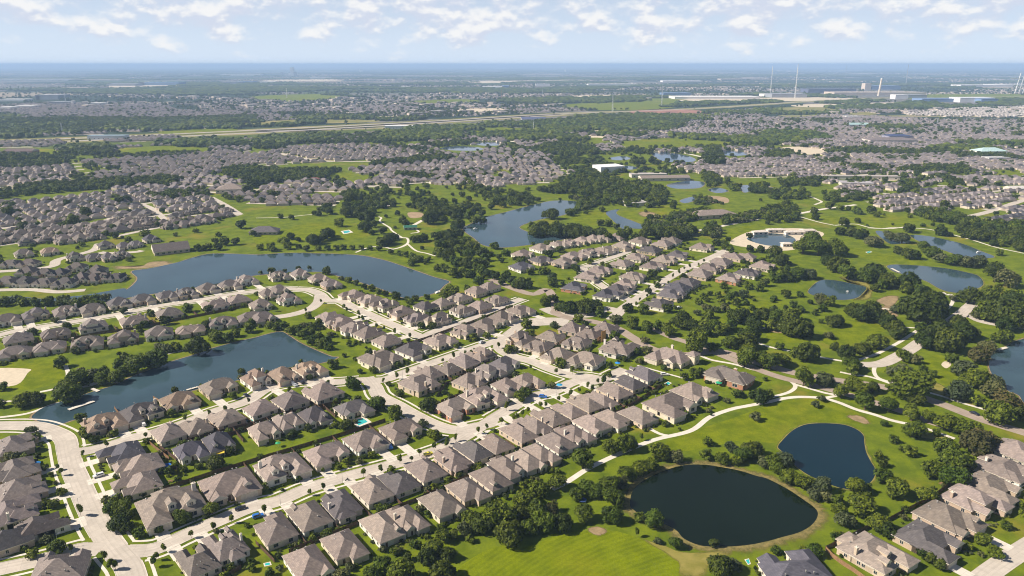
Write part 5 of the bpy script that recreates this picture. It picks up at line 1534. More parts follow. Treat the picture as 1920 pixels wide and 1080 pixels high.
# trees: 'x,y,radius,kind' per survey tile
TREES = """
C80,480,85,o 205,410,85,o 330,360,75,o 60,590,85,d 190,575,80,o 235,650,100,b 370,660,85,d 130,700,75,o 300,560,60,n 20,690,70,d 530,195,92,o 535,600,82,o 755,610,82,o 725,375,80,o 760,475,85,o 560,405,70,b 485,455,60,o
C860,300,70,o 960,255,70,o 1040,235,65,o 1110,130,85,o 1230,165,65,g 1075,635,88,b 950,640,48,h 940,735,24,s 1095,810,34,g 1230,820,55,o 1510,822,44,d 1555,985,100,d 1665,985,62,g 740,95,72,o 860,65,90,o 972,20,20,s 1470,65,44,o 1640,95,52,g 1800,110,90,d 1740,155,70,o 1455,160,50,o 1575,185,58,o 1900,210,60,g 1690,205,48,b 820,370,60,n 640,430,70,o
B1830,600,130,o 1700,650,105,d 1610,630,70,o 1890,745,110,d 1560,715,60,g 1400,770,60,o 1330,850,85,o 1280,920,80,d 1390,1020,105,d 1090,1030,115,o 960,985,80,o 870,1040,75,o 1185,835,42,b 1600,808,40,h 1235,565,48,g 1290,605,35,o 1480,765,50,d 1130,930,45,d 1430,900,70,d 700,1000,40,g 640,1055,60,g 180,1010,30,g 100,1050,40,o 950,870,35,g
D130,185,80,g 30,215,60,o 60,255,60,b 175,325,70,o 265,365,70,o 410,390,75,g 350,455,55,g 440,470,50,g 525,500,50,o 525,575,55,o 585,640,75,g 665,385,70,o 700,520,100,o 735,415,50,o 870,310,70,o 960,410,82,o 1200,450,72,o 840,660,80,o 890,725,65,d 830,165,38,o 865,220,45,d 940,45,38,o 1065,130,50,o 1005,120,28,d 1240,255,85,o 1395,195,105,o 1480,215,70,o 1390,330,95,o 1340,100,85,o 1555,70,105,n 1640,45,90,n 60,888,42,h 352,880,62,o 1160,890,45,d 1225,935,50,d 1290,985,50,d 1615,790,52,o 1700,885,48,o 1495,845,38,o 1785,690,38,o 1880,530,32,o 1110,2,42,d 1265,5,25,o
H275,560,82,r 430,580,80,g 555,670,65,r 640,620,65,o 740,725,90,r 700,655,60,o 785,650,55,d 915,780,75,o 1090,830,72,r 1210,860,58,r 1335,905,80,o 1455,945,70,o 1540,955,60,o 1580,1040,100,n 1100,970,75,o 1268,995,30,o 935,1040,30,o 875,938,32,h 300,378,100,d 235,190,110,d 140,205,70,d 55,110,55,d 500,150,62,d 160,110,80,o 300,250,52,d 500,350,45,d 590,385,70,d 715,355,70,d 830,300,80,o 640,75,60,d 705,90,80,d 780,60,80,d 870,110,50,d 900,150,68,d 960,200,72,d 955,255,50,d 1120,122,48,g 1150,205,48,o 1180,285,85,d 1300,220,90,d 1370,285,115,d 1455,215,90,d 1520,235,60,d 1020,415,60,o 1112,440,50,p 940,530,55,p 1020,500,62,p 1085,605,140,o 1165,515,32,o 1240,557,34,o 1120,725,65,d 1445,665,92,g 1580,750,50,b 1700,660,80,g 1800,740,88,n 1750,830,105,o 1885,850,60,d 1600,400,80,n 1480,490,90,g 1570,565,100,o 1650,330,60,g 1760,265,70,o 1700,595,70,g 1380,430,50,b 1430,150,70,d 1570,110,42,g 1780,180,62,d 1640,65,80,d 1720,85,90,d 1800,105,80,o 1880,60,85,o 1860,150,70,d 1060,30,70,d 1180,45,80,d 1275,60,75,d 630,470,70,o 640,525,50,o 30,440,80,r 105,440,62,o 90,350,38,o 205,395,48,o 0,690,50,r 360,780,36,p 405,740,34,p 960,65,45,p 460,265,40,p 400,165,22,o
G910,160,62,r 1015,200,55,r 780,140,52,g 870,65,46,d 990,72,48,o 1170,60,50,d 1100,190,48,o 1170,230,58,o 1265,150,80,d 1390,295,100,r 1505,345,45,r 1560,225,50,o 1440,222,58,d 1755,405,90,r 1890,440,72,r 1640,310,70,o 1760,290,90,d 1660,130,52,d 1740,100,62,d 1815,165,80,d 1885,100,60,d 655,105,40,o 500,140,45,o 550,180,40,d 318,185,42,p 110,175,52,o 430,50,60,d 555,45,80,d 645,40,50,d 360,55,40,o 245,15,45,o 770,270,48,o 1000,300,40,p 1010,370,48,p 1370,545,50,o 1425,540,40,d 1300,575,40,d 1860,705,82,d 1830,870,48,p 1305,860,36,o 1475,830,26,g 1690,715,45,h 365,470,52,o 455,510,26,s 735,490,34,o 725,560,32,o 690,590,30,s 240,285,36,d 140,255,45,o 20,370,40,g 575,380,36,d 60,720,60,o 105,690,48,o 300,640,38,g 210,1010,32,o 960,460,36,g 850,445,32,d 940,390,40,d 1145,505,26,d
F575,478,50,o 878,515,38,r 780,530,28,r 1060,478,30,r 725,620,62,o 760,740,35,d 905,765,82,o 1040,840,68,b 1290,775,80,d 1370,810,40,o 1075,700,42,o 1340,1015,62,o 1250,920,46,p 670,930,58,d 695,335,26,o 660,420,22,o 840,395,32,o 580,825,26,d 610,850,26,d 165,615,28,o 400,580,34,d 20,530,18,o 335,465,20,o 1090,390,26,d 1630,280,38,o 1730,270,36,o 1500,350,26,o 1870,545,28,o 1240,190,40,d 1330,190,36,d 390,120,32,o 470,165,34,o 280,1000,40,d 240,1030,28,d 390,960,40,d 990,640,26,h 1460,890,24,h 1390,870,22,h 1880,790,24,s 1890,370,42,o
F100,190,38,o 150,200,40,o 210,195,42,o 260,230,44,o 310,220,46,o 350,260,48,o 400,240,46,o 420,300,48,o 470,270,44,o 480,330,46,o 530,300,44,o 540,350,40,o 440,200,38,o 360,190,36,g 560,260,34,g
E600,885,45,o 630,990,42,o 660,1025,36,d 705,1050,36,d 855,1000,30,o 1310,675,36,d 1810,535,36,d 230,975,42,g 255,1035,38,o 1280,850,36,o 1745,720,36,o 450,465,52,o 930,435,50,d 895,408,22,d 1020,478,80,o 1170,420,92,o 1475,340,86,d 1250,355,48,g 1190,345,42,g 1320,350,45,o 565,585,72,o 500,650,60,o 480,690,90,o 560,690,70,o 765,580,60,o 690,540,42,g 860,570,64,o 775,530,40,o 920,530,50,o 650,605,48,d 15,650,38,o 160,750,62,o 260,730,62,d 5,780,36,o 1335,280,28,d 1540,180,44,d 1625,270,60,o 1705,280,52,o 1765,250,40,o 1870,210,48,o 500,190,36,d 140,160,30,d 1405,60,44,o 1555,65,40,d 920,80,34,d 1240,150,48,d 1130,100,34,o 410,150,30,g 240,235,36,g 1080,180,40,d 840,320,32,o 1035,215,34,o 560,375,38,g 1880,170,40,o 1600,250,40,o 885,480,46,o 1100,470,44,o 600,530,34,g 1510,650,22,o
A75,172,50,g 275,170,28,d 180,190,40,o 250,35,44,o 780,160,36,o 1610,215,72,d 1720,130,42,d 1205,280,34,d 1170,400,42,o 1080,460,26,d 880,660,76,d 830,560,55,o 915,560,60,o 870,500,46,o 965,605,46,d 795,495,38,g 935,700,55,d 1045,745,46,o 1190,720,44,d 1365,625,62,o 1590,560,62,o 460,440,34,o 345,520,40,d 395,530,42,n 340,795,44,g 420,845,62,o 240,905,42,o 1730,1005,34,o 1880,1010,36,n 960,490,34,d 330,260,30,d 1300,250,22,g 1385,320,12,h 180,880,26,h 870,330,24,h 1850,700,24,h
B680,212,34,o 320,345,28,o 60,408,38,o 812,185,26,h 500,275,18,s 245,30,24,d 30,180,28,o 660,660,22,n 1670,250,34,o 770,680,16,h
J395,255,35,d 240,245,20,d 300,240,17,d 85,255,28,d 160,258,16,d 25,270,14,o 790,395,34,d 850,415,24,d 900,412,26,d 960,405,22,o 1090,370,58,o 870,430,28,o 1190,355,26,o 560,325,24,d 610,345,24,d 650,355,26,o 690,375,22,o 730,385,24,d 520,310,24,o 480,300,20,g 320,70,42,d 400,45,46,d 350,80,34,d 195,65,26,d 235,80,16,d 745,75,42,d 710,90,40,d 790,65,24,d 690,130,24,d 760,150,22,d 240,120,22,d 180,118,28,o 85,120,28,o 25,125,24,o 280,130,26,d 350,130,22,o 400,128,22,o 450,128,22,o 490,125,22,o 540,128,20,o 590,128,20,o 640,130,20,o 930,75,32,d 890,80,28,d 935,130,16,d 810,160,22,o 840,165,24,o 880,175,26,o 920,190,28,o 960,200,22,d 1330,118,22,o 1020,60,40,d 1080,50,45,d 1130,40,45,d
J1040,110,46,o 1100,100,50,d 1160,90,50,o 1220,110,46,o 1030,150,40,o 1090,160,46,d 1150,140,44,o 1200,160,44,o 1260,150,40,d 1290,180,34,o 1120,200,40,o 1180,210,42,d 1240,210,40,o 1060,240,34,o 1020,240,30,d 1110,260,38,o 1160,260,36,o 1210,270,40,d 1270,250,36,o 1300,270,34,d 1250,310,36,o 1350,280,36,d 1400,290,34,d 1430,310,30,d 1380,320,28,d 1190,190,34,d
K50,320,46,d 90,330,40,d 20,330,34,o 230,320,36,o 300,460,46,d 360,450,40,d 420,440,46,d 470,440,40,d 260,460,30,o 200,420,36,o 240,410,34,d 490,480,34,o 210,160,32,d 350,235,24,d 100,260,30,d 170,260,28,o 440,205,24,o 770,290,24,d 870,440,26,d 590,400,22,d 770,370,26,d 820,340,22,o 660,460,36,d 740,470,38,o 590,520,42,g 680,540,46,r 760,560,42,r 960,510,52,d 1020,560,44,d 870,570,36,o 1090,540,40,o 1060,610,66,r 1130,670,34,r 1320,700,60,r 1410,740,50,r 1270,500,58,d 1400,490,46,d 1230,560,40,o 1340,600,60,d 1200,580,36,o 1100,600,36,d 1140,560,44,o 540,60,40,d 620,50,44,d 690,70,38,o 760,40,50,d 830,30,52,d 900,45,52,d 960,40,50,d 1010,20,44,d 1110,30,40,d 1150,95,30,d 130,30,48,d 190,25,48,d 250,30,50,d 310,30,50,d 370,35,52,d 430,35,50,d 500,40,46,d 200,105,24,o 240,100,24,d 1340,60,24,d 1340,130,30,d 1400,135,30,d 1200,120,26,o 1230,140,24,o 1300,380,34,g 1230,400,34,o 1260,430,30,o 1180,430,26,o 1160,390,22,o 1200,460,34,g 1140,470,28,g 1090,460,30,g 1050,430,26,o 1040,490,26,g 1110,500,34,o 1330,340,30,o 1390,350,30,o 1420,320,34,d 1190,340,26,o 1080,400,26,o
L290,110,70,o 390,120,62,o 200,110,60,o 250,75,60,o 405,30,34,d 510,50,36,d 470,30,36,d 600,78,52,g 395,210,66,d 340,190,44,d 455,255,60,o 600,245,72,d 685,300,60,d 560,280,50,o 795,300,64,d 600,350,32,d 650,330,36,o 108,385,34,d 40,290,40,o 100,280,44,d 300,410,44,g 350,425,40,o 160,270,44,o 240,265,46,g 735,140,30,d 790,155,40,d 830,160,38,d 760,60,46,g 690,60,34,g 930,140,44,o 980,180,40,g 1050,190,42,o 1120,200,42,g 880,120,40,b 1190,200,40,g 1290,235,58,d 1340,290,58,g 1370,290,34,d 1140,385,56,d 1260,365,52,o 870,440,110,d 950,420,62,d 800,430,60,d 920,390,46,d 780,350,40,o 850,360,36,o 1320,450,95,d 1390,490,80,d 1260,470,70,o 1400,410,70,d 1230,430,46,d 570,500,50,d 530,480,44,d 480,465,50,d 690,540,56,d 720,580,46,d 395,530,44,d 110,560,58,d 160,580,54,d 220,600,40,d 60,500,56,o 30,480,40,d 140,500,46,o 20,560,40,o 180,390,22,o 980,30,36,d 1150,30,46,d 1190,45,46,d 1240,30,44,d 1280,50,40,d 1330,30,46,d 1400,50,52,d 1100,10,40,d 1270,100,24,d 1380,80,38,d 1430,110,40,d 800,15,30,d 1300,155,22,o 1440,80,46,d 40,140,44,d 80,190,46,d 20,180,34,o 1045,410,24,p 1390,440,60,d
O300,790,60,d 250,800,40,d 1040,820,40,d 1150,820,34,g 1090,815,30,p 660,860,38,d 720,865,40,o 780,890,34,d 870,920,44,o 160,890,50,o 230,880,54,d 300,900,60,d 370,890,54,d 440,890,50,d 500,900,54,d 560,920,54,d 620,930,56,d 680,940,50,d 210,930,50,o 380,930,50,d 330,870,40,o 150,930,36,o
O1170,395,24,d 1230,410,30,d 1280,408,26,d 1650,355,22,d 1500,380,60,d 1560,400,50,d 1530,330,40,d 1450,350,34,d 1220,315,36,d 980,405,34,d 930,410,30,d 1050,395,36,d 1100,405,24,g
N265,820,30,d 180,815,26,o 470,790,34,d 545,770,42,d 625,860,44,o 670,775,58,d 710,670,58,d 680,730,40,d 780,760,50,d 830,810,66,d 870,740,30,d 905,690,42,d 815,880,64,d 880,870,40,d 945,915,44,d 865,935,30,o 975,815,20,d 1060,790,28,d 1100,840,44,d 1125,862,40,d 1250,720,50,d 1180,740,30,d 1140,730,30,d 1320,720,50,d 1350,760,44,d 1300,820,68,d 1420,770,44,d 1480,780,58,d 1410,830,40,d 1340,800,58,d 1540,730,30,d 1600,680,30,d 1630,600,32,d 1650,660,20,d 1550,650,32,d 1600,800,48,o 1690,790,40,d 1640,840,44,o 1700,840,38,o 1520,860,58,d 1490,890,50,d 1400,950,58,d 1450,960,54,d 1200,980,44,d 1260,970,44,d 1040,900,18,o 550,930,48,d 500,970,44,d 430,985,54,d 265,960,34,d 990,965,48,d 940,1000,50,d 1020,960,38,d 620,560,40,g 545,575,22,g 505,575,20,o 400,575,22,o 1440,520,36,d 1590,540,28,o 760,800,40,d 730,790,40,d 440,790,30,d 1030,720,36,d 960,730,36,d 1740,650,24,d 1780,700,40,o 1820,680,40,o 1850,720,40,d 1760,740,36,d 1900,660,36,d 320,990,26,d 220,1000,40,o 180,1000,24,o
P360,815,36,d 575,850,50,d 545,920,40,d 625,930,46,d 720,940,46,d 790,990,50,g 545,750,30,o 670,770,36,o 690,785,26,o 745,885,12,o 1060,895,50,d 1300,920,48,d 1370,950,24,d 1690,1010,30,d 900,940,34,g 970,960,40,g 150,790,40,d 60,790,40,d 350,770,34,d 460,730,40,d 1000,620,34,d 1060,600,34,d 1110,630,34,o 1530,610,30,d 1380,590,34,d 900,760,24,d 780,760,44,d 820,800,30,o 1050,770,24,d 1330,720,44,d 1660,740,26,d
M160,880,40,d 150,920,30,d 1800,870,48,d 1900,940,34,d 1760,1000,40,d 1690,1000,44,d 1640,1040,40,d 1560,1040,34,o 1480,1050,34,o 540,830,44,o 640,770,50,d 60,770,50,d 130,780,34,d 500,710,30,d 890,690,40,d 950,680,40,d 1080,940,44,b 960,990,30,o 1220,890,26,d 310,510,24,d 590,545,34,d 1850,600,50,d 1900,560,50,d
"""
SAPS = {
 "diagonal street": "A1225,860 1430,755 1600,700 1735,645 B60,575 400,440 505,400 805,300 935,270 1078,200 1165,188 1225,145 1335,105 1430,55 1430,85 1497,35 G15,890 78,855 120,830 215,790 255,785 350,745 440,710 570,645 605,665 645,610 505,680 600,700 690,590",
 "pond-side street": "A620,150 795,85 E1390,890 1570,850 1690,825 1865,755 1090,1015 F250,690 355,680 540,625 955,605 1055,577 1135,548 1400,455 1480,428 1570,398 1640,380 1820,345",
 "north lane": "F370,75 655,55 770,110 800,140 905,200 960,215 1040,245 1155,275 680,80 J95,475 280,480 365,430 495,465 580,520 600,530",
 "inner lane": "G140,505 25,490 330,540 450,515 F1710,740 1730,950 1665,980 1840,910 1770,760 1960,890",
 "avenue spur": "K720,420 760,400 800,335 770,350 830,320 880,325 905,290 940,270 970,245 1000,235 945,295 860,345 1080,205 1050,225 700,450",
 "left avenue": "A430,250 455,290 600,590 440,905 780,930 530,860 860,990 1150,970 1170,920 825,990",
 "court road": "D1760,930 1900,600",
}
GROUPW = [   # nearest landmark gives the tree's place words
 (1360, 935, "by the round pond"), (1290, 840, "by the round pond"), (1180, 900, "by the round pond"), (1030, 930, "in the wood left of the round pond"), (960, 960, "in the wood left of the round pond"), (850, 1050, "in the wood left of the round pond"), (1480, 880, "between the two dark ponds"), (1540, 930, "between the two dark ponds"),
 (1360, 1060, "below the round pond"), (1660, 870, "on the lawn right of the kidney pond"), (1620, 930, "on the lawn right of the kidney pond"), (1800, 870, "behind the corner houses"), (1750, 1040, "in the corner front gardens"), (1840, 1020, "in the corner front gardens"), (1600, 740, "along the boulevard trail"), (1750, 790, "along the boulevard trail"), (1820, 830, "along the boulevard trail"), (1480, 690, "along the boulevard trail"),
 (1850, 760, "by the east lake"), (1830, 680, "by the east lake"), (1700, 710, "beside the park road loop"), (1780, 640, "beside the park road"), (1520, 640, "on the park meadow"), (1620, 650, "on the park meadow"), (1640, 590, "on the park meadow"), (1480, 600, "on the park meadow"), (1880, 580, "in the wood at the right edge"), (1730, 570, "below the meadow pond"), (1700, 530, "left of the meadow pond"), (1540, 490, "in the park above the fountain pond"),
 (1520, 560, "round the fountain pond"), (1760, 480, "between the two park ponds"), (1880, 510, "right of the meadow pond"), (1280, 640, "along the boulevard by the scrub"), (1380, 590, "in the scrub beside the east block"), (1400, 660, "along the boulevard by the scrub"), (1190, 600, "on the boulevard near the hub"), (1080, 570, "at the road hub"), (1430, 735, "on the trail by the park lawn"), (1160, 830, "on the trail behind the houses"), (1090, 860, "on the trail behind the houses"),
 (1000, 730, "in the centre block gardens"), (1100, 690, "in the inner lane gardens"), (1310, 700, "by the turreted house"), (1200, 690, "by the turreted house"), (700, 760, "beside the curved lane"), (810, 770, "beside the curved lane"), (640, 690, "on the lawn right of the long pond"), (590, 630, "in the thicket above the long pond"), (900, 640, "in the upper lane gardens"), (550, 790, "in the left block yards"),
 (240, 680, "on the far bank of the long pond"), (140, 710, "on the far bank of the long pond"), (420, 630, "on the far bank of the long pond"), (40, 740, "by the sand court"), (170, 800, "by the long pond houses"), (320, 760, "by the long pond houses"), (220, 960, "on the left avenue corner"), (350, 960, "before the diagonal street houses"), (420, 850, "in the left block yards"), (80, 860, "left of the left avenue"), (90, 1020, "left of the left avenue"),
 (640, 1040, "in the yards above the wood"), (440, 1070, "in the yards at the bottom edge"), (600, 890, "before the diagonal street houses"), (600, 500, "on the near shore of the main lake"), (760, 550, "on the near shore of the main lake"), (550, 460, "on the far shore of the main lake"), (720, 445, "in the park beyond the main lake"), (870, 470, "in the wood between the lakes"), (900, 510, "in the wood between the lakes"), (1070, 430, "on the island lake's spit"),
 (1220, 430, "along the boulevard's far end"), (1330, 455, "by the beach lagoon"), (1030, 530, "at the road hub"), (1000, 490, "in the east block gardens"), (1250, 540, "in the east block gardens"), (300, 600, "in the west street gardens"), (1330, 290, "round the far ponds"), (1880, 440, "beyond the trail pond"),
]
KN = {"o": ("spreading oak", "leafy green tree"), "d": ("dark oak", "dark evergreen tree"), "b": ("bright green tree",) * 2, "g": ("grey-green tree",) * 2, "p": ("thin pale tree",) * 2, "n": ("brownish tree",) * 2, "r": ("round-crowned tree",) * 2, "s": ("slender sapling",) * 2, "h": ("low shrub",) * 2}
tree_list = []
for px, py, r_, kd, k in T(TREES.replace("\n", " ")):
    if kd == "h": Rm0 = 0.8
    # crown centre stands about 0.95 R above the ground
    Rm = float(r_) / k / ppm(G(px, py))
    hc = Rm * {"s": 2.3, "r": 1.1, "h": 0.5}.get(kd, 0.85)
    p = G(px, py, hc)
    Rm = float(r_) / k / ppm(p) * (0.95 if py < 800 else 0.98)
    p.z = 0
    tree_list.append(dict(px=px, py=py, R=Rm, k=kd, p=p, size=Rm * ppm(p), street=None))
for st, s in SAPS.items():
    for i, (px, py) in enumerate([v[:2] for v in T(s)]):
        p = G(px, py, 2.6); p.z = 0
        tree_list.append(dict(px=px, py=py, R=1.25 + 0.35 * ((i * 7) % 5) / 4, k="s", p=p, size=1.5 * ppm(p), street=st))
rest_trees = []
rng = random.Random(21)
for kinds_, cap in ((("s",), 160), (("o", "d", "b", "g", "p", "n", "r", "h"), 300)):
    lst = sorted([t for t in tree_list if t["k"] in kinds_], key=lambda t: -t["size"])
    rest_trees += lst[cap:]
    groups = {}
    for t in lst[:cap]:
        if t["street"]:
            gw = "along the " + t["street"]
        else:
            gw = min(GROUPW, key=lambda g: (g[0] - t["px"]) ** 2 + 2.2 * (g[1] - t["py"]) ** 2)[2]
        t["gw"] = gw
        groups.setdefault((gw, t["k"]), []).append(t)
    for (gw, kd), ts in groups.items():
        ts.sort(key=lambda t: t["px"])
        for i, t in enumerate(ts):
            nm = KN[kd][0] if t["R"] > 3.2 or kd not in "od" else KN[kd][1].replace("tree", "small tree") if False else KN[kd][0 if t["R"] > 3.2 else 1]
            if t["street"]: nm = "slender street sapling"
            base = {"h": "shrub", "s": "sapling"}.get(kd, "tree")
            if len(ts) == 1: lab = "single %s %s" % (nm, gw)
            else: lab = "%s, %s such from the left %s" % (nm, ordinal(i), gw)
            root = empty({"h": "shrub", "s": "sapling"}.get(kd, "tree"), t["p"], rng.uniform(0, 6.28))
            setp(root, lab, base, ("saplings " if kd == "s" else "shrubs " if kd == "h" else "trees ") + gw)
            s = t["R"]
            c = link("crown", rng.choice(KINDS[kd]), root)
            if kd == "s":
                c.scale = (s, s, s * rng.uniform(1.1, 1.6)); c.location = (0, 0, s * 0.9)
                tr = link("trunk", SAPT, root); tr.scale = (1, 1, s * 1.1)
            else:
                c.scale = (s * rng.uniform(0.94, 1.06), s * rng.uniform(0.94, 1.06), s * rng.uniform(0.9, 1.1) * (0.95 if kd != "h" else 0.8))
                c.location = (0, 0, s * (0.10 if kd != "h" else 0.0) + (0.25 if kd in "or" else 0))
                if kd != "h":
                    tr = link("trunk", rng.choice(TRUNKS), root); tr.scale = (s * 0.8,) * 3

# ------------------------------------------------------------ woods and far trees (beyond counting): points that carry one of a few low crowns
LOW = []
lowcol = bpy.data.collections.new("wood_crowns")
def low_tree(name, seed, dark, light, n_leaf, nlobes, flat=0.74, leaf=0.22):
    o = bpy.data.objects.new(name, crown_mesh(name, seed, [M[dark], M[light]], nlobes, n_leaf, flat, 0.62, leaf))
    lowcol.objects.link(o)
    LOW.append(o)
low_tree("a_wood_oak", 51, "leaf_dark", "leaf", 220, 6)
low_tree("b_wood_oak", 52, "leaf_dark", "leaf_dark", 220, 6)
low_tree("c_wood_oak", 53, "leaf_dark", "leaf", 220, 7, 0.66)
low_tree("d_wood_scrub", 54, "leaf_dark", "leaf_grey", 180, 6, 0.6)
def grove(name, seed, n):
    """a far patch of wood: many small crowns in one instance, unit size 1"""
    r = random.Random(seed)
    b = MB()
    for k in range(n):
        a, d = r.uniform(0, 6.28), math.sqrt(r.random())
        x, y, rad = math.cos(a) * d, math.sin(a) * d, r.uniform(0.13, 0.24)
        h = rad * r.uniform(1.0, 1.5)
        vs_ = []
        for (zz, q) in ((0.0, 0.75), (0.55, 1.0), (0.85, 0.6)):
            for i in range(5):
                t = 6.283 * (i + r.random() * 0.5) / 5
                qq = rad * q * r.uniform(0.8, 1.15)
                vs_.append((x + math.cos(t) * qq, y + math.sin(t) * qq, h * zz))
        vs_.append((x, y, h))
        f = [(g * 5 + i, g * 5 + (i + 1) % 5, g * 5 + 5 + (i + 1) % 5, g * 5 + 5 + i) for g in range(2) for i in range(5)] + [(10 + i, 10 + (i + 1) % 5, 15) for i in range(5)]
        b.add(vs_, f, r.randrange(2))
    o = bpy.data.objects.new(name, b.mesh(name, [M["leaf_dark"], M["leaf"]]))
    lowcol.objects.link(o)
    LOW.append(o)
grove("e_grove", 61, 26)
grove("f_grove", 62, 26)
grove("g_grove", 63, 18)
def scatter(name, pts, label, cat=None):
    """pts: (x, y, z, scale, index, turn)"""
    me = bpy.data.meshes.new(name)
    me.from_pydata([(p[0], p[1], p[2]) for p in pts], [], [])
    for an, tp, k in (("size", "FLOAT", 3), ("pick", "INT", 4), ("turn", "FLOAT", 5)):
        at = me.attributes.new(an, tp, "POINT")
        at.data.foreach_set("value", [p[k] for p in pts])
    o = link(name, me)
    ng = bpy.data.node_groups.new(name, "GeometryNodeTree")
    ng.interface.new_socket("Geometry", in_out="INPUT", socket_type="NodeSocketGeometry")
    ng.interface.new_socket("Geometry", in_out="OUTPUT", socket_type="NodeSocketGeometry")
    gi, go = ng.nodes.new("NodeGroupInput"), ng.nodes.new("NodeGroupOutput")
    ci = ng.nodes.new("GeometryNodeCollectionInfo")
    ci.inputs["Collection"].default_value = lowcol
    ci.inputs["Separate Children"].default_value = True
    ci.inputs["Reset Children"].default_value = True
    ip = ng.nodes.new("GeometryNodeInstanceOnPoints")
    ip.inputs["Pick Instance"].default_value = True
    def att(n, t):
        a = ng.nodes.new("GeometryNodeInputNamedAttribute")
        a.data_type = t
        a.inputs["Name"].default_value = n
        return a.outputs["Attribute"]
    cx = ng.nodes.new("ShaderNodeCombineXYZ")
    ng.links.new(att("turn", "FLOAT"), cx.inputs[2])
    ng.links.new(gi.outputs[0], ip.inputs["Points"])
    ng.links.new(ci.outputs[0], ip.inputs["Instance"])
    ng.links.new(att("pick", "INT"), ip.inputs["Instance Index"])
    sv = ng.nodes.new("ShaderNodeCombineXYZ")
    mn = ng.nodes.new("ShaderNodeMath")
    mn.operation = "MINIMUM"
    mn.inputs[1].default_value = 42.0          # far groves grow wider, not taller
    ng.links.new(att("size", "FLOAT"), sv.inputs[0])
    ng.links.new(att("size", "FLOAT"), sv.inputs[1])
    ng.links.new(att("size", "FLOAT"), mn.inputs[0])
    ng.links.new(mn.outputs[0], sv.inputs[2])
    ng.links.new(sv.outputs[0], ip.inputs["Scale"])
    ng.links.new(cx.outputs[0], ip.inputs["Rotation"])
    ng.links.new(ip.outputs[0], go.inputs[0])
    md = o.modifiers.new("scatter", "NODES")
    md.node_group = ng
    return setp(o, label, cat, None, "stuff")
def fill(s, spacing, r0, r1, rnd, ids=(0, 1, 1, 2), prob=1.0, avoid=True):
    poly = ground_pts(s)
    x0, x1, y0, y1 = min(p.x for p in poly), max(p.x for p in poly), min(p.y for p in poly), max(p.y for p in poly)
    out = []
    y = y0
    while y < y1:
        x = x0 + rnd.uniform(0, spacing)
        while x < x1:
            px, py = x + rnd.uniform(-.45, .45) * spacing, y + rnd.uniform(-.45, .45) * spacing
            if rnd.random() < prob and in_poly(px, py, poly) and not before_highway(px, py) and not (avoid and (in_water((px, py)) or near_street(Vector((px, py, 0)), 1.5))):
                out.append((px, py, 0.0, rnd.uniform(r0, r1), rnd.choice(ids), rnd.uniform(0, 6.28)))
            x += spacing
        y += spacing * 0.9
    return out
rnd = random.Random(77)
def on_drive(p):
    return any((p.x - a.x) ** 2 + (p.y - a.y) ** 2 < 17 for a in DRIVES.get((int(p.x // 60), int(p.y // 60)), ()))
pts = []
for s, sp, r0, r1, pr in WOODS:
    pts += fill(s, sp, r0, r1, rnd, (0, 1, 1, 2) if sp > 8.5 else (0, 1, 2, 3), pr)
for t in rest_trees:
    pts.append((t["p"].x, t["p"].y, 0.0, t["R"], {"o": 0, "d": 1, "g": 3, "p": 3}.get(t["k"], 2), rnd.uniform(0, 6)))
# odd trees along the far estates' streets and back yards, and lone trees over the parkland
for poly in ESTATE_POLYS:
    x0, x1, y0, y1 = min(p.x for p in poly), max(p.x for p in poly), min(p.y for p in poly), max(p.y for p in poly)
    n = int((x1 - x0) * (y1 - y0) / 420)
    for _ in range(n):
        x, y = rnd.uniform(x0, x1), rnd.uniform(y0, y1)
        if in_poly(x, y, poly) and not in_water((x, y)) and not near_street(Vector((x, y, 0)), 0.5) and not on_roof(x, y, 6.5):
            pts.append((x, y, 0.0, rnd.uniform(1.6, 4.6), rnd.choice((0, 1, 1, 2)), rnd.uniform(0, 6.28)))
for h in rest:
    if "filler" in h and rnd.random() < 0.95:
        a_, r_ = rnd.uniform(0, 6.28), rnd.uniform(9, 13)
        x, y = h["p"].x + math.cos(a_) * r_, h["p"].y + math.sin(a_) * r_
        if not on_roof(x, y, 6.5) and not in_water((x, y)): pts.append((x, y, 0.0, rnd.uniform(2.0, 5.0), rnd.choice((0, 1, 1, 2)), rnd.uniform(0, 6.28)))
for h in NEAR:
    for _ in range(5):
        u, w = rnd.uniform(-0.6, 0.6) * h["W"], rnd.choice((1, 1, -1)) * (h["D"] / 2 + rnd.uniform(2.0, 6.0))
        p = h["p"] + h["t"] * u - h["f"] * w
        if on_drive(p): continue
        if rnd.random() < 0.75 and not in_water(p) and not near_street(p, 1.5) and not on_roof(p.x, p.y, 8.5):
            pts.append((p.x, p.y, 0.0, rnd.uniform(0.9, 2.3), rnd.choice((0, 0, 1, 2, 3)), rnd.uniform(0, 6.28)))
y = 900.0
free = 0
while free < 2200:
    y = 620 + 2600 * rnd.random() ** 1.3
    x = rnd.uniform(-0.75, 0.75) * y
    p = (x, y)
    free += 1
    if in_water(p) or in_any(x, y, ESTATE_BOX) or near_street(Vector((x, y, 0)), 2): continue
    if math.sin(x * 0.011 + 1.3) + math.sin(y * 0.013 + x * 0.004) + rnd.uniform(-1, 1) < 0.35: continue
    if on_roof(x, y, 12): continue
    pts.append((x, y, 0.0, rnd.uniform(2.0, 5.5), rnd.choice((0, 1, 1, 2)), rnd.uniform(0, 6.28)))
zx0, zx1, zy0, zy1 = x0, x1, y0, y1
zb = boxed([zone])
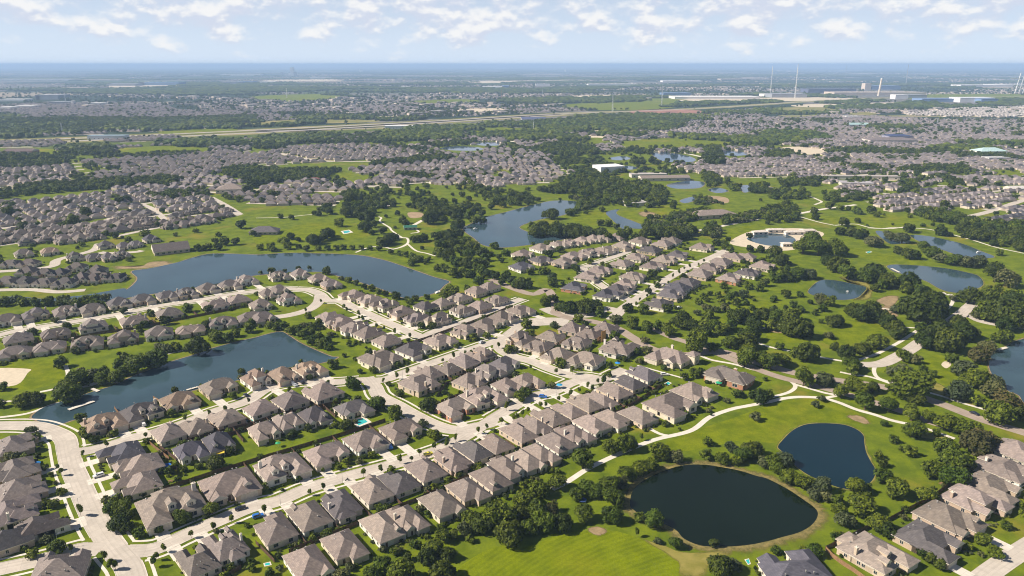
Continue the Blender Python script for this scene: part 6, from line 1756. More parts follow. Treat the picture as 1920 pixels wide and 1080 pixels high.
for k in range(26000):       # loose trees and clumps between the estates
    d_ = 880 + 2500 * rnd.random() ** 0.8
    a_ = rnd.uniform(-0.62, 0.62)
    x, y = math.sin(a_) * d_, math.cos(a_) * d_
    if not in_any(x, y, zb) or on_roof(x, y, 9.5) or before_highway(x, y) or in_any(x, y, FIELD_BOX) or in_water((x, y)) or before_open(x, y, False) or near_street(Vector((x, y, 0)), 2): continue
    if on_roof(x, y, 25) and rnd.random() < 0.6: continue
    if mnoise.noise(Vector((x * 0.012, y * 0.012, 5.0))) < -0.12 and rnd.random() < 0.85: continue
    pts.append((x, y, 0.0, rnd.uniform(2.5, 6.5), rnd.choice((0, 1, 1, 2)), rnd.uniform(0, 6.28)))
for k in range(9000):
    d_ = 2300 + 5200 * rnd.random() ** 1.3
    a_ = rnd.uniform(-0.64, 0.64)
    x, y = math.sin(a_) * d_, math.cos(a_) * d_
    if before_highway(x, y) or before_block(x, y) or in_any(x, y, FIELD_BOX) or on_roof(x, y, 8) or near_street(Vector((x, y, 0)), 4): continue
    pts.append((x, y, 0.0, rnd.uniform(4, 9), rnd.choice((0, 1, 1, 2)), rnd.uniform(0, 6.28)))
scatter("woodland", pts, "dark woods and hedgerow trees across the middle distance", "woods")
# far woods
fp = []
def wood_at(x, y):
    v = mnoise.fractal(Vector((x * 0.00030, y * 0.00065, 2.2)), 1.0, 2.0, 5)
    return v
for k in range(26000):
    d = 1900 + 24000 * rnd.random() ** 1.7
    a = rnd.uniform(-0.66, 0.66)
    x, y = math.sin(a) * d, math.cos(a) * d
    s = min(34 + d * 0.012, 190) * rnd.uniform(0.7, 1.25)
    if d < 3200 and in_any(x, y, ESTATE_BOX): continue
    if d < 9000 and (near_street(Vector((x, y, 0)), s * 0.9) or in_any(x, y, FIELD_BOX)): continue
    if d < 2700 and rnd.random() < 0.5: continue
    if wood_at(x, y) < 0.10 or before_highway(x, y) or before_block(x, y): continue
    if d < 3000 and (on_roof(x, y, 30) or in_any(x, y, FIELD_BOX)): continue
    if d > 3300 and mnoise.fractal(Vector((x * 0.0011, y * 0.0022, 7.7)), 1.0, 2.0, 3) < -0.05: continue
    fp.append((x, y, 0.0, s if d > 3500 else s * 0.8, rnd.choice((4, 5, 6)), rnd.uniform(0, 6.28)))
me_ = scatter("far_woods", fp, "blue-green woods stretching to the horizon", "woods")
print("trees", len(tree_list), "woodland", len(pts), "far", len(fp))

# far towns: pale and mauve roofs in patches between the woods
V, F, I = [], [], []
for k in range(70000):
    d_ = 2400 + 17000 * rnd.random() ** 1.6
    a_ = rnd.uniform(-0.64, 0.64)
    x, y = math.sin(a_) * d_, math.cos(a_) * d_
    if d_ < 4500 and near_street(Vector((x, y, 0)), 20): continue
    if mnoise.fractal(Vector((x * 0.00055, y * 0.0012, 31.0)), 1.0, 2.0, 4) < 0.02: continue
    if wood_at(x, y) > 0.16: continue
    if d_ < 3000 and on_roof(x, y, 20) or d_ < 9000 and in_any(x, y, FIELD_BOX): continue
    if before_highway(x, y) or before_block(x, y): continue
    big = rnd.random() < 0.03
    w, dd, h_ = (rnd.uniform(25, 70), rnd.uniform(18, 40), rnd.uniform(5, 10)) if big else (rnd.uniform(9, 15), rnd.uniform(9, 14), rnd.uniform(3.5, 6))
    s0 = len(V)
    r_ = rnd.uniform(0, 1.57)
    c_, q_ = math.cos(r_), math.sin(r_)
    for zz, kk in ((0, 1.0), (h_ * 0.6, 1.0), (h_, 0.35 if not big else 1.0)):
        for (ax, ay) in ((-1, -1), (1, -1), (1, 1), (-1, 1)):
            lx, ly = ax * w / 2 * kk, ay * dd / 2 * kk
            V.append((x + lx * c_ - ly * q_, y + lx * q_ + ly * c_, zz))
    for j in range(4):
        F.append((s0 + j, s0 + (j + 1) % 4, s0 + 4 + (j + 1) % 4, s0 + 4 + j)); I.append(1)
        F.append((s0 + 4 + j, s0 + 4 + (j + 1) % 4, s0 + 8 + (j + 1) % 4, s0 + 8 + j)); I.append(1 if big else 0)
    F.append((s0 + 8, s0 + 9, s0 + 10, s0 + 11)); I.append(2 if big else 0)
me = bpy.data.meshes.new("far_towns")
me.from_pydata(V, [], F)
for x in (mm[0], mm[3], mm[4]): me.materials.append(x)
me.polygons.foreach_set("material_index", I)
me.update()
setp(link("far_towns", me), "specks of far roofs and sheds between the woods", "houses", None, "stuff")
# ------------------------------------------------------------ vehicles
def car_parts(kind):
    """outlines along x (length), front at +x"""
    if kind == "suv":
        prof = [(-2.3, 0.35), (-2.35, 0.95), (-2.2, 1.05), (-2.0, 1.68), (0.35, 1.72), (1.05, 1.08), (2.15, 0.98), (2.35, 0.7), (2.3, 0.32)]
        gl = [(-1.95, 1.12), (-1.82, 1.60), (0.3, 1.63), (0.92, 1.10)]
    else:
        prof = [(-2.25, 0.32), (-2.3, 0.78), (-2.1, 0.95), (-1.55, 1.0), (-0.95, 1.40), (0.3, 1.42), (1.1, 0.95), (2.1, 0.82), (2.3, 0.6), (2.25, 0.3)]
        gl = [(-1.40, 1.02), (-0.88, 1.33), (0.24, 1.35), (0.92, 1.0)]
    b = MB()
    n = len(prof)
    hw = 0.9
    v = []
    for s in (-1, 1):
        for x, z in prof:
            t = 0.80 if z > 1.2 else 1.0
            v.append((x, s * hw * t, z))
    f = [(k, (k + 1) % n, n + (k + 1) % n, n + k) for k in range(n)]
    f += [tuple(range(n - 1, -1, -1)), tuple(range(n, 2 * n))]
    b.add(v, f)
    g = MB()
    for s in (-1, 1):
        q = [(x, s * (0.915 if z < 1.2 else 0.745), z) for x, z in gl]
        g.add(q, [(0, 1, 2, 3)] if s > 0 else [(3, 2, 1, 0)])
    ws = [p for p in prof if p[1] > 0.9]
    # windscreen and rear glass, a touch proud
    for i in range(n - 1):
        (x0, z0), (x1, z1) = prof[i], prof[i + 1]
        if abs(z1 - z0) > 0.3 and max(z0, z1) > 1.3:
            nx_, nz_ = (z1 - z0), -(x1 - x0)
            L = math.hypot(nx_, nz_)
            ox, oz = -nx_ / L * 0.012 if x0 < 0 else nx_ / L * -0.012, 0.012
            t0, t1 = (0.72 if z0 > 1.2 else 0.86), (0.72 if z1 > 1.2 else 0.86)
            g.add([(x0 * 0.98 + ox, -hw * t0, z0 + oz), (x0 * 0.98 + ox, hw * t0, z0 + oz), (x1 * 0.98 + ox, hw * t1, z1 + oz), (x1 * 0.98 + ox, -hw * t1, z1 + oz)], [(0, 1, 2, 3)])
    return b, g
def car_paint(name, c):
    m = plain(name, c, 0.25, 0.0, 0.03)
    m.node_tree.nodes["Principled BSDF"].inputs["Coat Weight"].default_value = 0.6
    return m
PAINT = {"white": car_paint("white_car_paint", (0.75, 0.75, 0.74)), "black": car_paint("black_car_paint", (0.015, 0.017, 0.03)), "blue": car_paint("blue_car_paint", (0.03, 0.15, 0.5)),
         "grey": car_paint("grey_car_paint", (0.25, 0.26, 0.27)), "red": car_paint("red_car_paint", (0.35, 0.03, 0.03)), "yellow": car_paint("yellow_car_paint", (0.6, 0.55, 0.05)), "silver": car_paint("silver_car_paint", (0.48, 0.5, 0.52))}
wheel = MB()
wheel.tube((0, -0.11, 0), (0, 0.11, 0), 0.33, 0.33, 12, 0)
wheel.tube((0, -0.115, 0), (0, 0.115, 0), 0.19, 0.19, 8, 1)
WHEEL = wheel.mesh("wheel", [M["tyre"], M["metal"]])
CARM = {}
def car(px, py, head, colour, kind, label):
    p = G(px, py, 0.5); p.z = 0.10
    o = empty("car", p, head)
    setp(o, label, "car", "cars on the streets and drives")
    b, g = car_parts(kind)
    if (kind, colour) not in CARM:
        CARM[(kind, colour)] = b.mesh("body", PAINT[colour])
    if kind not in CARM:
        CARM[kind] = g.mesh("glass", M["glass"])
    link("body", CARM[(kind, colour)], o)
    link("glass", CARM[kind], o)
    for x in (-1.38, 1.42):
        for y in (-0.84, 0.84):
            link("wheel", WHEEL, o, (x, y, 0.33))
    return o
def street_dir(name, px, py):
    line = STREET_LINES[name][0]
    p = G(px, py)
    i = min(range(len(line) - 1), key=lambda k: (line[k] - p).length)
    d = line[i + 1] - line[i]
    return math.atan2(d.y, d.x)
DS = street_dir("diagonal_street", 700, 860)
PS = street_dir("pond_street", 300, 790)
AV = street_dir("left_avenue", 170, 900)
for a in [
 (185, 892, AV + 1.57, "white", "suv", "white estate car parked on the drive beside the left avenue"),
 (451, 953, DS, "black", "sedan", "black car at the kerb of the diagonal street"),
 (732, 838, DS + 1.4, "blue", "suv", "blue and white car on a drive above the diagonal street"),
 (269, 796, PS + 1.5, "white", "suv", "white car on the drive of a slate-roofed pond house"),
 (461, 741, PS + 1.5, "black", "sedan", "black car on a drive near the pond street"),
 (215, 932, AV + 1.57, "grey", "suv", "grey car half under trees by the left avenue"),
 (547, 718, PS + 1.5, "white", "suv", "white car on the double drive by the pond houses"),
 (566, 717, PS + 1.5, "black", "suv", "dark car beside the white one by the pond houses"),
 (553, 722, PS + 1.5, "silver", "sedan", "silver car in front of the two pond house cars"),
 (903, 642, PS + 0.3, "silver", "suv", "silver car at the kerb below the upper lane"),
 (1219, 663, PS + 0.5, "yellow", "sedan", "yellow-green car near the turreted house"),
 (1246, 702, PS - 0.9, "white", "suv", "white car on the drive below the turreted house"),
 (1018, 744, PS - 1.0, "blue", "suv", "deep blue car on the drive of the centre block corner"),
 (484, 968, DS, "blue", "suv", "blue car at the kerb below the diagonal street"),
 (1827, 775, street_dir("boulevard", 1827, 775), "black", "sedan", "black car driving along the boulevard"),
 (803, 851, DS, "yellow", "sedan", "yellow car at the kerb by a sapling"),
 (626, 796, DS, "grey", "suv", "grey pickup parked on a back lawn"),
 (1273, 577, DS, "white", "suv", "white car beside the slate roof at the avenue spur foot"),
]:
    car(*a)
# the rider on the diagonal street: motorbike and person
p = G(651, 899, 0.6); p.z = 0.08
o = empty("motorbike", p, DS)
setp(o, "dark motorbike standing in the diagonal street", "motorbike")
b = MB(); b.tube((-0.55, 0, 0.75), (0.5, 0, 0.85), 0.16, 0.2, 6); b.tube((0.45, 0, 0.8), (0.75, 0, 0.35), 0.05, 0.05, 5); b.box(-0.35, 0.35, -0.15, 0.15, 0.35, 0.7)
link("frame", b.mesh("frame", PAINT["black"]), o)
for x in (-0.72, 0.75):
    link("wheel", WHEEL, o, (x, 0, 0.33))
def person(px, py, top, label, seated=False):
    """one skinned body"""
    p = G(px, py, 0.9); p.z = 0.09
    me = bpy.data.meshes.new("person")
    J = dict(pel=(0, 0, .95), ch=(0, 0, 1.3), nk=(0, 0, 1.48), hd=(0, .02, 1.62), ht=(0, .02, 1.76), ls=(-.2, 0, 1.42), le=(-.27, .03, 1.15), lh=(-.26, .14, .9), rs=(.2, 0, 1.42), re=(.28, .05, 1.15), rh=(.25, .18, .95),
             lk=(-.11, .08, .5), la=(-.12, -.04, .06), lf=(-.12, .14, .03), rk=(.11, .12, .52), ra=(.12, .1, .06), rf=(.12, .28, .03))
    if seated:
        J.update(lk=(-.2, .42, .85), la=(-.2, .35, .4), lf=(-.2, .5, .36), rk=(.2, .42, .85), ra=(.2, .35, .4), rf=(.2, .5, .36), lh=(-.25, .5, 1.05), rh=(.25, .5, 1.05), le=(-.3, .2, 1.1), re=(.3, .2, 1.1))
    names = list(J)
    E = [("pel", "ch"), ("ch", "nk"), ("nk", "hd"), ("hd", "ht"), ("ch", "ls"), ("ls", "le"), ("le", "lh"), ("ch", "rs"), ("rs", "re"), ("re", "rh"), ("pel", "lk"), ("lk", "la"), ("la", "lf"), ("pel", "rk"), ("rk", "ra"), ("ra", "rf")]
    me.from_pydata([J[n] for n in names], [(names.index(a), names.index(b)) for a, b in E], [])
    o = link("person", me, None, p)
    me.materials.append(plain("clothes", top, 0.8))
    o.modifiers.new("skin", "SKIN")
    rad = dict(pel=.15, ch=.16, nk=.06, hd=.1, ht=.08, ls=.075, le=.05, lh=.04, rs=.075, re=.05, rh=.04, lk=.075, la=.05, lf=.05, rk=.075, ra=.05, rf=.05)
    for i, n in enumerate(names):
        me.skin_vertices[0].data[i].radius = (rad[n], rad[n])
    me.skin_vertices[0].data[0].use_root = True
    o.modifiers.new("sub", "SUBSURF").levels = 1
    return setp(o, label, "person")
pr = person(651, 899, (0.10, 0.10, 0.16), "person in dark clothes riding the motorbike", True)
pr.location = p + Vector((0, 0, 0.02)); pr.rotation_euler[2] = DS - 1.57

# ------------------------------------------------------------ pools, umbrellas, garden things
def pool(s, label, deck=1.2, m="pool"):
    pts = ground_pts(s)
    c = sum(pts, Vector((0, 0, 0))) / len(pts)
    o = empty("pool", c)
    setp(o, label, "pool")
    q = [p - c for p in pts]
    out = [v + v.normalized() * deck for v in q]
    n = len(q)
    b = MB()
    b.add([(v.x, v.y, 0.10) for v in q] + [(v.x, v.y, 0.10) for v in out] + [(v.x, v.y, 0.0) for v in out], [(i, (i + 1) % n, n + (i + 1) % n, n + i) for i in range(n)] + [(n + i, n + (i + 1) % n, 2 * n + (i + 1) % n, 2 * n + i) for i in range(n)])
    me = b.mesh("deck", M["walk"]); me.validate()
    link("deck", me, o)
    b = MB()
    b.add([(v.x, v.y, 0.07) for v in q], [tuple(range(n))])
    me = b.mesh("water", M[m])
    link("water", me, o)
    return o
pool("F733,915 800,895 838,925 770,952", "turquoise pool with white deck behind a pond street house", 2.2)
pool("B1310,385 1385,360 1395,375 1320,395", "narrow turquoise pool behind the row below the diagonal street", 1.0)
pool("B958,535 1005,512 1020,524 972,550", "small green pool by timber fences behind the diagonal street", 0.8)
pool("B65,988 100,980 108,996 72,1004", "tiny turquoise pool at the bottom edge yard", 0.6)
pool("C1752,962 1775,955 1785,985 1770,992", "turquoise pool at the corner of the bottom slate house", 0.5)
pool("G1145,640 1170,625 1190,635 1165,652", "small green pool between back gardens near the turreted house", 0.8)
pool("E1845,915 1890,905 1900,920 1855,930", "green pool in a yard below the pond street", 0.8)
pool("J490,42 520,36 532,46 498,54", "pale blue swimming pool on the park lawn beyond the lake", 3.5)
pool("X424,360 434,358 438,361 428,363", "far blue pool beside the estate green", 2)
pool("L553,158 572,153 582,158 562,164", "bright blue splash pad on the meadow", 1.0)
def parasol(px, py, c, r, label):
    p = G(px, py, 2.2); p.z = 0
    o = empty("parasol", p)
    setp(o, label, "parasol")
    b = MB(); n = 8
    v = [(math.cos(6.283 * k / n) * r, math.sin(6.283 * k / n) * r, 2.1) for k in range(n)] + [(0, 0, 2.75)]
    b.add(v, [(k, (k + 1) % n, n) for k in range(n)] + [(k + 1 if k + 1 < n else 0, k, n) for k in range(0)])
    link("canopy", b.mesh("canopy", plain("canvas", c, 0.8)), o)
    b = MB(); b.tube((0, 0, 0), (0, 0, 2.7), 0.04, 0.04, 6)
    link("pole", b.mesh("pole", M["white"]), o)
parasol(1049, 721, (0.03, 0.30, 0.55), 1.9, "blue parasol in the centre block corner garden")
parasol(1158, 680, (0.02, 0.22, 0.60), 1.8, "deep blue parasol by the inner lane corner")
parasol(1348, 717, (0.02, 0.30, 0.16), 2.0, "green parasol on the terrace of the red brick house")
parasol(521, 830, (0.04, 0.32, 0.14), 1.4, "green parasol on the long back lawn")
parasol(68, 868, (0.03, 0.20, 0.50), 1.9, "blue parasol beside the left avenue drive")
def sail(px, py, c, label):
    p = G(px, py, 2.6); p.z = 0
    o = empty("awning", p, 0.3)
    setp(o, label, "awning")
    b = MB()
    v = [(-1.9, -1.6, 2.1), (1.9, -1.6, 2.3), (1.9, 1.6, 2.9), (-1.9, 1.6, 2.7)]
    b.add(v + [(x, y, z - 0.05) for x, y, z in v], [(0, 1, 2, 3), (7, 6, 5, 4), (0, 4, 5, 1), (1, 5, 6, 2), (2, 6, 7, 3), (3, 7, 4, 0)])
    link("cloth", b.mesh("cloth", plain("awning_cloth", c, 0.8)), o)
    for x, y, z in v:
        b = MB(); b.tube((x, y, 0), (x, y, z), 0.05, 0.05, 6)
        link("post", b.mesh("post", M["white"]), o)
sail(413, 846, (0.72, 0.52, 0.06), "yellow shade sail behind a dark slate house")
sail(1087, 812, (0.30, 0.27, 0.25), "grey pergola roof in a park-side yard") if False else None
def trampoline(px, py, label, c=(0.02, 0.13, 0.45)):
    p = G(px, py, 0.8); p.z = 0
    o = empty("trampoline", p)
    setp(o, label, "trampoline")
    b = MB(); b.tube((0, 0, 0.78), (0, 0, 0.84), 1.9, 1.9, 14)
    link("mat", b.mesh("mat", plain("trampoline_mat", c, 0.7)), o)
    for k in range(4):
        a = 0.78 + 1.57 * k
        b = MB(); b.tube((math.cos(a) * 1.8, math.sin(a) * 1.8, 0), (math.cos(a) * 1.8, math.sin(a) * 1.8, 0.8), 0.05, 0.05, 5)
        link("leg", b.mesh("leg", M["metal"]), o)
trampoline(313, 872, "blue trampoline in the yard beside the left avenue houses")
trampoline(1092, 937, "blue trampoline half hidden in the pond-side trees", (0.05, 0.10, 0.25))
# mailboxes, bench and such small street furniture
def bench(px, py, rot, label):
    p = G(px, py, 0.4); p.z = 0
    o = empty("picnic_table", p, rot)
    setp(o, label, "picnic table")
    b = MB(); b.box(-1, 1, -0.4, 0.4, 0.72, 0.78); link("table_top", b.mesh("table_top", M["fence_light"]), o)
    for s in (-1, 1):
        b = MB(); b.box(-1, 1, s * 0.75 - 0.14, s * 0.75 + 0.14, 0.42, 0.47); link("seat", b.mesh("seat", M["fence_light"]), o)
    b = MB()
    for x in (-0.7, 0.7):
        b.tube((x, -0.75, 0), (x, 0.2, 0.74), 0.05, 0.05, 4); b.tube((x, 0.75, 0), (x, -0.2, 0.74), 0.05, 0.05, 4); b.box(x - 0.03, x + 0.03, -0.8, 0.8, 0.36, 0.42)
    link("frame", b.mesh("frame", M["fence_light"]), o)
bench(1765, 907, 0.4, "pale picnic table at the end of the corner row fence")
bench(320, 902, 0.2, "white garden table on the lawn of the left block")
# the pale pier across the long pond and small docks
def dock(s, w, label, rails=False):
    a, e = ground_pts(s)
    o = empty("dock", a)
    setp(o, label, "dock")
    d = e - a
    L = d.length
    t = d / L
    n = Vector((t.y, -t.x, 0)) * w / 2
    k = max(3, int(L / 2.5))
    for i in range(k):
        p, q = t * (L * i / k), t * (L * (i + 1) / k - 0.06)
        b = MB()
        v = [p - n, q - n, q + n, p + n]
        b.add([(x.x, x.y, 0.42) for x in v] + [(x.x, x.y, 0.55) for x in v], [(4, 5, 6, 7), (0, 1, 5, 4), (1, 2, 6, 5), (2, 3, 7, 6), (3, 0, 4, 7)])
        for c in (p - n * 0.9, p + n * 0.9):
            b.tube((c.x, c.y, -0.3), (c.x, c.y, 0.85), 0.09, 0.09, 5)
        me = b.mesh("plank_section", M["walk"])
        me.update()
        link("plank_section", me, o)
dock("E515,838 708,772", 2.6, "long pale pier lying across the end of the long pond")
dock("E690,680 740,700", 2.0, "small dark landing under the far bank trees of the long pond")
dock("J1010,388 1038,378", 2.5, "pale boat landing at the main lake's right end")
dock("H1720,388 1790,370", 2.5, "pale landing stage in the east lake")
dock("L695,252 740,275", 2.0, "thin white pier into the meadow pond")
dock("E1400,690 1500,662", 1.5, "grey landing behind the pond street houses")
def boat(px, py, rot, label):
    p = G(px, py, 0.3); p.z = 0.02
    o = empty("boat", p, rot)
    setp(o, label, "boat")
    b = MB()
    st = [(-2.4, 0.75), (-1, 0.95), (0.8, 0.9), (2.0, 0.45), (2.7, 0.03)]
    v = []
    for x, w in st: v += [(x, -w, 0.75), (x, w, 0.75), (x, w * 0.6, 0.05), (x, -w * 0.6, 0.05)]
    f = []
    for i in range(len(st) - 1):
        a, c = i * 4, i * 4 + 4
        f += [(a, c, c + 1, a + 1), (a + 1, c + 1, c + 2, a + 2), (a + 3, a + 2, c + 2, c + 3), (a, a + 3, c + 3, c)]
    f += [(0, 1, 2, 3)]
    b.add(v, f)
    link("hull", b.mesh("hull", M["white"]), o)
    b = MB(); b.box(-1.2, 0.6, -0.6, 0.6, 0.76, 1.5)
    link("cabin", b.mesh("cabin", M["white"]), o)
boat(891, 429, 0.4, "white boat near the left shore of the island lake")
boat(872, 427, 1.0, "white boat moored against the island lake's trees")
boat(1835, 473, 0.1, "small white boat in the trail pond")
boat(821, 549, 0.8, "white boat at the main lake landing")
# fountain
p = G(1589, 547, 0.4); p.z = 0.02
o = empty("fountain", p)
o.scale = (0.6, 0.6, 0.6)
setp(o, "white water fountain in the middle of the fountain pond", "fountain")
b = MB(); b.tube((0, 0, 0), (0, 0, 0.3), 0.9, 0.8, 10); link("float", b.mesh("float", M["metal"]), o)
b = MB(); rr = random.Random(4)
for k in range(60):
    a, r1 = rr.uniform(0, 6.28), rr.uniform(0.4, 2.2)
    b.tube((math.cos(a) * 0.2, math.sin(a) * 0.2, 0.3), (math.cos(a) * r1 * 0.6, math.sin(a) * r1 * 0.6, 2.0 + rr.uniform(-.4, .6)), 0.05, 0.08, 4)
    b.tube((math.cos(a) * r1 * 0.6, math.sin(a) * r1 * 0.6, 1.9), (math.cos(a) * r1, math.sin(a) * r1, 0.1), 0.08, 0.05, 4)
link("spray", b.mesh("spray", M["white"]), o)
# the boarded orange gable end being built
p = G(1131, 630, 4); p.z = 0
o = empty("timber_frame", p, DS + 0.2)
setp(o, "bare orange timber gable standing up in the centre of the inner lane houses", "timber frame")
om = plain("orange_boards", (0.62, 0.33, 0.12), 0.8, 0, 0.2, 2)
for k in range(9):
    b = MB(); x = -2.0 + k * 0.5
    b.box(x, x + 0.46, -0.06, 0.06, 0, 7.6 + (0.5 if abs(k - 4) > 2 else 0) - abs(k - 4) * 0.05)
    link("board", b.mesh("board", om), o)
for z in (2.5, 5.0):
    b = MB(); b.box(-2.1, 2.6, 0.062, 0.16, z, z + 0.2); link("batten", b.mesh("batten", om), o)

# ------------------------------------------------------------ larger buildings
def hall(s_px, py, w, d, ez, rot, roof_c, wall_c, label, kind="gx", name="hall", pitch=0.35, bays=6):
    p = G(s_px, py, ez); p.z = 0
    o = empty(name, p, rot)
    setp(o, label, "building")
    b = MB(); b.box(-w / 2, w / 2, -d / 2, d / 2, 0, ez - 0.02, 0, False)
    x = link("wall", b.mesh("wall", [M["wall"]]), o); x.color = (*wall_c, 1)
    b = MB()
    if kind == "flat":
        b.box(-w / 2 - 0.4, w / 2 + 0.4, -d / 2 - 0.4, d / 2 + 0.4, ez, ez + 0.9)
    else:
        hip_roof(b, -w / 2, w / 2, -d / 2, d / 2, ez, 0.8, kind, pitch)
    x = link("roof", b.mesh("roof", [M["roof"], M["trim"]]), o); x.color = (*roof_c, 1)
    for k in range(bays):
        g = link("window", win(2.4, 1.6), o, (-w / 2 + w * (k + 0.5) / bays, -d / 2 - 0.02, min(ez * 0.5, 3)))
    return o
RD, RT = (0.10, 0.095, 0.11), (0.26, 0.215, 0.19)
hall(496, 432, 30, 18, 3.2, 0.1, (0.13, 0.12, 0.13), (0.40, 0.34, 0.28), "dark hip-roofed clubhouse on the green beyond the main lake", "hip", pitch=0.5)
hall(320, 466, 32, 19, 3.6, 0.55, (0.14, 0.12, 0.115), (0.45, 0.38, 0.3), "dark gabled hall at the main lake's west bank", "gx", pitch=0.6)
hall(1335, 399, 52, 26, 5, 0.25, RT, (0.5, 0.42, 0.34), "large taupe hip-roofed pavilion beyond the winding creek", "hip", pitch=0.3)
hall(1141, 311, 46, 34, 10, 0.35, (0.80, 0.80, 0.80), (0.72, 0.72, 0.70), "big white sports hall beside the far ponds", "flat", bays=4)
hall(1215, 326, 60, 18, 5, 0.1, (0.45, 0.42, 0.40), (0.6, 0.55, 0.5), "long pale school block below the far ponds", "flat")
hall(1245, 332, 80, 20, 5, 0.12, RT, (0.5, 0.45, 0.4), "long taupe school wing below the far ponds", "gx", pitch=0.3)
hall(433, 352, 38, 30, 6, 0.2, RT, (0.6, 0.55, 0.48), "taupe clubhouse beside the estate green", "hip", pitch=0.4)
hall(1667, 261, 110, 46, 8, 0.0, (0.20, 0.17, 0.17), (0.65, 0.6, 0.55), "long white-fronted hall in the eastern estates", "hip", pitch=0.2)
hall(1683, 254, 60, 40, 9, 0.0, (0.05, 0.07, 0.16), (0.3, 0.3, 0.4), "dark blue roofed hall in the eastern estates", "hip", pitch=0.2)
hall(1607, 233, 60, 30, 7, 0.0, (0.35, 0.50, 0.50), (0.6, 0.6, 0.6), "pale green roofed shed in the far eastern fields", "gx", pitch=0.3)
hall(1854, 282, 60, 34, 7, 0.1, (0.45, 0.62, 0.62), (0.7, 0.7, 0.68), "pale turquoise roofed hall at the right edge", "hip", pitch=0.35)
hall(1608, 330, 130, 14, 5, -0.06, (0.42, 0.38, 0.36), (0.66, 0.62, 0.58), "long low pale shops along the far car park", "flat", bays=10)
hall(1605, 342, 46, 22, 5, -0.2, (0.40, 0.38, 0.40), (0.62, 0.58, 0.52), "pale warehouse below the far shops", "flat")
hall(40, 282, 60, 26, 6, 0.0, (0.14, 0.10, 0.10), (0.35, 0.2, 0.16), "dark brown farm shed at the left edge", "gx", pitch=0.3)
hall(748, 236, 80, 30, 8, 0.05, (0.7, 0.7, 0.72), (0.75, 0.74, 0.72), "white works below the highway", "flat", bays=8)
hall(1000, 222, 80, 36, 9, 0.05, (0.10, 0.12, 0.22), (0.72, 0.7, 0.7), "white works with a dark blue roof by the highway", "gx", pitch=0.25)
hall(203, 254, 90, 30, 9, 0.05, (0.30, 0.40, 0.48), (0.55, 0.6, 0.65), "blue-grey depot at the highway's near side", "flat", bays=8)
hall(1190, 379, 30, 20, 4, 0.3, (0.42, 0.40, 0.38), (0.7, 0.65, 0.58), "pale flat hut in the wood beyond the creek", "flat", bays=3)
hall(1912, 352, 40, 16, 5, 0.1, (0.6, 0.57, 0.54), (0.7, 0.66, 0.6), "pale building at the right edge estates", "gx")
hall(1867, 295, 44, 22, 6, 0.1, (0.6, 0.6, 0.6), (0.7, 0.7, 0.7), "white shed at the right edge woods", "flat", bays=3)
# lagoon pavilions on the beach
for px, py, w, lab in ((1425, 434, 16, "white beach kiosk left of the lagoon"), (1455, 430, 20, "white beach pavilion behind the lagoon"), (1490, 434, 22, "long white cabana row right of the lagoon"), (1515, 431, 16, "white cabana at the beach's right end"), (1475, 456, 10, "white kiosk on the lagoon's near beach")):
    hall(px, py, w, 6, 3.2, 0.1, (0.62, 0.56, 0.5), (0.74, 0.7, 0.64), lab, "hip", "beach_hut", 0.35, 3)
# park shelter with a green roof and green tank
hall(769, 425, 14, 8, 3, 0.2, (0.03, 0.14, 0.09), (0.3, 0.35, 0.3), "green-roofed park shelter by the path beyond the lake", "gx", "shelter", 0.4, 3)
hall(590, 335, 16, 10, 4, 0.2, (0.20, 0.09, 0.08), (0.6, 0.55, 0.5), "red-roofed park pavilion beside the woods", "hip", "shelter", 0.4, 3)

# ------------------------------------------------------------ skyline: works, towers, masts
def block(px, ybase, w_px, h_px, d_m, c, label, name="warehouse", rc=None, bays=0):
    p = G(px, ybase)
    k = ppm(p)
    w, h = w_px / k, h_px / k
    o = empty(name, p)
    setp(o, label, "building")
    b = MB(); b.box(-w / 2, w / 2, 0, d_m, 0, h * 0.93, 0, False)
    x = link("wall", b.mesh("wall", [plain("shed_wall", c, 0.7, 0, 0.06, 0.01)]), o)
    b = MB(); b.box(-w / 2 - 0.5, w / 2 + 0.5, -0.5, d_m + 0.5, h * 0.93 + 0.02, h, 0)
    x = link("roof", b.mesh("roof", [plain("shed_roof", rc or c, 0.6, 0, 0.06, 0.01)]), o)
    return o
for a in BLOCKS:
    block(*a)
def mast(px, ytop, ybase, label, half=2.2, guys=True, c="white"):
    p = G(px, ybase)
    k = ppm(p)
    dy, cp, sp = (540 - ytop) / FOC, math.cos(PITCH), math.sin(PITCH)
    h = CAM_H + p.y * (-sp + dy * cp) / (cp + dy * sp)
    o = empty("mast", p)
    setp(o, label, "mast", "lattice masts on the plain")
    b = MB()
    for a in range(3):
        t = 2.094 * a
        b.tube((math.cos(t) * half, math.sin(t) * half, 0), (math.cos(t) * half * 0.5, math.sin(t) * half * 0.5, h), half * 0.22, half * 0.18, 4)
    n = int(h / (half * 5)) + 2
    for i in range(n):
        z0, z1 = h * i / n, h * (i + 1) / n
        for a in range(3):
            t0, t1 = 2.094 * a, 2.094 * (a + 1)
            s0, s1 = half * (1 - 0.5 * i / n), half * (1 - 0.5 * (i + 1) / n)
            b.tube((math.cos(t0) * s0, math.sin(t0) * s0, z0), (math.cos(t1) * s1, math.sin(t1) * s1, z1), half * 0.10, half * 0.10, 3, 0, False)
    link("lattice", b.mesh("lattice", M[c]), o)
    b = MB(); b.tube((0, 0, h), (0, 0, h * 1.02), half * 0.15, half * 0.1, 4); link("antenna", b.mesh("antenna", M[c]), o)
mast(1444, 124, 178, "tall white lattice mast, left of the two on the right plain", 2.9)
mast(1490, 120, 184, "tall white lattice mast, right of the two on the right plain", 2.9)
mast(1757, 222, 234, "grey lattice pylon among the far eastern houses", 2.5, c="metal")
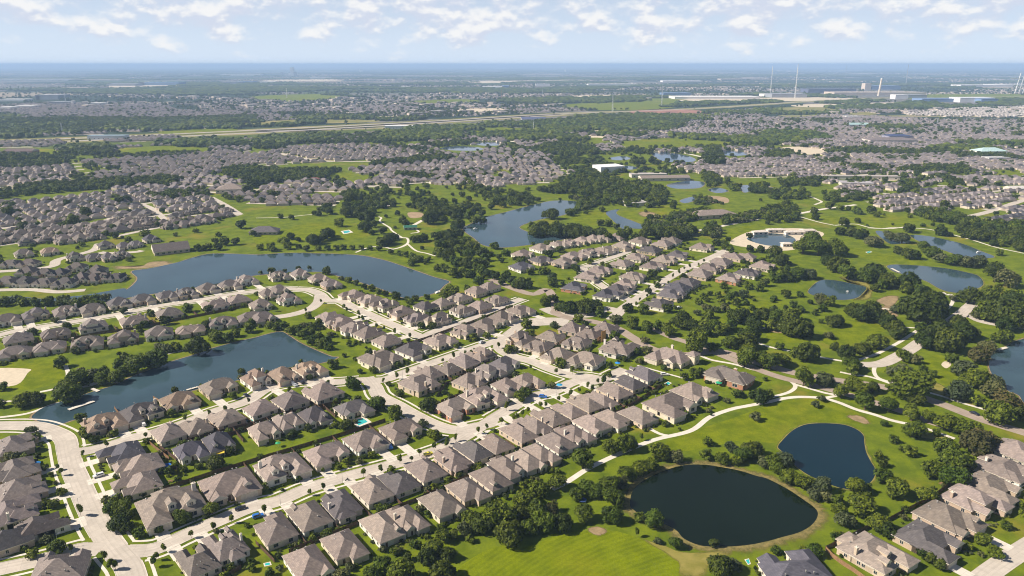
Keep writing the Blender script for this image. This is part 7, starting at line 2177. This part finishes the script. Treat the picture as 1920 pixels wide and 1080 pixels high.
mast(1000, 228, 246, "pale mast at the highway hay field", 1.6, c="white")
mast(1148, 178, 210, "grey lattice pylon beside the highway bend", 3.2, c="metal")
mast(1240, 160, 200, "grey lattice pylon left of the pale shed", 3.2, c="metal")
mast(1070, 155, 167, "thin mast on the centre right plain", 3.0, c="metal")
mast(1017, 168, 182, "thin mast before the centre right sheds", 2.6, c="metal")
mast(538, 165, 184, "thin white mast above the left meadow", 2.4)
mast(117, 230, 249, "grey pylon in the left woods", 2.2, c="metal")
mast(124, 172, 196, "grey pylon behind the left town", 2.6, c="metal")
mast(940, 168, 184, "rust-red mast at the centre plain", 2.6, c="brick")
mast(97, 123, 135, "faint far mast on the left horizon", 6, c="metal")
mast(735, 123, 135, "faint far mast on the horizon near the centre", 6, c="metal")
mast(1586, 122.5, 138, "faint far mast on the right horizon", 6, c="metal")
mast(1698, 121, 160, "thin far mast right of the chimney", 3.2, c="metal")
# chimney, leaning very slightly
p = G(1647, 180); k = ppm(p)
o = empty("chimney_stack", p); o.rotation_euler = (0, R(3.5), 0)
setp(o, "tall tan factory chimney on the right plain", "chimney")
b = MB(); b.tube((0, 0, 0), (0, 0, 27 / k), 2.0 / k, 1.4 / k, 12); link("shaft", b.mesh("shaft", plain("chimney_concrete", (0.62, 0.54, 0.45), 0.8, 0, 0.08, 0.02)), o)
b = MB(); b.tube((0, 0, 27 / k), (0, 0, 28.5 / k), 1.6 / k, 1.6 / k, 12); link("rim", b.mesh("rim", M["white"]), o)
# the goal-shaped white frames at the right edge
p = G(1910, 175); k = ppm(p)
o = empty("gantry", p)
setp(o, "white frame of posts and crossbars at the right edge of the plain", "gantry")
for i, x in enumerate((-6, 0, 6, 12)):
    b = MB(); b.tube((x / k, 0, 0), ((x + 4) / k, 0, 30 / k), 0.7 / k, 0.6 / k, 6); link("post", b.mesh("post", M["white"]), o)
for z, x0 in ((22, -16), (11, -2)):
    b = MB(); b.tube((x0 / k, 0.5, z / k), (16 / k, 0.5, z / k), 0.5 / k, 0.5 / k, 6); link("crossbar", b.mesh("crossbar", M["white"]), o)

# ------------------------------------------------------------ street lamps and poles near the camera, yard shrubs, reeds
LAMPS = "A430,150 590,590 B185,545 650,375 G1010,205 A1570,850 E1390,870 F120,760 G1100,1000"
for i, (px, py) in enumerate([v[:2] for v in T("B185,550 650,385 A598,592 A440,870 F125,750 G335,745 F1100,600 G870,690")]):
    p = G(px, py)
    o = empty("street_lamp", p, 0.5)
    b = MB(); b.tube((0, 0, 0), (0, 0, 6.2), 0.08, 0.05, 6); link("pole", b.mesh("pole", M["metal"]), o)
    b = MB(); b.tube((0, 0, 6.1), (0.9, 0, 6.4), 0.04, 0.04, 5); b.box(0.8, 1.3, -0.14, 0.14, 6.33, 6.45); link("lamp_head", b.mesh("lamp_head", M["metal"]), o)
    setp(o, "thin grey street lamp, %s from the left along the streets" % ordinal(sorted(range(8), key=lambda j: T("B185,550 650,385 A598,592 A440,870 F125,750 G335,745 F1100,600 G870,690")[j][0]).index(i)), "street lamp", "street lamps along the streets")
# low planting round the houses, counted by nobody
pts = []
rs = random.Random(91)
for h in NEAR:
    if h["size"] < 16: continue
    c, s_ = math.cos(h["rot"]), math.sin(h["rot"])
    for _ in range(12):
        side = rs.random()
        hw, hd = h["W"] / 2, h["D"] / 2
        if side < 0.55: x, y = rs.uniform(-hw, hw), -hd - rs.uniform(-0.5, 1.6)
        elif side < 0.8: x, y = rs.choice((-1, 1)) * (hw + rs.uniform(0.2, 1.0)), rs.uniform(-hd, hd)
        else: x, y = rs.uniform(-hw, hw), hd + rs.uniform(0.6, 5)
        p = Vector((h["p"].x + x * c - y * s_, h["p"].y + x * s_ + y * c, 0))
        if near_street(p, 1.0) or on_drive(p): continue
        pts.append((p.x, p.y, 0.0, rs.uniform(0.45, 1.15) * (1.5 if side > 0.9 else 1), rs.choice((0, 1, 3, 3)), rs.uniform(0, 6)))
scatter("front_garden_shrubbery", pts, "low dark shrubs planted round the houses", "shrubs")

# the timber fence behind the corner houses, bay by bay
def bay_fence(s, label, m, h=1.9, bay=2.4):
    pts = ground_pts(s)
    root = empty("fence", pts[0])
    setp(root, label, "fence")
    for a, e in zip(pts, pts[1:]):
        L = (e - a).length
        n = max(1, round(L / bay))
        for i in range(n):
            mb = MB()
            board_run(mb, a + (e - a) * (i / n) - root.location, a + (e - a) * ((i + 0.995) / n) - root.location, h)
            link("fence_panel", mb.mesh("fence_panel", m), root)
bay_fence("D430,885 610,795 760,720 900,670 1050,590 1200,515 1360,405", "dark timber fence between the pond lawn and the corner houses", M["fence"])
bay_fence("D432,890 480,940 560,1000 640,1050 720,1110", "reddish timber side fence left of the corner house with big gables", M["fence_light"])
bay_fence("A1110,80 1170,130 1270,210", "light timber fence beside the dark slate roofs of the left block", M["fence_light"], 1.8, 3.0)
bay_fence("B0,840 60,900 140,980", "timber side fence in the bottom edge yards", M["fence"], 1.8, 2.4)
bay_fence("E860,828 900,880 930,920", "new timber fence between the first two pond houses", M["fence_light"], 1.8, 3.0)
bay_fence("E1150,750 1250,810", "new timber fence between the slate and brown pond houses", M["fence_light"], 1.8, 3.0)
# ------------------------------------------------------------ the air
m = bpy.data.materials.new("air")
m.use_nodes = True
m.node_tree.nodes.clear()
pv = m.node_tree.nodes.new("ShaderNodeVolumePrincipled")
pv.inputs["Color"].default_value = (0.46, 0.66, 1.0, 1)
pv.inputs["Density"].default_value = 0.000085
pv.inputs["Anisotropy"].default_value = 0.0
mo = m.node_tree.nodes.new("ShaderNodeOutputMaterial")
m.node_tree.links.new(pv.outputs[0], mo.inputs["Volume"])
b_ = MB()
b_.box(-EXT - 500, EXT + 500, -3500, EXT + 500, -1.0, 201.0)
setp(link("haze", b_.mesh("haze", m)), kind="stuff")
